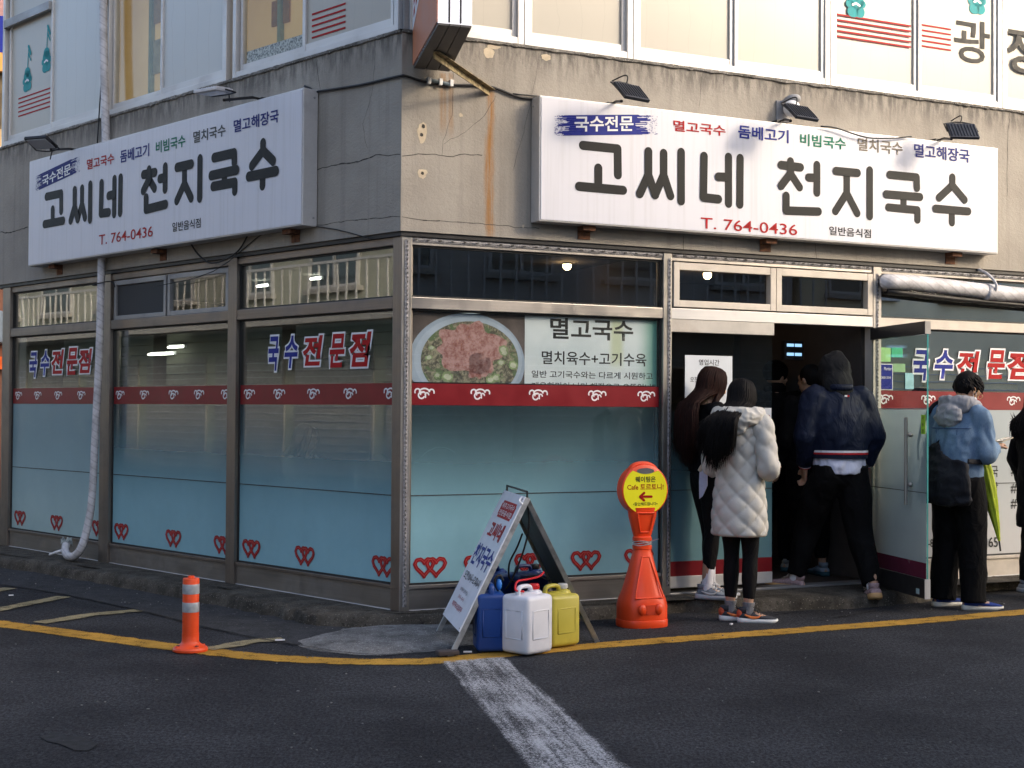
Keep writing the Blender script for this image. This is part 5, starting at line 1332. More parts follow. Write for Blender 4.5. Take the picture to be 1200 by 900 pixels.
# jerry cans -----------------------------------------------------------
def can_mat(nm, col, dirt): return simple(nm, col, .42, 0, .07, 4, .12, 30, .002, dirt=dirt, dirtcol=tuple(c * .3 + .02 for c in col))
def jerry(label, x, y, rot, body, cap, w_=.235, d_=.215, h_=.345, handle_cord=None):
    t = thing('jerry_can', label, 'jerry can', Matrix.Translation((x, y, .012)) @ Matrix.Rotation(R(rot), 4, 'Z'), 'jerry cans under the a-frame board'); M_ = WM[t.name]
    bm = B(); box(bm, -w_ / 2, w_ / 2, -d_ / 2, d_ / 2, .0, h_); bmesh.ops.bevel(bm, geom=bm.edges[:], offset=.028, segments=4, affect='EDGES', profile=.5)
    for v in bm.verts:      # slight belly, waist line and dished feet
        z = v.co.z / h_; k = 1 + .03 * math.sin(math.pi * z); v.co.x *= k; v.co.y *= k
        if v.co.z < .012 and abs(v.co.x) < w_ * .3: v.co.z += .012
    ell(bm, (w_ * .26, 0, h_ - .004), (.052, .052, .03), 20, 8); ell(bm, (0, 0, h_ - .018), (w_ * .42, d_ * .40, .030), 20, 8)
    mk('body', bm, body, t, M_, True, 60)
    bm = B()
    for sx, sy, (aa, bb) in ((0, -1, (w_ * .30, h_ * .24)), (0, 1, (w_ * .30, h_ * .24)), (-1, 0, (d_ * .30, h_ * .24)), (1, 0, (d_ * .30, h_ * .24))):
        c = Vector((sx * (w_ / 2 * 1.028 - .0032), sy * (d_ / 2 * 1.028 - .0032), h_ * .50)); u = Vector((abs(sy), abs(sx), 0))
        q = [c + u * a + Vector((0, 0, b)) for a, b in ((-aa, -bb), (aa, -bb), (aa, bb), (-aa, bb), (-aa, -bb))]
        tube(bm, q, .005, 8, rounded=False)
    mk('moulded_panel', bm, body, t, M_, True)
    bm = B(); tube(bm, [(-.085, 0, h_ - .01), (-.078, 0, h_ + .034), (-.05, 0, h_ + .046), (.0, 0, h_ + .046), (.025, 0, h_ + .034), (.032, 0, h_ - .005)], [(.013, .017)] * 6, 12, 4, ref=(0, 1, 0)); mk('handle', bm, body, t, M_, True)
    bm = B(); lathe(bm, [(.026, h_ + .010), (.026, h_ + .026)], 20, (w_ * .26, 0, 0)); mk('neck', bm, body, t, M_, True, 40)
    bm = B(); lathe(bm, [(.030, h_ + .024), (.031, h_ + .028), (.031, h_ + .050), (.027, h_ + .055)], 20, (w_ * .26, 0, 0))
    for k in range(20):
        a_ = 2 * math.pi * k / 20; box(bm, w_ * .26 + math.cos(a_) * .031 - .0015, w_ * .26 + math.cos(a_) * .031 + .0015, math.sin(a_) * .031 - .0015, math.sin(a_) * .031 + .0015, h_ + .028, h_ + .048)
    if cap: mk('cap', bm, cap, t, M_, True, 40)
    else: bm.free()
    return t
BLU = can_mat('blue_can_plastic', (.008, .05, .235), .45); WHT = can_mat('white_can_plastic', (.74, .74, .78), .22); YEL = can_mat('yellow_can_plastic', (.52, .44, .06), .4)
NBL = can_mat('navy_can_plastic', (.012, .03, .13), .2)
g = Vector((.10, 8.52, 0)); jerry('white jerry can with red cap, foremost under the board', g.x, g.y, 48, WHT, simple('red_cap', (.65, .01, .015), .4)); wc = g
g = Vector((-.125, 8.60, 0)); jerry('bright blue jerry can directly behind the leg of the white board', g.x, g.y, 98, BLU, None, .22, .18)
cb = g
g = Vector((.275, 8.74, 0)); jerry('yellowed jerry can with white cap against the right leg of the board', g.x, g.y + .06, 40, YEL, simple('white_cap', (.62, .62, .60), .45), h_=.315)
g = ground(580, 734); jerry('blue jerry can standing behind the bright blue one near the kerb', g.x, g.y, 60, BLU, None)
g = ground(617, 733); jerry('dark navy jerry can behind the white one near the kerb', g.x, g.y, 30, NBL, BLACKM)
def cord(label, pts, r, mat, name='cord', cat='cord'):
    bm = B(); tube(bm, pts, r, 6, 5); return tag(mk(name, bm, mat, None, None, True), label, cat)
h = .345 + .012
cord('red ribbon tied round the handle of the white jerry can', [wc + Vector(v) for v in ((-.02, -.06, h + .02), (-.07, -.07, h + .03), (-.06, -.03, h + .075), (.0, .0, h + .085), (.07, .03, h + .10), (.10, .05, h + .125))], .006, simple('red_ribbon', (.70, .01, .02), .5), 'ribbon', 'ribbon')
cord('black hose hanging inside the a-frame board down to the blue cans', [apex + Vector(v) for v in ((.0, .02, -.04), (.01, .05, -.2), (-.03, .1, -.38), (-.10, .15, -.55), (-.13, .2, -.60))], .006, CABLE, 'hose', 'hose')
cord('second thin black hose inside the a-frame, nearer the jerry cans', [apex + Vector(v) for v in ((-.03, .1, -.25), (-.06, .2, -.34), (-.11, .2, -.45), (-.09, .25, -.56), (.05, .3, -.53), (.15, .3, -.56))], .006, CABLE, 'hose', 'hose')
bm = B(); c0 = cb + Vector((.055, -.0, .40)); ell(bm, c0, (.018, .018, .035), 12, 8); tag(mk('hose_tap', bm, simple('blue_tap', (.03, .20, .62), .4), None, None, True), 'small bright blue tap on top of the front blue jerry can', 'tap')
bm = B(); tube(bm, [cb + Vector(v) for v in ((.05, 0, .36), (.03, .0, .43), (.06, .01, .455), (.08, .02, .42))], .007, 6, 4); tag(mk('hose_fitting', bm, BLACKM, None, None, True), 'black bent hose fitting above the front blue jerry can', 'fitting')

# ================================================================== NEIGHBOURS ACROSS THE STREETS
def block(label, x, y, rot, wx, dy, hh, wall, roofc, rows, cols, z0=3.2, balcony=False, win=(.55, .5), shop=None, name='building'):
    """simple but complete building: walls, ground-floor shutters, window rows with frames and sills, parapet"""
    M_ = Matrix.Translation((x, y, 0)) @ Matrix.Rotation(R(rot), 4, 'Z')
    t = thing(name, label, 'building', M_)
    bm = B(); box(bm, -wx / 2, wx / 2, 0, dy, 0, hh); mk('wall', bm, wall, t, M_)
    bm = B(); box(bm, -wx / 2 - .1, wx / 2 + .1, -.1, dy + .1, hh + .002, hh + .25); mk('parapet', bm, roofc, t, M_)
    cw = wx / cols; rh = (hh - z0) / rows
    fm = bpy.data.materials.get('far_window_frame') or simple('far_window_frame', (.5, .5, .5), .5)
    gm = bpy.data.materials.get('far_window_glass') or simple('far_window_glass', (.05, .065, .075), .08, 0, .3, 1, 0, spec=.8)
    sm = bpy.data.materials.get('far_sill') or simple('far_sill', (.35, .34, .32), .8)
    first = None
    for r_ in range(rows):
        for c in range(cols):
            xx = -wx / 2 + cw * (c + .5); zz = z0 + rh * (r_ + .5); ww = cw * win[0] / 2; wh = rh * win[1] / 2
            W4 = M_ @ Matrix.Translation((xx, 0, zz))
            if first is None:
                bm = B(); box(bm, -ww, -ww + .06, -.05, -.002, -wh, wh); box(bm, ww - .06, ww, -.05, -.002, -wh, wh); box(bm, -ww + .061, ww - .061, -.048, -.002, wh - .06, wh); box(bm, -ww + .061, ww - .061, -.048, -.002, -wh, -wh + .06); box(bm, -.03, .03, -.045, -.002, -wh + .061, wh - .061)
                f = mk('window', bm, fm, t, W4); bm = B(); box(bm, -ww + .05, ww - .05, -.02, -.003, -wh + .05, wh - .05); g_ = mk('pane', bm, gm, f, W4)
                bm = B(); box(bm, -ww - .1, ww + .1, -.14, -.002, -wh - .10, -wh - .002); s_ = mk('sill', bm, sm, f, W4); first = (f, g_, s_)
            else:
                f = share(first[0], t, W4); share(first[1], f, W4); share(first[2], f, W4)
    nsh = max(1, int(wx / 3))
    for k in range(nsh):
        xa = -wx / 2 + wx * k / nsh + .2; xb = -wx / 2 + wx * (k + 1) / nsh - .2
        bm = B(); box(bm, xa, xb, -.04, -.002, .1, 2.6); sh = mk('shutter', bm, shop or sm, t, M_)
        bm = B(); 
        for i in range(16): box(bm, xa + .03, xb - .03, -.055, -.041, .15 + i * .15, .17 + i * .15)
        tag(mk('shutter_rib', bm, fm, sh, M_), kind='stuff')
    if balcony:
        for r_ in range(rows):
            z = z0 + rh * r_ + .05
            bm = B(); box(bm, -wx / 2, wx / 2, -1.1, -.003, z - .15, z); bl = mk('balcony', bm, sm, t, M_)
            bm = B(); n = int(wx / .30)
            for i in range(n): box(bm, -wx / 2 + i * .30, -wx / 2 + i * .30 + .03, -1.08, -1.05, z + .001, z + .95)
            box(bm, -wx / 2, wx / 2, -1.09, -1.04, z + .951, z + 1.0); tag(mk('railing', bm, fm, bl, M_), kind='stuff')
    return t
PALEB = simple('pale_render', (.70, .60, .42), .9, 0, .1, 1, .1); GREENG = simple('grey_green_render', (.40, .41, .34), .9, 0, .12, 1, .1)
WHB = simple('white_render', (.55, .55, .53), .9, 0, .08, 1, .1); BRK = simple('brown_brick_wall', (.16, .07, .045), .9, 0, .2, 8, .2); GRB = simple('grey_render', (.40, .39, .38), .9, 0, .1, 1, .1); TAN = simple('tan_render', (.46, .33, .17), .9, 0, .12, 1, .1)
def street(k, off=0.0):
    return (CORNER[0] + FR.x.x * k - FR.y.x * (14 + off), CORNER[1] + FR.x.y * k - FR.y.y * (14 + off))
x_, y_ = street(18.5); block('pale beige building across the road, mirrored in the right-hand windows', x_, y_, 205.9, 9.0, 8, 8.8, PALEB, GRB, 3, 3, z0=3.4, shop=simple('cream_shutter', (.78, .64, .40), .6, 0, .1, 2, 0))
x_, y_ = street(9.0); block('grey building across the road with barred balconies, mirrored in the menu window', x_, y_, 205.9, 9.6, 8, 11.7, GRB, GRB, 3, 4, balcony=True)
x_, y_ = street(-1.2); block('white building across the road, behind the viewer', x_, y_, 205.9, 10, 8, 5.6, WHB, GRB, 2, 4)
def street_l(k): return (CORNER[0] - FL.x.x * k - FL.y.x * 11, CORNER[1] - FL.x.y * k - FL.y.y * 11)
x_, y_ = street_l(23); block('grey green building across the left side street with barred balconies', x_, y_, 133.9, 24, 7, 8.6, GREENG, GRB, 2, 8, balcony=True)
x_, y_ = street_l(4.5); block('low grey shop across the left side street', x_, y_, 133.9, 13, 7, 6.4, GRB, GRB, 1, 4, z0=2.9)
# far neighbour seen at the left edge of the picture: orange upper storey, brick shop, grey awning
t = thing('neighbour_building', 'sliver of an orange and cream building with brick ground floor at the far left edge', 'building', Matrix.Translation((-9.3, 22.5, 0)) @ Matrix.Rotation(R(8), 4, 'Z')); M_ = WM[t.name]
for nm, z0_, z1_, y0_, mt in (('brick_wall', .0, 3.6, 0, BRK), ('upper_wall', 3.6, 5.9, .02, TAN), ('cream_band', 4.35, 4.75, -.03, PALEB), ('stained_band', 5.9, 6.8, .05, simple('mossy_band', (.12, .09, .05), .9, 0, .5, 6)), ('orange_fascia', 6.8, 7.1, -.1, simple('orange_fascia', (.65, .30, .08), .7)), ('blue_band', 7.1, 7.7, -.05, BLUEV), ('pink_wall', 7.7, 9.5, 0, simple('dusty_pink_render', (.35, .20, .20), .9))):
    bm = B(); box(bm, -4, 1.6, y0_, 6, z0_, z1_ - .003); mk(nm, bm, mt, t, M_)
bm = B(); box(bm, -3.5, 1.2, -.08, -.033, 4.2, 5.6); wn_ = mk('window', bm, ALU, t, M_)
bm = B(); box(bm, -3.3, 1.0, -.09, -.082, 4.3, 5.5); mk('pane', bm, simple('dim_far_glass', (.06, .07, .08), .1), wn_, M_)
bm = B(); box(bm, -3.6, 1.3, -.9, -.002, 2.45, 2.95, .03); mk('awning', bm, simple('slate_awning', (.10, .13, .17), .7), t, M_)
bm = B(); box(bm, -3.6, 1.3, -.12, -.002, 2.05, 2.25); mk('lower_fascia', bm, simple('red_orange_fascia', (.75, .13, .02), .6), t, M_)  # plain red-orange strip below the awning
bm = B(); box(bm, -3.4, 1.1, -.05, -.002, .15, 2.0); sf_ = mk('shop_window', bm, simple('pale_teal_shop_glass', (.35, .50, .50), .2), t, M_)
for k in range(4):
    bm = B(); box(bm, -3.2 + k * 1.1, -3.15 + k * 1.1, -.09, -.052, .15, 2.0); mk('glazing_bar', bm, ALU, sf_, M_)
ribbon('yellow_road_line', [(-60, 618), (-10, 612), (14, 607)], .07, YELLOW, .008, .01, False)
# leaning white pole by the left edge, seen between this building and the neighbour
g = ground(2, 645); t = thing('drain_pole', 'thin pale pole standing by the left end of the shop front', 'pole', g)
bm = B(); tube(bm, [(0, 0, 0), (.0, .0, 1.9), (.03, .02, 2.2)], .02, 8, 2); mk('pole', bm, WHITEV, t, WM[t.name], True)

# ================================================================== PEOPLE
def skin_mat(nm, col):
    m = Mt(nm); c = m.mix(m.rng(m.noise(9, 4), .3, .7), tuple(x * .85 for x in col), col)
    q = m.n('BsdfPrincipled'); m.put(q.inputs['Base Color'], c); q.inputs['Roughness'].default_value = .5
    q.inputs['Subsurface Weight'].default_value = .15; q.inputs['Subsurface Radius'].default_value = (.01, .004, .002); return m.fin(q.outputs[0])
SKIN = skin_mat('skin', (.50, .30, .20))
def cloth(nm, col, rough=.9, var=.12, weave=500, bump=.35, spec=.25):
    m = Mt(nm); n1 = m.noise(5, 5); w_ = m.noise(weave, 2)
    c = m.mix(m.rng(n1, .3, .7), tuple(x * (1 - var) for x in col), tuple(x * (1 + var) for x in col))
    c = m.mix(m.rng(w_, .4, .7, 0, .3), c, tuple(x * 1.3 + .004 for x in col))
    cr = m.math('ABSOLUTE', m.math('SUBTRACT', m.noise(5.5, 3, .55, m.obj((1, 1, .55)), 1.6), .5))
    return m.fin(m.bsdf(c, rough, 0, m.bump(w_, bump, .002, m.bump(m.rng(cr, 0, .16), .35, .014)), spec=spec))
def hair_mat(nm, a, b):
    m = Mt(nm); n1 = m.noise(1, 6, .7, m.obj((90, 90, 3)))
    c = m.mix(m.rng(n1, .3, .7), a, b); return m.fin(m.bsdf(c, .62, 0, spec=.12))
HB = hair_mat('black_hair', (.0025, .0025, .003), (.008, .0065, .007)); HR = hair_mat('red_brown_hair', (.007, .003, .0025), (.032, .012, .009))
BLKC = cloth('black_cloth', (.005, .005, .006), spec=.1); LEG = cloth('black_leggings', (.004, .004, .005), .7, spec=.15)
TROU = cloth('black_trousers', (.0045, .0045, .005), .85, spec=.12)

def lerp3(a, b, t): return Vector(a).lerp(Vector(b), t)
BASE = dict(pel=(0, 0, .93), wst=(0, 0, 1.06), chs=(0, .0, 1.27), nkb=(0, -.015, 1.43), nkt=(0, .01, 1.50), hd=(0, .025, 1.585),
            shR=(.165, -.01, 1.385), elR=(.22, -.04, 1.11), wrR=(.235, .06, .88), shL=(-.165, -.01, 1.385), elL=(-.22, -.04, 1.11), wrL=(-.235, .06, .88),
            hpR=(.085, 0, .90), knR=(.095, .02, .48), anR=(.10, -.02, .085), hpL=(-.085, 0, .90), knL=(-.095, .02, .48), anL=(-.10, -.02, .085),
            toR=0, toL=0, hy=0, hp=0)          # toe directions and head yaw / pitch in degrees
class Fig:
    def __init__(s, label, at, face, H=1.70, J=None, group=None, sex='m', name='person'):
        s.J = {k: (Vector(v) if isinstance(v, tuple) else v) for k, v in BASE.items()}
        for k, v in (J or {}).items(): s.J[k] = Vector(v) if isinstance(v, tuple) else v
        s.k = H / 1.70; s.sex = sex
        s.M = Matrix.Translation(at) @ Matrix.Rotation(R(face - 90), 4, 'Z') @ Matrix.Scale(1, 4)
        s.root = thing(name, label, 'person', s.M, group)
        s.S = s.M @ Matrix.Diagonal((s.k, s.k, s.k, 1))
        s.HM = Matrix.Translation(s.J['hd']) @ Matrix.Rotation(R(s.J['hy']), 4, 'Z') @ Matrix.Rotation(R(-s.J['hp']), 4, 'X')
    def mk(s, name, bm, mat, smooth=True, parent=None, kind=None):
        if isinstance(bm, bmesh.types.BMesh):
            bmesh.ops.recalc_face_normals(bm, faces=bm.faces[:]); bm.transform(Matrix.Diagonal((s.k, s.k, s.k, 1)))
            me = bpy.data.meshes.new(name); bm.to_mesh(me); bm.free()
        else:
            me = bm; me.transform(Matrix.Diagonal((s.k, s.k, s.k, 1)))
        o = mk(name, me, mat, parent or s.root, s.M, smooth)
        if kind: o['kind'] = kind
        return o
    # -------- bare body as one skin
    def body(s, voxel=.009, fingers=True, hands=('R', 'L'), grip=None):
        J = s.J; bm = B()
        tube(bm, [J['pel'] + Vector((0, 0, -.06)), J['pel'], J['wst'], J['chs'], J['chs'].lerp(J['nkb'], .7), J['nkb']], [(.14, .095), (.155, .105), (.125, .09), (.15, .105), (.13, .08), (.06, .055)], 20, 4, (0, 1, 0), rounded=True)
        tube(bm, [J['nkb'] + Vector((0, 0, -.04)), J['nkt'], J['hd'] + Vector((0, -.01, -.04))], [.055, .05, .05], 14, 3, rounded=True)
        H_ = s.HM
        h = B(); ell(h, (0, -.012, .022), (.074, .092, .098), 24, 16); ell(h, (0, .022, -.045), (.054, .062, .068), 20, 12); ell(h, (0, .055, -.088), (.024, .024, .020), 12, 8)
        tube(h, [(0, .080, .018), (0, .098, -.012), (0, .104, -.028), (0, .088, -.036)], [.008, .011, .014, .012], 10, 3, rounded=True)
        ell(h, (0, .083, -.058), (.022, .012, .006), 10, 6); ell(h, (0, .080, -.068), (.019, .012, .007), 10, 6)
        for sx in (-1, 1):
            ell(h, (sx * .030, .078, .010), (.015, .010, .009), 10, 6); ell(h, (sx * .028, .082, .030), (.022, .008, .007), 10, 6)
            e = Matrix.Rotation(R(-sx * 22), 3, 'Z'); ell(h, (sx * .077, -.008, -.008), (.008, .018, .031), 12, 10, e); ell(h, (sx * .079, -.014, -.002), (.011, .014, .022), 12, 8, e)
        h.transform(H_); me = bpy.data.meshes.new('h'); h.to_mesh(me); h.free(); bm.from_mesh(me); bpy.data.meshes.remove(me)
        for q in 'RL':
            sx = 1 if q == 'R' else -1
            tube(bm, [J['chs'].lerp(J['sh' + q], .6), J['sh' + q], J['sh' + q].lerp(J['el' + q], .35), J['el' + q], J['el' + q].lerp(J['wr' + q], .35), J['wr' + q]], [.05, .055, .047, .038, .039, .026], 14, 3, rounded=True)
            s.hand(bm, q, fingers and q in hands, grip)
            tube(bm, [J['pel'].lerp(J['hp' + q], .8), J['hp' + q] + Vector((0, 0, -.06)), J['hp' + q].lerp(J['kn' + q], .5), J['kn' + q], J['kn' + q].lerp(J['an' + q], .35), J['an' + q] + Vector((0, 0, .06)), J['an' + q]], [.085, .085, .073, .053, .053, .035, .034], 16, 3, rounded=True)
            T = s.toe(q); a = J['an' + q]; z0 = a.z - .05
            tube(bm, [a + T * -.045 + Vector((0, 0, -.045)), a + T * .02 + Vector((0, 0, -.035)), a + T * .10 + Vector((0, 0, -.052)), a + T * .165 + Vector((0, 0, -.06))], [(.03, .03), (.036, .038), (.042, .024), (.032, .014)], 14, 3, (0, 0, 1), rounded=True)
        me = remesh(bm, voxel, 2)
        return s.mk('body', me, SKIN)
    def toe(s, q):
        a = R(s.J['to' + q]); lift = s.J.get('lift' + q, 0)
        return Vector((-math.sin(a) * math.cos(R(lift)), math.cos(a) * math.cos(R(lift)), -math.sin(R(lift))))
    def hand(s, bm, q, fingers, grip):
        J = s.J; w_ = J['wr' + q]; d = (w_ - J['el' + q]).normalized(); sx = 1 if q == 'R' else -1
        hd_ = J.get('hand' + q); d = Vector(hd_).normalized() if hd_ else d
        side = d.cross(Vector((0, 0, 1))); side = side.normalized() if side.length > .3 else Vector((0, 1, 0))
        up = side.cross(d).normalized()
        if abs(d.z) > .75: side = Vector((0, 1, 0)); side = (side - d * side.dot(d)).normalized(); up = Vector((-sx, 0, 0))
        tube(bm, [w_, w_ + d * .035, w_ + d * .085], [(.024, .018), (.038, .016), (.040, .014)], 12, 3, up, rounded=True)
        for i, (o_, L) in enumerate(((-.030, .060), (-.010, .072), (.010, .068), (.029, .052))):
            b = w_ + d * .085 + side * o_; curl = -up
            pts = [b, b + d * L * .42 + curl * .006, b + d * L * .72 + curl * .026, b + d * L * .78 + curl * .046]
            tube(bm, pts, [.0095, .009, .0085, .0075], 8, 2, up, rounded=True)
        b = w_ + d * .03 + side * (.034 if True else 0) * (1)
        tube(bm, [b, b + side * .022 + d * .025 - up * .012, b + side * .024 + d * .052 - up * .024], [.012, .011, .009], 8, 2, up, rounded=True)
    # -------- clothing
    def torso_garment(s, name, mat, rings, sleeves=True, sr=(.07, .066, .056, .05, .046), amp=.008, fs=(7, 7, 4), cuff=1.0, hem_open=True, voxel=.010, extra=None, n=28, armk=1.0):
        """rings: list of (joint point or z, (a, b)) from hem to neck"""
        J = s.J; bm = B()
        P, Q = [], []
        for c, r in rings:
            P.append(Vector(c)); Q.append(r)
        tube(bm, P, Q, n, 4, (0, 1, 0), rounded=False)
        if sleeves:
            for q in 'RL':
                sh, el, wr = J['sh' + q], J['el' + q], J['wr' + q]; w2 = el.lerp(wr, cuff)
                tube(bm, [J['chs'].lerp(sh, .75) + Vector((0, 0, .02)), sh, sh.lerp(el, .45), el, el.lerp(w2, .5), w2], [(sr[0] * .9,) * 2, (sr[0],) * 2, (sr[1],) * 2, (sr[2],) * 2, (sr[3],) * 2, (sr[4],) * 2], 18, 4, (0, 1, 0), rounded=False)
                ell(bm, el, (sr[2] * 1.06,) * 3, 14, 10)
        if extra: extra(bm)
        me = remesh(bm, voxel, 2); folds(me, amp, fs, off=random.uniform(0, 50))
        return s.mk(name, me, mat)
    def trousers(s, mat, r=(.105, .10, .078, .07, .058), amp=.006, bottom=.05, name='trousers', seat=1.0, fs=(8, 8, 3.5), voxel=.010):
        J = s.J; bm = B()
        tube(bm, [J['pel'] + Vector((0, 0, -.07)), J['pel'] + Vector((0, 0, .0)), J['wst'] + Vector((0, 0, -.02))], [(.150 * seat, .110 * seat), (.165 * seat, .122 * seat), (.138, .10)], 26, 4, rounded=True)
        for q in 'RL':
            hp, kn, an = J['hp' + q], J['kn' + q], J['an' + q]
            an = an + (kn - an).normalized() * bottom
            tube(bm, [J['pel'].lerp(hp, .9) + Vector((0, -.01, .02)), hp + Vector((0, 0, -.07)), hp.lerp(kn, .5), kn, kn.lerp(an, .5), an], [(r[0],) * 2, (r[0],) * 2, (r[1],) * 2, (r[2],) * 2, (r[3],) * 2, (r[4],) * 2], 20, 4, (0, 1, 0), rounded=False)
        me = remesh(bm, voxel, 2); folds(me, amp, fs, off=random.uniform(0, 50))
        return s.mk(name, me, mat)
    def shoe(s, q, upper, sole, lace=None, chunky=1.0, heel_tab=None, panel=None, L=.27):
        J = s.J; T = s.toe(q); a = J['an' + q]; up = Vector((0, 0, 1)); up = (up - T * up.dot(T)).normalized(); rt = T.cross(up)
        foot = a - up * .085
        F_ = Matrix(((rt.x, T.x, up.x, foot.x), (rt.y, T.y, up.y, foot.y), (rt.z, T.z, up.z, foot.z), (0, 0, 0, 1)))
        bm = B(); sx = 1 if q == 'R' else -1
        secs = [(-.070, .028, .030, .055), (-.055, .036, .040, .078), (-.02, .038, .046, .092), (.03, .040, .042, .088), (.075, .044, .034, .064), (.12, .047, .028, .052), (.165, .044, .024, .043), (.195, .030, .016, .034), (.206, .012, .008, .028)]
        rings = []
        for y, hw, hh, top in secs:
            y *= L / .28; z0 = .018; ring = []
            for j in range(14):
                an_ = 2 * math.pi * j / 14; x = math.cos(an_); z = math.sin(an_)
                xx = hw * (abs(x) ** .8) * (1 if x > 0 else -1) * (1 - .22 * max(0, z)); zz = z0 + (top - z0) * (z * .5 + .5)
                ring.append(bm.verts.new((xx * chunky - sx * .004 * (y / .2), y, zz)))
            rings.append(ring)
        for r0, r1 in zip(rings, rings[1:]):
            for j in range(14): bm.faces.new((r0[j], r0[(j + 1) % 14], r1[(j + 1) % 14], r1[j]))
        bm.faces.new(rings[0][::-1]); bm.faces.new(rings[-1])
        tube(bm, [(0, -.022, .07), (0, -.026, .108)], [(.036, .044), (.036, .046)], 14, 2)
        bm.transform(F_); sh = s.mk('shoe', bm, upper)
        bm = B(); out = []
        for y, hw in ((-.082, .012), (-.074, .030), (-.045, .041), (.0, .042), (.05, .044), (.10, .050), (.15, .051), (.185, .040), (.207, .022), (.214, .004)):
            out.append((hw * chunky, y * L / .28))
        ol = out + [(-x, y) for x, y in out[::-1]]
        h = .026 * chunky; r0 = [bm.verts.new((x * .96 - sx * .004 * (y / .2), y, .0 + (.012 if y > .18 else 0))) for x, y in ol]; r1 = [bm.verts.new((x * 1.03 - sx * .004 * (y / .2), y * 1.01, h * .5)) for x, y in ol]; r2 = [bm.verts.new((x * .98 - sx * .004 * (y / .2), y, h + (.008 if y < -.03 else 0))) for x, y in ol]
        m = len(ol)
        for A_, B_ in ((r0, r1), (r1, r2)):
            for j in range(m): bm.faces.new((A_[j], A_[(j + 1) % m], B_[(j + 1) % m], B_[j]))
        bm.faces.new(r0[::-1]); bm.faces.new(r2); bm.transform(F_); s.mk('sole', bm, sole, True, sh)
        if lace:
            bm = B()
            for i in range(5):
                y = .03 + i * .018; z = .094 - i * .0105; tube(bm, [(-.024, y, z - .006), (0, y + .006, z + .003), (.024, y, z - .006)], .0032, 6, 2); tube(bm, [(-.022, y, z - .004), (.022, y + .016, z - .010)], .0026, 6)
            for k in (-1, 1): tube(bm, catmull([(0, .028, .098), (k * .03, .035, .108), (k * .045, .05, .085), (k * .02, .04, .090), (k * .035, .075, .075)], 3), .0028, 6)
            bm.transform(F_); s.mk('lace', bm, lace, True, sh)
        if heel_tab:
            bm = B(); ell(bm, (0, -.058, .060), (.034, .026, .034), 14, 10); bm.transform(F_); s.mk('heel_counter', bm, heel_tab, True, sh)
        if panel:
            for k in (-1, 1):
                bm = B(); pts = [(k * .0415 * chunky, -.03, .058), (k * .045 * chunky, .02, .040), (k * .047 * chunky, .06, .042), (k * .043 * chunky, .085, .058)]; tube(bm, pts, [(.002, .004), (.003, .010), (.003, .007), (.002, .002)], 8, 4, (0, 0, 1)); bm.transform(F_); s.mk('side_mark', bm, panel, True, sh)
        return sh
    def sock(s, q, mat, h=.14):
        J = s.J; a, k = J['an' + q], J['kn' + q]; d = (k - a).normalized(); bm = B()
        tube(bm, [a - d * .03, a + d * .02, a + d * h * .6, a + d * h], [.040, .039, .041, .044], 16, 3); return s.mk('sock', bm, mat)
    def hair(s, mat, locks, cap=True, name='hair', capr=(.083, .100, .106), capc=(0, -.020, .030), tube_n=5):
        bm = B()
        if cap:
            c = B(); ell(c, capc, capr, 26, 18)
            for v in list(c.verts):
                if (v.co.y > .045 and v.co.z < .055) or v.co.z < -.06: v.co = Vector((v.co.x * .8, min(v.co.y, .03) * .6, v.co.z)) 
                v.co += v.co.normalized() * .004 * noise.noise(v.co * 60)
            c.transform(s.HM); me = bpy.data.meshes.new('c'); c.to_mesh(me); c.free(); bm.from_mesh(me); bpy.data.meshes.remove(me)
        for pts, rr in locks: tube(bm, pts, rr, 4 if len(locks) > 500 else tube_n, 2 if len(locks) > 500 else 3)
        return s.mk(name, bm, mat)

def long_hair(f, mat, drop, seed, spread=.15, backy=-.14, n=260, lean=0.0, front=.3, bulge=0.0):
    """many tapered locks combed from the crown over the back; drop = height of the tips"""
    rnd = random.Random(seed); L = []
    for i in range(n):
        a = rnd.uniform(-math.pi * (.5 + front), math.pi * (.5 + front)) - math.pi / 2      # around the head, centred on the back
        ca, sa = math.cos(a), math.sin(a)
        top = f.HM @ Vector((ca * .02, sa * .02 - .01, .128)); q = rnd.uniform(.98, 1.09)
        m1 = f.HM @ Vector((ca * .062 * q, -.018 + sa * .075 * q, .108)); m2 = f.HM @ Vector((ca * .088 * q, -.02 + sa * .104 * q, .035)); m3 = f.HM @ Vector((ca * .089 * q, -.02 + sa * .100 * q, -.06))
        z1 = drop + rnd.uniform(-.03, .12) * (1 if rnd.random() < .8 else 1.6) + .12 * abs(ca) ** 2
        bx = ca * spread * rnd.uniform(.55, 1.05) + lean; by = min(backy * rnd.uniform(.82, 1.1), -.07) if sa < .25 else -.02 + .10 * sa
        m4 = Vector((f.J['nkb'].x + bx * .85, f.J['nkb'].y + (by * .9), f.J['nkb'].z + .01)); m5 = Vector((f.J['nkb'].x + bx + lean * .6, f.J['nkb'].y + by - bulge, (f.J['nkb'].z + z1) / 2)); m6 = Vector((f.J['nkb'].x + bx * 1.05 + lean * 1.2 + rnd.uniform(-.015, .015), f.J['nkb'].y + by + rnd.uniform(-.02, .01), z1))
        r = rnd.uniform(.0022, .0052) if n > 300 else rnd.uniform(.006, .012)
        L.append(([top, m1, m2, m3, m4, m5, m6], [r * .6, r * 1.3, r * 1.4, r * 1.3, r * 1.1, r * .8, r * .12]))
    return f.hair(mat, L, capr=(.085, .100, .104))

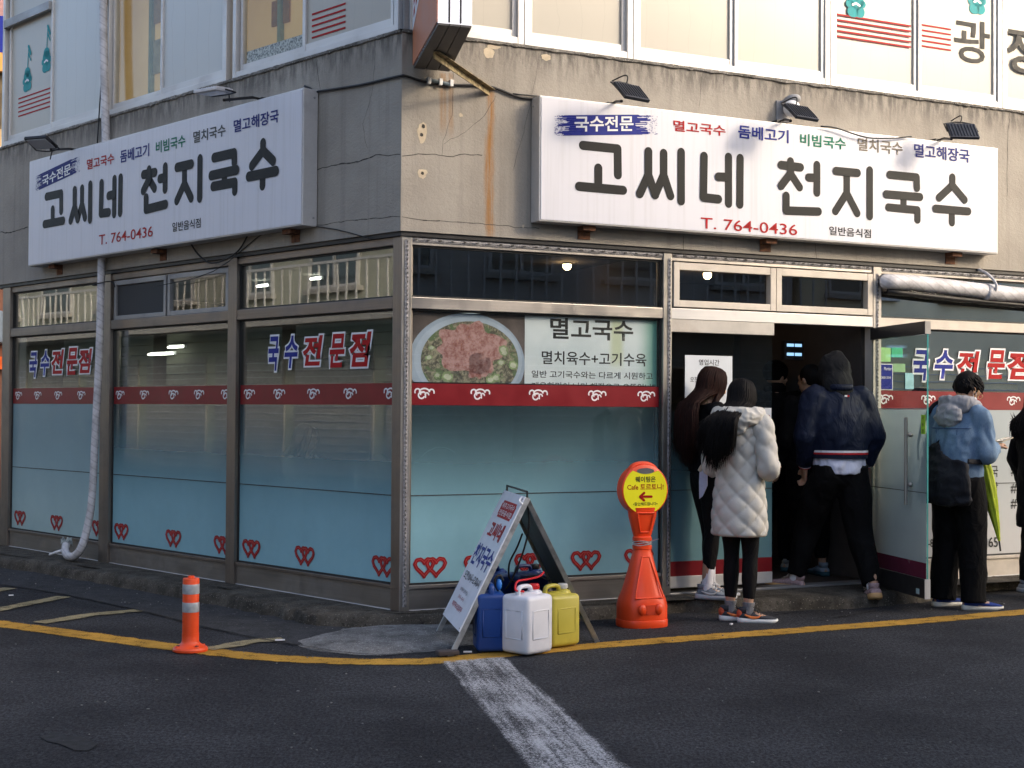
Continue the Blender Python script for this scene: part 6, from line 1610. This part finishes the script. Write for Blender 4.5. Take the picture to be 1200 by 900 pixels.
def quilt_tube(bm, pts, rad, n, k, cell, puff, ref=(0, 1, 0), taper_ends=True):
    """closed quilted loft: diamond pillows raised between stitched seams"""
    P = catmull(pts, k); rr = catmull([Vector((a, b, 0)) for a, b in rad], k)
    rings = []; ref = Vector(ref); s_ = 0.0
    for i, p in enumerate(P):
        if i: s_ += (P[i] - P[i - 1]).length
        t = (P[min(i + 1, len(P) - 1)] - P[max(i - 1, 0)]).normalized(); u = (ref - t * ref.dot(t)).normalized(); v = t.cross(u)
        a, b = rr[i].x, rr[i].y; per = math.pi * (a + b); m = cell_n = max(3, round(2 * math.pi * cell[0]) ) if False else cell[2]
        ring = []
        for j in range(n):
            th = 2 * math.pi * j / n; U = th / (2 * math.pi) * m; V = s_ / cell[1]
            q = abs(math.sin(math.pi * (U + V))) * abs(math.sin(math.pi * (U - V)))
            off = puff * (q ** .42 - .35) + .003 * noise.noise(Vector((U * 3, V * 3, 1)))
            ring.append(bm.verts.new(p + v * ((a + off) * math.cos(th)) + u * ((b + off) * math.sin(th))))
        rings.append(ring)
    for r0, r1 in zip(rings, rings[1:]):
        for j in range(n): bm.faces.new((r0[j], r0[(j + 1) % n], r1[(j + 1) % n], r1[j]))
    bm.faces.new(rings[0][::-1]); bm.faces.new(rings[-1])

# ---- woman in the quilted pale coat, facing into the queue
g = ground(866, 728)
A = Fig('woman with long black hair in a pale quilted long coat, standing by the kerb', (g.x, g.y, 0), 58, 1.67,
        dict(pel=(0, 0, .93), hpR=(.075, 0, .90), hpL=(-.075, 0, .90), anR=(.075, -.01, .085), anL=(-.075, .02, .085), knR=(.075, .02, .48), knL=(-.07, .03, .48), toR=-62, toL=-58,
             elR=(.225, -.01, 1.09), wrR=(.15, .22, 1.10), elL=(-.215, .03, 1.10), wrL=(-.10, .24, 1.12), hp=18, hy=0, hd=(0, .045, 1.578), nkt=(0, .02, 1.50)), sex='f')
A.body(.010)
COAT = simple('pale_quilted_nylon', (.56, .54, .49), .55, 0, .06, 6, .25, 45, .004, spec=.3)
bm = B()
quilt_tube(bm, [(0, .0, .605), (0, 0, .64), (0, .0, .80), (0, .0, .95), (0, .0, 1.10), (0, .0, 1.25), (0, -.005, 1.36), (0, -.01, 1.42), (0, -.01, 1.455)],
           [(.178, .150), (.196, .166), (.190, .160), (.175, .146), (.157, .128), (.166, .132), (.168, .120), (.125, .10), (.085, .08)], 132, 12, (0, .150, 7), .019)
for q in 'RL':
    J = A.J; sh, el, wr = J['sh' + q], J['el' + q], J['wr' + q]
    quilt_tube(bm, [J['chs'].lerp(sh, .7) + Vector((0, 0, .03)), sh, sh.lerp(el, .5), el + Vector((0, -.012, -.01)), el.lerp(wr, .5), wr], [(.07, .07), (.078, .078), (.076, .076), (.072, .072), (.062, .062), (.048, .048)], 48, 8, (0, .15, 3), .018)
A.mk('coat', bm, COAT)
bm = B()       # hood lying on the shoulders
tube(bm, [(.13, .06, 1.45), (.155, -.03, 1.452), (.10, -.125, 1.44), (0, -.155, 1.43), (-.10, -.125, 1.44), (-.155, -.03, 1.452), (-.13, .06, 1.45)], [(.035, .045), (.045, .06), (.055, .075), (.06, .085), (.055, .075), (.045, .06), (.035, .045)], 16, 5, (0, 0, 1), rounded=True)
ell(bm, (0, -.14, 1.37), (.11, .045, .065), 18, 12)
me = remesh(bm, .009, 2); folds(me, .012, (12, 12, 14)); A.mk('hood', me, COAT)
A.trousers(LEG, (.09, .08, .056, .056, .042), .002, .075, 'leggings', .92)
SOLW = simple('white_rubber', (.72, .72, .70), .5, 0, .05); ORSH = simple('orange_red_knit', (.55, .08, .03), .7, 0, .15, 30, .3); DKSH = simple('dark_knit', (.03, .032, .04), .75, 0, .3, 40, .4)
for q in 'RL':
    A.sock(q, cloth('grey_sock', (.20, .20, .21)), .055)
    A.shoe(q, DKSH, SOLW, BLACKM, 1.05, ORSH, simple('orange_mark', (.85, .22, .05), .4))
long_hair(A, HB, 1.08, 2, spread=.13, backy=-.25, n=1500, lean=-.035, front=.25)
# phone in her hands
pm = A.S @ (A.J['wrR'].lerp(A.J['wrL'], .5) + Vector((0, .10, .03)))
t = thing('phone', 'dark phone held in front of the woman in the quilted coat', 'phone', Matrix.Translation(pm) @ Matrix.Rotation(R(58 - 90), 4, 'Z') @ Matrix.Rotation(R(-30), 4, 'X'))
bm = B(); box(bm, -.036, .036, -.075, .075, -.004, .004, .003); mk('case', bm, BLACKM, t, WM[t.name])
bm = B(); box(bm, -.032, .032, -.070, .070, .0045, .0050); mk('screen', bm, simple('phone_glass', (.02, .03, .05), .1), t, WM[t.name])

# ---- woman with brown hair in a black sweatshirt
g = ground(829, 700, .10)
Bf = Fig('woman with long red brown hair in black sweatshirt and leggings on the kerb', (g.x, g.y, .10), 20, 1.67,
         dict(toR=-38, toL=-32, anR=(.065, -.04, .085), anL=(-.07, .06, .085), knR=(.07, .0, .48), knL=(-.07, .05, .48), hpR=(.075, 0, .90), hpL=(-.075, 0, .90),
              elR=(.22, -.03, 1.10), wrR=(.16, .18, 1.06), elL=(-.22, .0, 1.10), wrL=(-.12, .22, 1.08), hp=16, hd=(0, .045, 1.578)), sex='f')
Bf.body(.010)
Bf.torso_garment('sweatshirt', BLKC, [((0, 0, .93), (.160, .125)), ((0, 0, .96), (.170, .135)), ((0, 0, 1.06), (.158, .125)), ((0, 0, 1.25), (.168, .132)), ((0, -.005, 1.37), (.155, .105)), ((0, -.01, 1.44), (.08, .07))], amp=.010)
CRM = cloth('cream_print', (.55, .48, .36))
for (x, y, z, an_) in ((.150, -.10, 1.24, 30), (.165, -.085, 1.17, 35), (.172, -.07, 1.09, 40), (.165, -.09, .985, 20)):
    bm = B(); tube(bm, catmull([(x - .045, y - .045, z - .045), (x - .01, y - .03, z), (x + .02, y + .03, z + .035)], 4), [(.016, .004)] * 9, 8, ref=(.6, -.8, 0)); Bf.mk('cream_stripe', bm, CRM)
Bf.trousers(LEG, (.095, .085, .058, .058, .044), .002, .13, 'leggings', .95)
bm = B(); poly(bm, [(.12, -.13, .95), (.165, -.09, .95), (.185, -.10, .84), (.165, -.13, .76), (.145, -.145, .74), (.13, -.14, .86)], (.004, -.004, 0)); Bf.mk('shirt_tail', bm, cloth('lilac_white_cloth', (.55, .55, .68)), False)
GRYS = simple('grey_suede', (.18, .21, .25), .85, 0, .25, 30, .4)
for q in 'RL':
    Bf.sock(q, cloth('white_sock', (.72, .72, .78)), .175); Bf.shoe(q, GRYS, simple('pale_grey_sole', (.45, .47, .50), .6), WHITEV, 1.15, None, simple('silver_mark', (.5, .5, .5), .4), L=.29)
long_hair(Bf, HR, .98, 5, spread=.15, backy=-.165, n=1300, lean=.0, front=.32, bulge=.01)

# ---- man in the navy bomber jacket, walking in
g = ground(985, 700, .05)
NV = cloth('navy_nylon', (.004, .008, .024), .6, .15, 350, .15, .18)
C = Fig('man in a navy bomber jacket with striped hem and dark hood, stepping inside', (g.x, g.y + .05, .04), 100, 1.88,
        dict(pel=(0, .0, .92), wst=(0, .01, 1.05), chs=(0, .035, 1.26), nkb=(0, .05, 1.41), nkt=(0, .085, 1.48), hd=(.0, .115, 1.555), hp=14, hy=8,
             shR=(.175, .03, 1.37), shL=(-.175, .03, 1.37), elR=(.245, -.01, 1.12), wrR=(.215, .07, .905), elL=(-.245, .0, 1.12), wrL=(-.215, .09, .90),
             hpR=(.09, 0, .89), knR=(.135, -.02, .47), anR=(.16, -.19, .095), hpL=(-.09, .0, .89), knL=(-.15, .17, .50), anL=(-.235, .22, .12), toR=-5, toL=55))
C.J['liftR'] = 14; C.J['liftL'] = -6
C.body(.010)
J = C.J
C.trousers(TROU, (.115, .112, .092, .080, .062), .010, .02, seat=1.05)
def shirt(bm):
    pass
C.torso_garment('white_shirt', cloth('white_shirt_cloth', (.62, .64, .78)), [((0, .0, .880), (.176, .140)), ((0, .0, .90), (.182, .145)), ((0, .01, 1.02), (.170, .135)), ((0, .02, 1.10), (.15, .12))], sleeves=False, amp=.012, fs=(10, 10, 5))
C.torso_garment('bomber_jacket', NV, [((0, .005, .99), (.188, .150)), ((0, .005, 1.0), (.195, .155)), ((0, .01, 1.035), (.205, .165)), ((0, .02, 1.12), (.225, .182)), ((0, .03, 1.25), (.222, .175)), ((0, .04, 1.35), (.185, .135)), ((0, .055, 1.415), (.12, .10)), ((0, .07, 1.445), (.082, .08))],
                sr=(.095, .088, .078, .070, .052), amp=.014, fs=(6, 6, 4), cuff=.93, voxel=.011)
RIBR = cloth('red_rib', (.42, .012, .018)); RIBW = cloth('white_rib', (.66, .66, .70))
for z0_, z1_, mt in ((.962, .990, NV), (.990, 1.003, RIBR), (1.003, 1.018, RIBW)):
    bm = B(); e = .0015 if mt is NV else .004
    tube(bm, [(0, .005, z0_), (0, .005, z1_)], [(.197 + e, .157 + e)] * 2, 48, 1, caps=False); C.mk('hem_stripe', bm, mt)
for q in 'RL':
    el, wr = J['el' + q], J['wr' + q]
    for a_, b_, mt in ((.93, .965, NV), (.965, .985, RIBW), (.985, 1.01, RIBR)):
        bm = B(); tube(bm, [el.lerp(wr, a_), el.lerp(wr, b_)], .043, 20, 1); C.mk('cuff_stripe', bm, mt)
HOOD = cloth('charcoal_fleece', (.012, .012, .013))
bm = B(); h_ = B(); ell(h_, (0, -.028, .018), (.108, .118, .128), 26, 18); ell(h_, (0, -.085, .075), (.05, .05, .06), 14, 10); ell(h_, (0, .03, -.01), (.098, .07, .115), 22, 14); h_.transform(C.HM); me = bpy.data.meshes.new('x'); h_.to_mesh(me); h_.free(); bm.from_mesh(me)
tube(bm, [C.HM @ Vector((0, -.03, -.03)), J['nkb'] + Vector((0, -.02, .04)), J['nkb'] + Vector((0, -.0, .0))], [(.10, .105), (.105, .105), (.115, .10)], 22, 4, rounded=True)
me = remesh(bm, .010, 3); folds(me, .010, (9, 9, 5)); C.mk('hood', me, HOOD)
bm = B(); tube(bm, catmull([(-.075, -.010, 1.455), (-.06, -.052, 1.452), (0, -.068, 1.45), (.06, -.052, 1.452), (.075, -.010, 1.455)], 4), [(.014, .022)] * 17, 10, ref=(0, 0, 1)); C.mk('collar', bm, NV)
bm = B(); box(bm, -.014, .004, -.122, -.118, 1.385, 1.397); C.mk('collar_flag', bm, WHITEV, False); bm = B(); box(bm, .004, .020, -.122, -.118, 1.385, 1.397); C.mk('collar_flag', bm, REDV, False)
PNK = simple('dusty_pink_knit', (.34, .24, .25), .85, 0, .25, 60, .5); GUM = simple('gum_sole', (.55, .33, .14), .6, 0, .1)
for q in 'RL':
    C.sock(q, cloth('white_sock_b', (.70, .70, .74)), .07); C.shoe(q, PNK, GUM, simple('tan_lace', (.40, .33, .28), .8), 1.12, L=.29)

# ---- man in the denim jacket looking at a phone
g = ground(1122, 712)
DEN = Mt('washed_denim')
wv_ = DEN.noise(1, 3, .5, DEN.obj((420, 420, 60))); n1 = DEN.noise(7, 6, .65); st2 = DEN.noise(1, 5, .6, DEN.obj((40, 40, 4)))
c_ = DEN.mix(DEN.rng(n1, .25, .75), (.10, .165, .26), (.20, .30, .42)); c_ = DEN.mix(DEN.rng(wv_, .4, .65, 0, .25), c_, (.32, .42, .55)); c_ = DEN.mix(DEN.rng(st2, .5, .7, 0, .35), c_, (.10, .17, .30))
DEN = DEN.fin(DEN.bsdf(c_, .9, 0, DEN.bump(DEN.math('ADD', wv_, n1), .4, .003), spec=.2))
D = Fig('man in a light blue denim jacket looking down at a phone beside the door', (g.x, g.y, 0), 38, 1.80,
        dict(pel=(0, 0, .92), wst=(0, -.005, 1.05), chs=(0, .01, 1.25), nkb=(0, .035, 1.405), nkt=(0, .075, 1.465), hd=(.0, .115, 1.535), hp=30, hy=-14,
             shR=(.165, .02, 1.36), shL=(-.165, .02, 1.36), elR=(.215, .03, 1.09), wrR=(.13, .25, 1.13), elL=(-.22, .03, 1.09), wrL=(-.12, .22, 1.08), handR=(-.15, .9, .25), handL=(.2, .9, .1),
             hpR=(.09, 0, .89), knR=(.11, .02, .48), anR=(.13, .0, .085), hpL=(-.09, 0, .89), knL=(-.10, .02, .48), anL=(-.115, -.01, .085), toR=-36, toL=-12))
D.body(.0085)
J = D.J
D.trousers(TROU, (.115, .112, .098, .094, .092), .009, -.035, seat=1.08)
D.torso_garment('denim_jacket', DEN, [((0, .0, .90), (.172, .135)), ((0, .0, .93), (.182, .145)), ((0, .0, 1.03), (.186, .150)), ((0, .0, 1.13), (.190, .150)), ((0, .01, 1.26), (.190, .145)), ((0, .02, 1.345), (.165, .11)), ((0, .035, 1.405), (.09, .08))],
                sr=(.080, .076, .068, .060, .048), amp=.013, fs=(7, 7, 5), cuff=.95, voxel=.010)
SEAM = cloth('dark_denim_seam', (.05, .09, .19))
def on_back(x, z, r=(.192, .150), c=.01): 
    y = -r[1] * math.sqrt(max(0, 1 - (x / r[0]) ** 2)); return Vector((x, y + c - .006, z))
bm = B(); tube(bm, [on_back(x, 1.265 + .02 * abs(x)) for x in [i * .02 for i in range(-8, 9)]], .0035, 6); D.mk('yoke_seam', bm, SEAM)
for x in (-.085, .085):
    bm = B(); tube(bm, [on_back(x * (1 - .15 * i / 8), 1.26 - i * .035) for i in range(9)], .0028, 6); D.mk('back_seam', bm, SEAM)
GH = cloth('grey_fleece', (.30, .30, .32))
bm = B()
tube(bm, [(.075, .125, 1.395), (.115, .06, 1.425), (.10, -.03, 1.435), (0, -.075, 1.43), (-.10, -.03, 1.435), (-.115, .06, 1.425), (-.075, .125, 1.395)], [(.028, .03), (.036, .045), (.042, .06), (.046, .068), (.042, .06), (.036, .045), (.028, .03)], 16, 5, (0, 0, 1), rounded=True)
ell(bm, (0, -.115, 1.355), (.115, .050, .085), 20, 14); ell(bm, (0, -.06, 1.42), (.10, .06, .05), 18, 10)
me = remesh(bm, .009, 2); folds(me, .012, (10, 10, 12)); D.mk('hoodie_hood', me, GH)
# short black hair
rnd = random.Random(9); L = []
for i in range(420):
    a_ = rnd.uniform(0, 2 * math.pi); el_ = rnd.uniform(-.25, 1.5); d_ = Vector((math.cos(a_) * math.cos(el_), math.sin(a_) * math.cos(el_), math.sin(el_)))
    if d_.y > .45 and d_.z < .45: continue
    if abs(d_.x) > .7 and d_.z < .05 and d_.y > -.25: continue
    p = Vector((d_.x * .080, d_.y * .098 - .014, d_.z * .105 + .024)); q = p + Vector((d_.x * .016, d_.y * .012 + .018, .012 * d_.z - .012)); r_ = p + Vector((d_.x * .020, d_.y * .012 + .030, -.022 - .006 * rnd.random()))
    L.append(([D.HM @ p, D.HM @ q, D.HM @ r_], [.008, .0075, .0015]))
D.hair(HB, L, capr=(.081, .099, .104), capc=(0, -.020, .034))
bm = B()       # mask, glasses
h_ = B(); ell(h_, (0, .052, -.055), (.056, .058, .050), 20, 12)
for k in (-1, 1): tube(h_, [(k * .05, .07, -.035), (k * .076, .02, -.01), (k * .080, -.005, .0)], .0018, 6); tube(h_, [(k * .045, .07, -.085), (k * .072, .02, -.045), (k * .080, -.005, -.03)], .0018, 6)
h_.transform(D.HM); D.mk('face_mask', h_, cloth('white_mask', (.68, .70, .74)))
h_ = B()
for k in (-1, 1):
    tube(h_, [(k * .033 + .022 * math.cos(a_), .100, .008 + .017 * math.sin(a_)) for a_ in [2 * math.pi * i / 20 for i in range(21)]], .0018, 6); tube(h_, [(k * .055, .098, .012), (k * .078, .05, .012), (k * .081, -.01, .006)], .0018, 6)
tube(h_, [(-.011, .102, .010), (0, .106, .013), (.011, .102, .010)], .0016, 6); h_.transform(D.HM); D.mk('glasses', h_, simple('gold_wire', (.55, .40, .20), .3, .8))
BLUS = cloth('blue_canvas', (.02, .045, .20)); OFFW = simple('off_white_rubber', (.66, .63, .56), .6, 0, .08)
for q in 'RL': D.shoe(q, BLUS, OFFW, WHITEV, 1.0, L=.28)
# bag on a long strap (carried: own thing)
t = thing('shoulder_bag', 'large black fabric shoulder bag hanging at the hip of the man in denim', 'bag', D.S @ Matrix.Translation((-.02, -.20, .80)))
def inD(bm_or): bm_or.transform(Matrix.Diagonal((D.k, D.k, D.k, 1))); return bm_or
BAG = cloth('black_bag_cloth', (.008, .009, .013), .7)
bm = B(); tube(bm, [(.03, -.195, .735), (.03, -.20, .77), (.03, -.20, .91), (.02, -.185, 1.02), (.02, -.175, 1.035)], [(.205, .045), (.215, .058), (.205, .060), (.190, .045), (.185, .035)], 30, 6, (0, 1, 0)); me = remesh(bm, .010, 2); folds(me, .014, (6, 6, 9)); me.transform(Matrix.Diagonal((D.k, D.k, D.k, 1))); mk('bag_body', me, BAG, t, D.M, True)
bm = B(); tube(bm, [(-.01, -.255, .815), (.1, -.250, .82), (.19, -.215, .82)], .004, 6, 3); tube(bm, [(-.01, -.255, .815), (-.1, -.250, .82), (-.2, -.215, .82)], .004, 6, 3); mk('bag_seam', inD(bm), BAG, t, D.M, True)
bm = B(); tube(bm, [(-.19, -.19, 1.04), (-.205, -.175, 1.15), (-.205, -.12, 1.30), (-.165, -.04, 1.43), (-.11, .06, 1.455), (-.06, .13, 1.38), (.02, .17, 1.25), (.13, .15, 1.10), (.20, .02, 1.04), (.185, -.15, 1.04)], [(.004, .018)] * 10, 8, 6, (0, 0, 1)); mk('strap', inD(bm), BAG, t, D.M, True)
# phone
pm = D.S @ (J['wrR'] + Vector((-.01, .135, .055)))
t = thing('phone', 'pale phone held up by the man in the denim jacket', 'phone', Matrix.Translation(pm) @ Matrix.Rotation(R(38 - 90), 4, 'Z') @ Matrix.Rotation(R(12), 4, 'X'))
bm = B(); box(bm, -.036, .036, -.075, .075, -.004, .004, .003); mk('case', bm, simple('pale_phone_case', (.35, .30, .22), .4), t, WM[t.name])
bm = B(); box(bm, -.032, .032, -.070, .070, .0045, .0050); mk('screen', bm, simple('phone_glass_b', (.03, .035, .045), .5), t, WM[t.name])
# folded yellow-green umbrella hooked on the bag strap
s0 = FR.at(1153, 540, 1.05); dep = 10.55
def atdep(px, py, y): d = ray(px, py); return Vector((0, 0, EYE)) + d * (y / d.y)
u0, u1, u2, u3 = atdep(1152, 532, 10.72), atdep(1154.5, 556, 10.70), atdep(1171, 634, 10.62), atdep(1172.5, 646, 10.61)
t = thing('umbrella', 'folded lime yellow umbrella hanging tip down beside the black shoulder bag', 'umbrella', u3)
UMB = cloth('lime_umbrella_cloth', (.42, .50, .03), .6, .25)
bm = B(); N = 26; rings = []; ax = (u2 - u0).normalized(); e1 = ax.cross(Vector((0, 1, 0))).normalized(); e2 = ax.cross(e1)
for i, (f_, r_) in enumerate(((0, .012), (.06, .030), (.2, .042), (.4, .046), (.6, .038), (.8, .024), (1, .008))):
    c = u0.lerp(u2, f_); rings.append([bm.verts.new(c + (e1 * math.cos(2 * math.pi * j / N) + e2 * math.sin(2 * math.pi * j / N)) * r_ * (1 + .22 * math.sin(2 * math.pi * j / N * 7 + i * .8))) for j in range(N)])
for r0, r1 in zip(rings, rings[1:]):
    for j in range(N): bm.faces.new((r0[j], r0[(j + 1) % N], r1[(j + 1) % N], r1[j]))
mk('canopy', bm, UMB, t, None, True)
bm = B(); tube(bm, [u2.lerp(u0, .02), u3], .007, 8); mk('tip', bm, BLACKM, t)
bm = B(); tube(bm, catmull([u0, u0 - ax * .10, u0 - ax * .14 + e1 * .03, u0 - ax * .11 + e1 * .06], 3), .009, 8); mk('handle', bm, BLACKM, t, None, True)

# ---- two customers inside the doorway
g = ground(915, 672, .115)
E1 = Fig('person in black with dark cap standing inside the doorway behind the women', (g.x, g.y + .25, .115), 70, 1.76, dict(hy=-40, hd=(0, .04, 1.58), elR=(.23, .0, 1.1), wrR=(.17, .2, 1.05), toR=-10, toL=10))
E1.body(.012); E1.trousers(TROU, (.11, .105, .085, .078, .07), .008, .0, voxel=.012)
E1.torso_garment('black_coat', BLKC, [((0, 0, .78), (.185, .145)), ((0, 0, .95), (.19, .15)), ((0, 0, 1.1), (.185, .15)), ((0, 0, 1.27), (.20, .15)), ((0, 0, 1.38), (.17, .12)), ((0, 0, 1.46), (.09, .09))], sr=(.085, .08, .07, .062, .05), amp=.012, voxel=.012)
bm = B(); h_ = B(); ell(h_, (0, -.015, .045), (.095, .112, .098), 22, 14); ell(h_, (0, -.02, -.10), (.10, .09, .07), 20, 10); h_.transform(E1.HM); E1.mk('cap', h_, BLKC); bm.free()
for q in 'RL': E1.shoe(q, simple('pale_grey_knit', (.30, .33, .34), .8, 0, .2), simple('teal_sole', (.03, .10, .13), .6), None, 1.1)
g = ground(962, 680, .115)
E2 = Fig('person in grey blue shoes inside the doorway, mostly hidden behind the navy jacket', (g.x - .02, g.y + .35, .115), 95, 1.72, dict(hy=35, elR=(.23, .0, 1.1), toR=10, toL=-10))
E2.body(.012); E2.trousers(TROU, (.11, .10, .08, .07, .055), .008, .06, voxel=.012)
E2.torso_garment('black_jacket', BLKC, [((0, 0, .90), (.17, .135)), ((0, 0, 1.05), (.175, .14)), ((0, 0, 1.27), (.18, .14)), ((0, 0, 1.38), (.16, .11)), ((0, 0, 1.46), (.08, .08))], amp=.01, voxel=.012)
bm = B(); h_ = B(); ell(h_, (0, -.025, .035), (.085, .10, .098), 22, 14); h_.transform(E2.HM); E2.mk('hair', h_, HB); bm.free()
for q in 'RL': E2.shoe(q, simple('grey_blue_knit', (.26, .33, .42), .8, 0, .2), simple('dark_teal_sole', (.02, .08, .11), .6), None, 1.1)

# ---- person in a long black coat cut by the right edge of the photograph
g = ground(1216, 694, .05)
Gf = Fig('person in a long black coat at the right edge, partly outside the view', (g.x, g.y, .04), 20, 1.62, dict(hp=10))
Gf.body(.012); Gf.trousers(TROU, (.11, .105, .085, .078, .07), .008, .0, voxel=.012)
Gf.torso_garment('long_coat', BLKC, [((0, 0, .55), (.19, .15)), ((0, 0, .75), (.185, .15)), ((0, 0, 1.0), (.175, .14)), ((0, 0, 1.27), (.185, .145)), ((0, 0, 1.38), (.165, .12)), ((0, 0, 1.46), (.08, .08))], sr=(.08, .078, .07, .062, .05), amp=.012, voxel=.012)
long_hair(Gf, HB, 1.2, 8, n=420, front=.0)
for q in 'RL': Gf.shoe(q, simple('mid_grey_leather', (.16, .17, .20), .6), simple('grey_sole_b', (.30, .30, .32), .6), None, 1.2, L=.30)

# ---- seated customer and plant behind the third left-hand pane
sp = FL.pt(*(lambda a: (a[0], .85, 0))(FL.at(352, 520, -.85)))
K = Fig('customer with dark hair and pale top seated behind the frosted pane by the corner', (sp.x, sp.y, .0), -30, 1.62,
        dict(pel=(0, 0, .60), wst=(0, 0, .73), chs=(0, .02, .94), nkb=(0, .03, 1.10), nkt=(0, .05, 1.17), hd=(0, .07, 1.25), hp=20, shR=(.16, .02, 1.05), shL=(-.16, .02, 1.05), elR=(.22, .05, .80), wrR=(.12, .27, .82), elL=(-.22, .05, .80), wrL=(-.12, .27, .82),
             hpR=(.09, .03, .58), hpL=(-.09, .03, .58), knR=(.11, .42, .58), knL=(-.11, .42, .58), anR=(.11, .40, .20), anL=(-.11, .40, .20)))
K.body(.013); K.trousers(TROU, (.10, .095, .075, .07, .06), .004, .0, voxel=.013)
K.torso_garment('pale_top', cloth('pale_knit', (.55, .56, .55)), [((0, 0, .58), (.165, .13)), ((0, 0, .75), (.16, .13)), ((0, .02, .95), (.165, .13)), ((0, .02, 1.05), (.14, .10)), ((0, .03, 1.12), (.07, .07))], amp=.008, voxel=.013)
long_hair(K, HB, .85, 3, n=140, backy=-.15)
for q in 'RL': K.shoe(q, DKSH, SOLW)
WOOD = simple('brown_stool_wood', (.14, .075, .04), .6, 0, .2, 6, .1)
KM = K.M
t = thing('stool', 'brown wooden stool under the seated customer behind the frosted pane', 'stool', KM)
bm = B(); lathe(bm, [(.15, .46), (.165, .465), (.165, .49), (.15, .495)], 24); mk('seat', bm, WOOD, t, KM, True, 40)
for sx in (-1, 1):
    for sy in (-1, 1):
        bm = B(); tube(bm, [(sx * .10, sy * .10, .46), (sx * .14, sy * .14, .115)], .016, 8); mk('leg', bm, WOOD, t, KM)
tm = Matrix.Translation(K.M @ Vector((0, .55, 0))) @ Matrix.Rotation(R(-120), 4, 'Z')
t = thing('dining_table', 'brown dining table before the seated customer behind the frosted pane', 'table', tm)
bm = B(); box(bm, -.55, .55, -.35, .35, .71, .74, .005); mk('tabletop', bm, WOOD, t, tm)
for sx in (-1, 1):
    for sy in (-1, 1):
        bm = B(); box(bm, sx * .5 - .02, sx * .5 + .02, sy * .3 - .02, sy * .3 + .02, .112, .709); mk('leg', bm, WOOD, t, tm)
t = thing('water_bottle', 'pale bottle on the dining table behind the frosted pane', 'bottle', tm @ Matrix.Translation((.1, .1, .74)))
bm = B(); lathe(bm, [(.035, 0), (.038, .01), (.038, .16), (.02, .2), (.016, .23)], 16, (0, 0, .001)); mk('bottle_body', bm, simple('clear_plastic', (.5, .6, .62), .2), t, WM[t.name], True)
pp = Vector((-.82, 10.45, .112))
t = thing('potted_plant', 'spiky leaved potted plant inside the corner behind the glass', 'plant', pp)
bm = B(); lathe(bm, [(.10, 0), (.13, .02), (.16, .30), (.17, .32), (.15, .32), (.14, .28)], 20); mk('pot', bm, simple('brown_pot', (.10, .06, .04), .6), t, WM[t.name], True, 40)
LEAF = simple('dark_leaf', (.03, .075, .02), .5, 0, .4, 10, .1); rnd = random.Random(12)
for k in range(34):
    a_ = rnd.uniform(0, 6.28); L_ = rnd.uniform(.45, .85); up_ = rnd.uniform(.5, 1.1); bm = B(); P = [Vector((0, 0, .3 + .45 * rnd.random()))]
    for i in range(1, 7):
        f_ = i / 6; P.append(P[0] + Vector((math.cos(a_) * L_ * .6 * f_, math.sin(a_) * L_ * .6 * f_, up_ * (f_ * .8 - f_ * f_ * .55))))
    tube(bm, P, [(.010, .002), (.016, .002), (.018, .002), (.015, .002), (.011, .002), (.007, .002), (.001, .001)], 6, 1, (0, 0, 1)); mk('leaf', bm, LEAF, t, WM[t.name], True)
bm = B(); tube(bm, [(0, 0, .28), (.01, 0, .8)], .015, 8); mk('stem', bm, WOOD, t, WM[t.name])
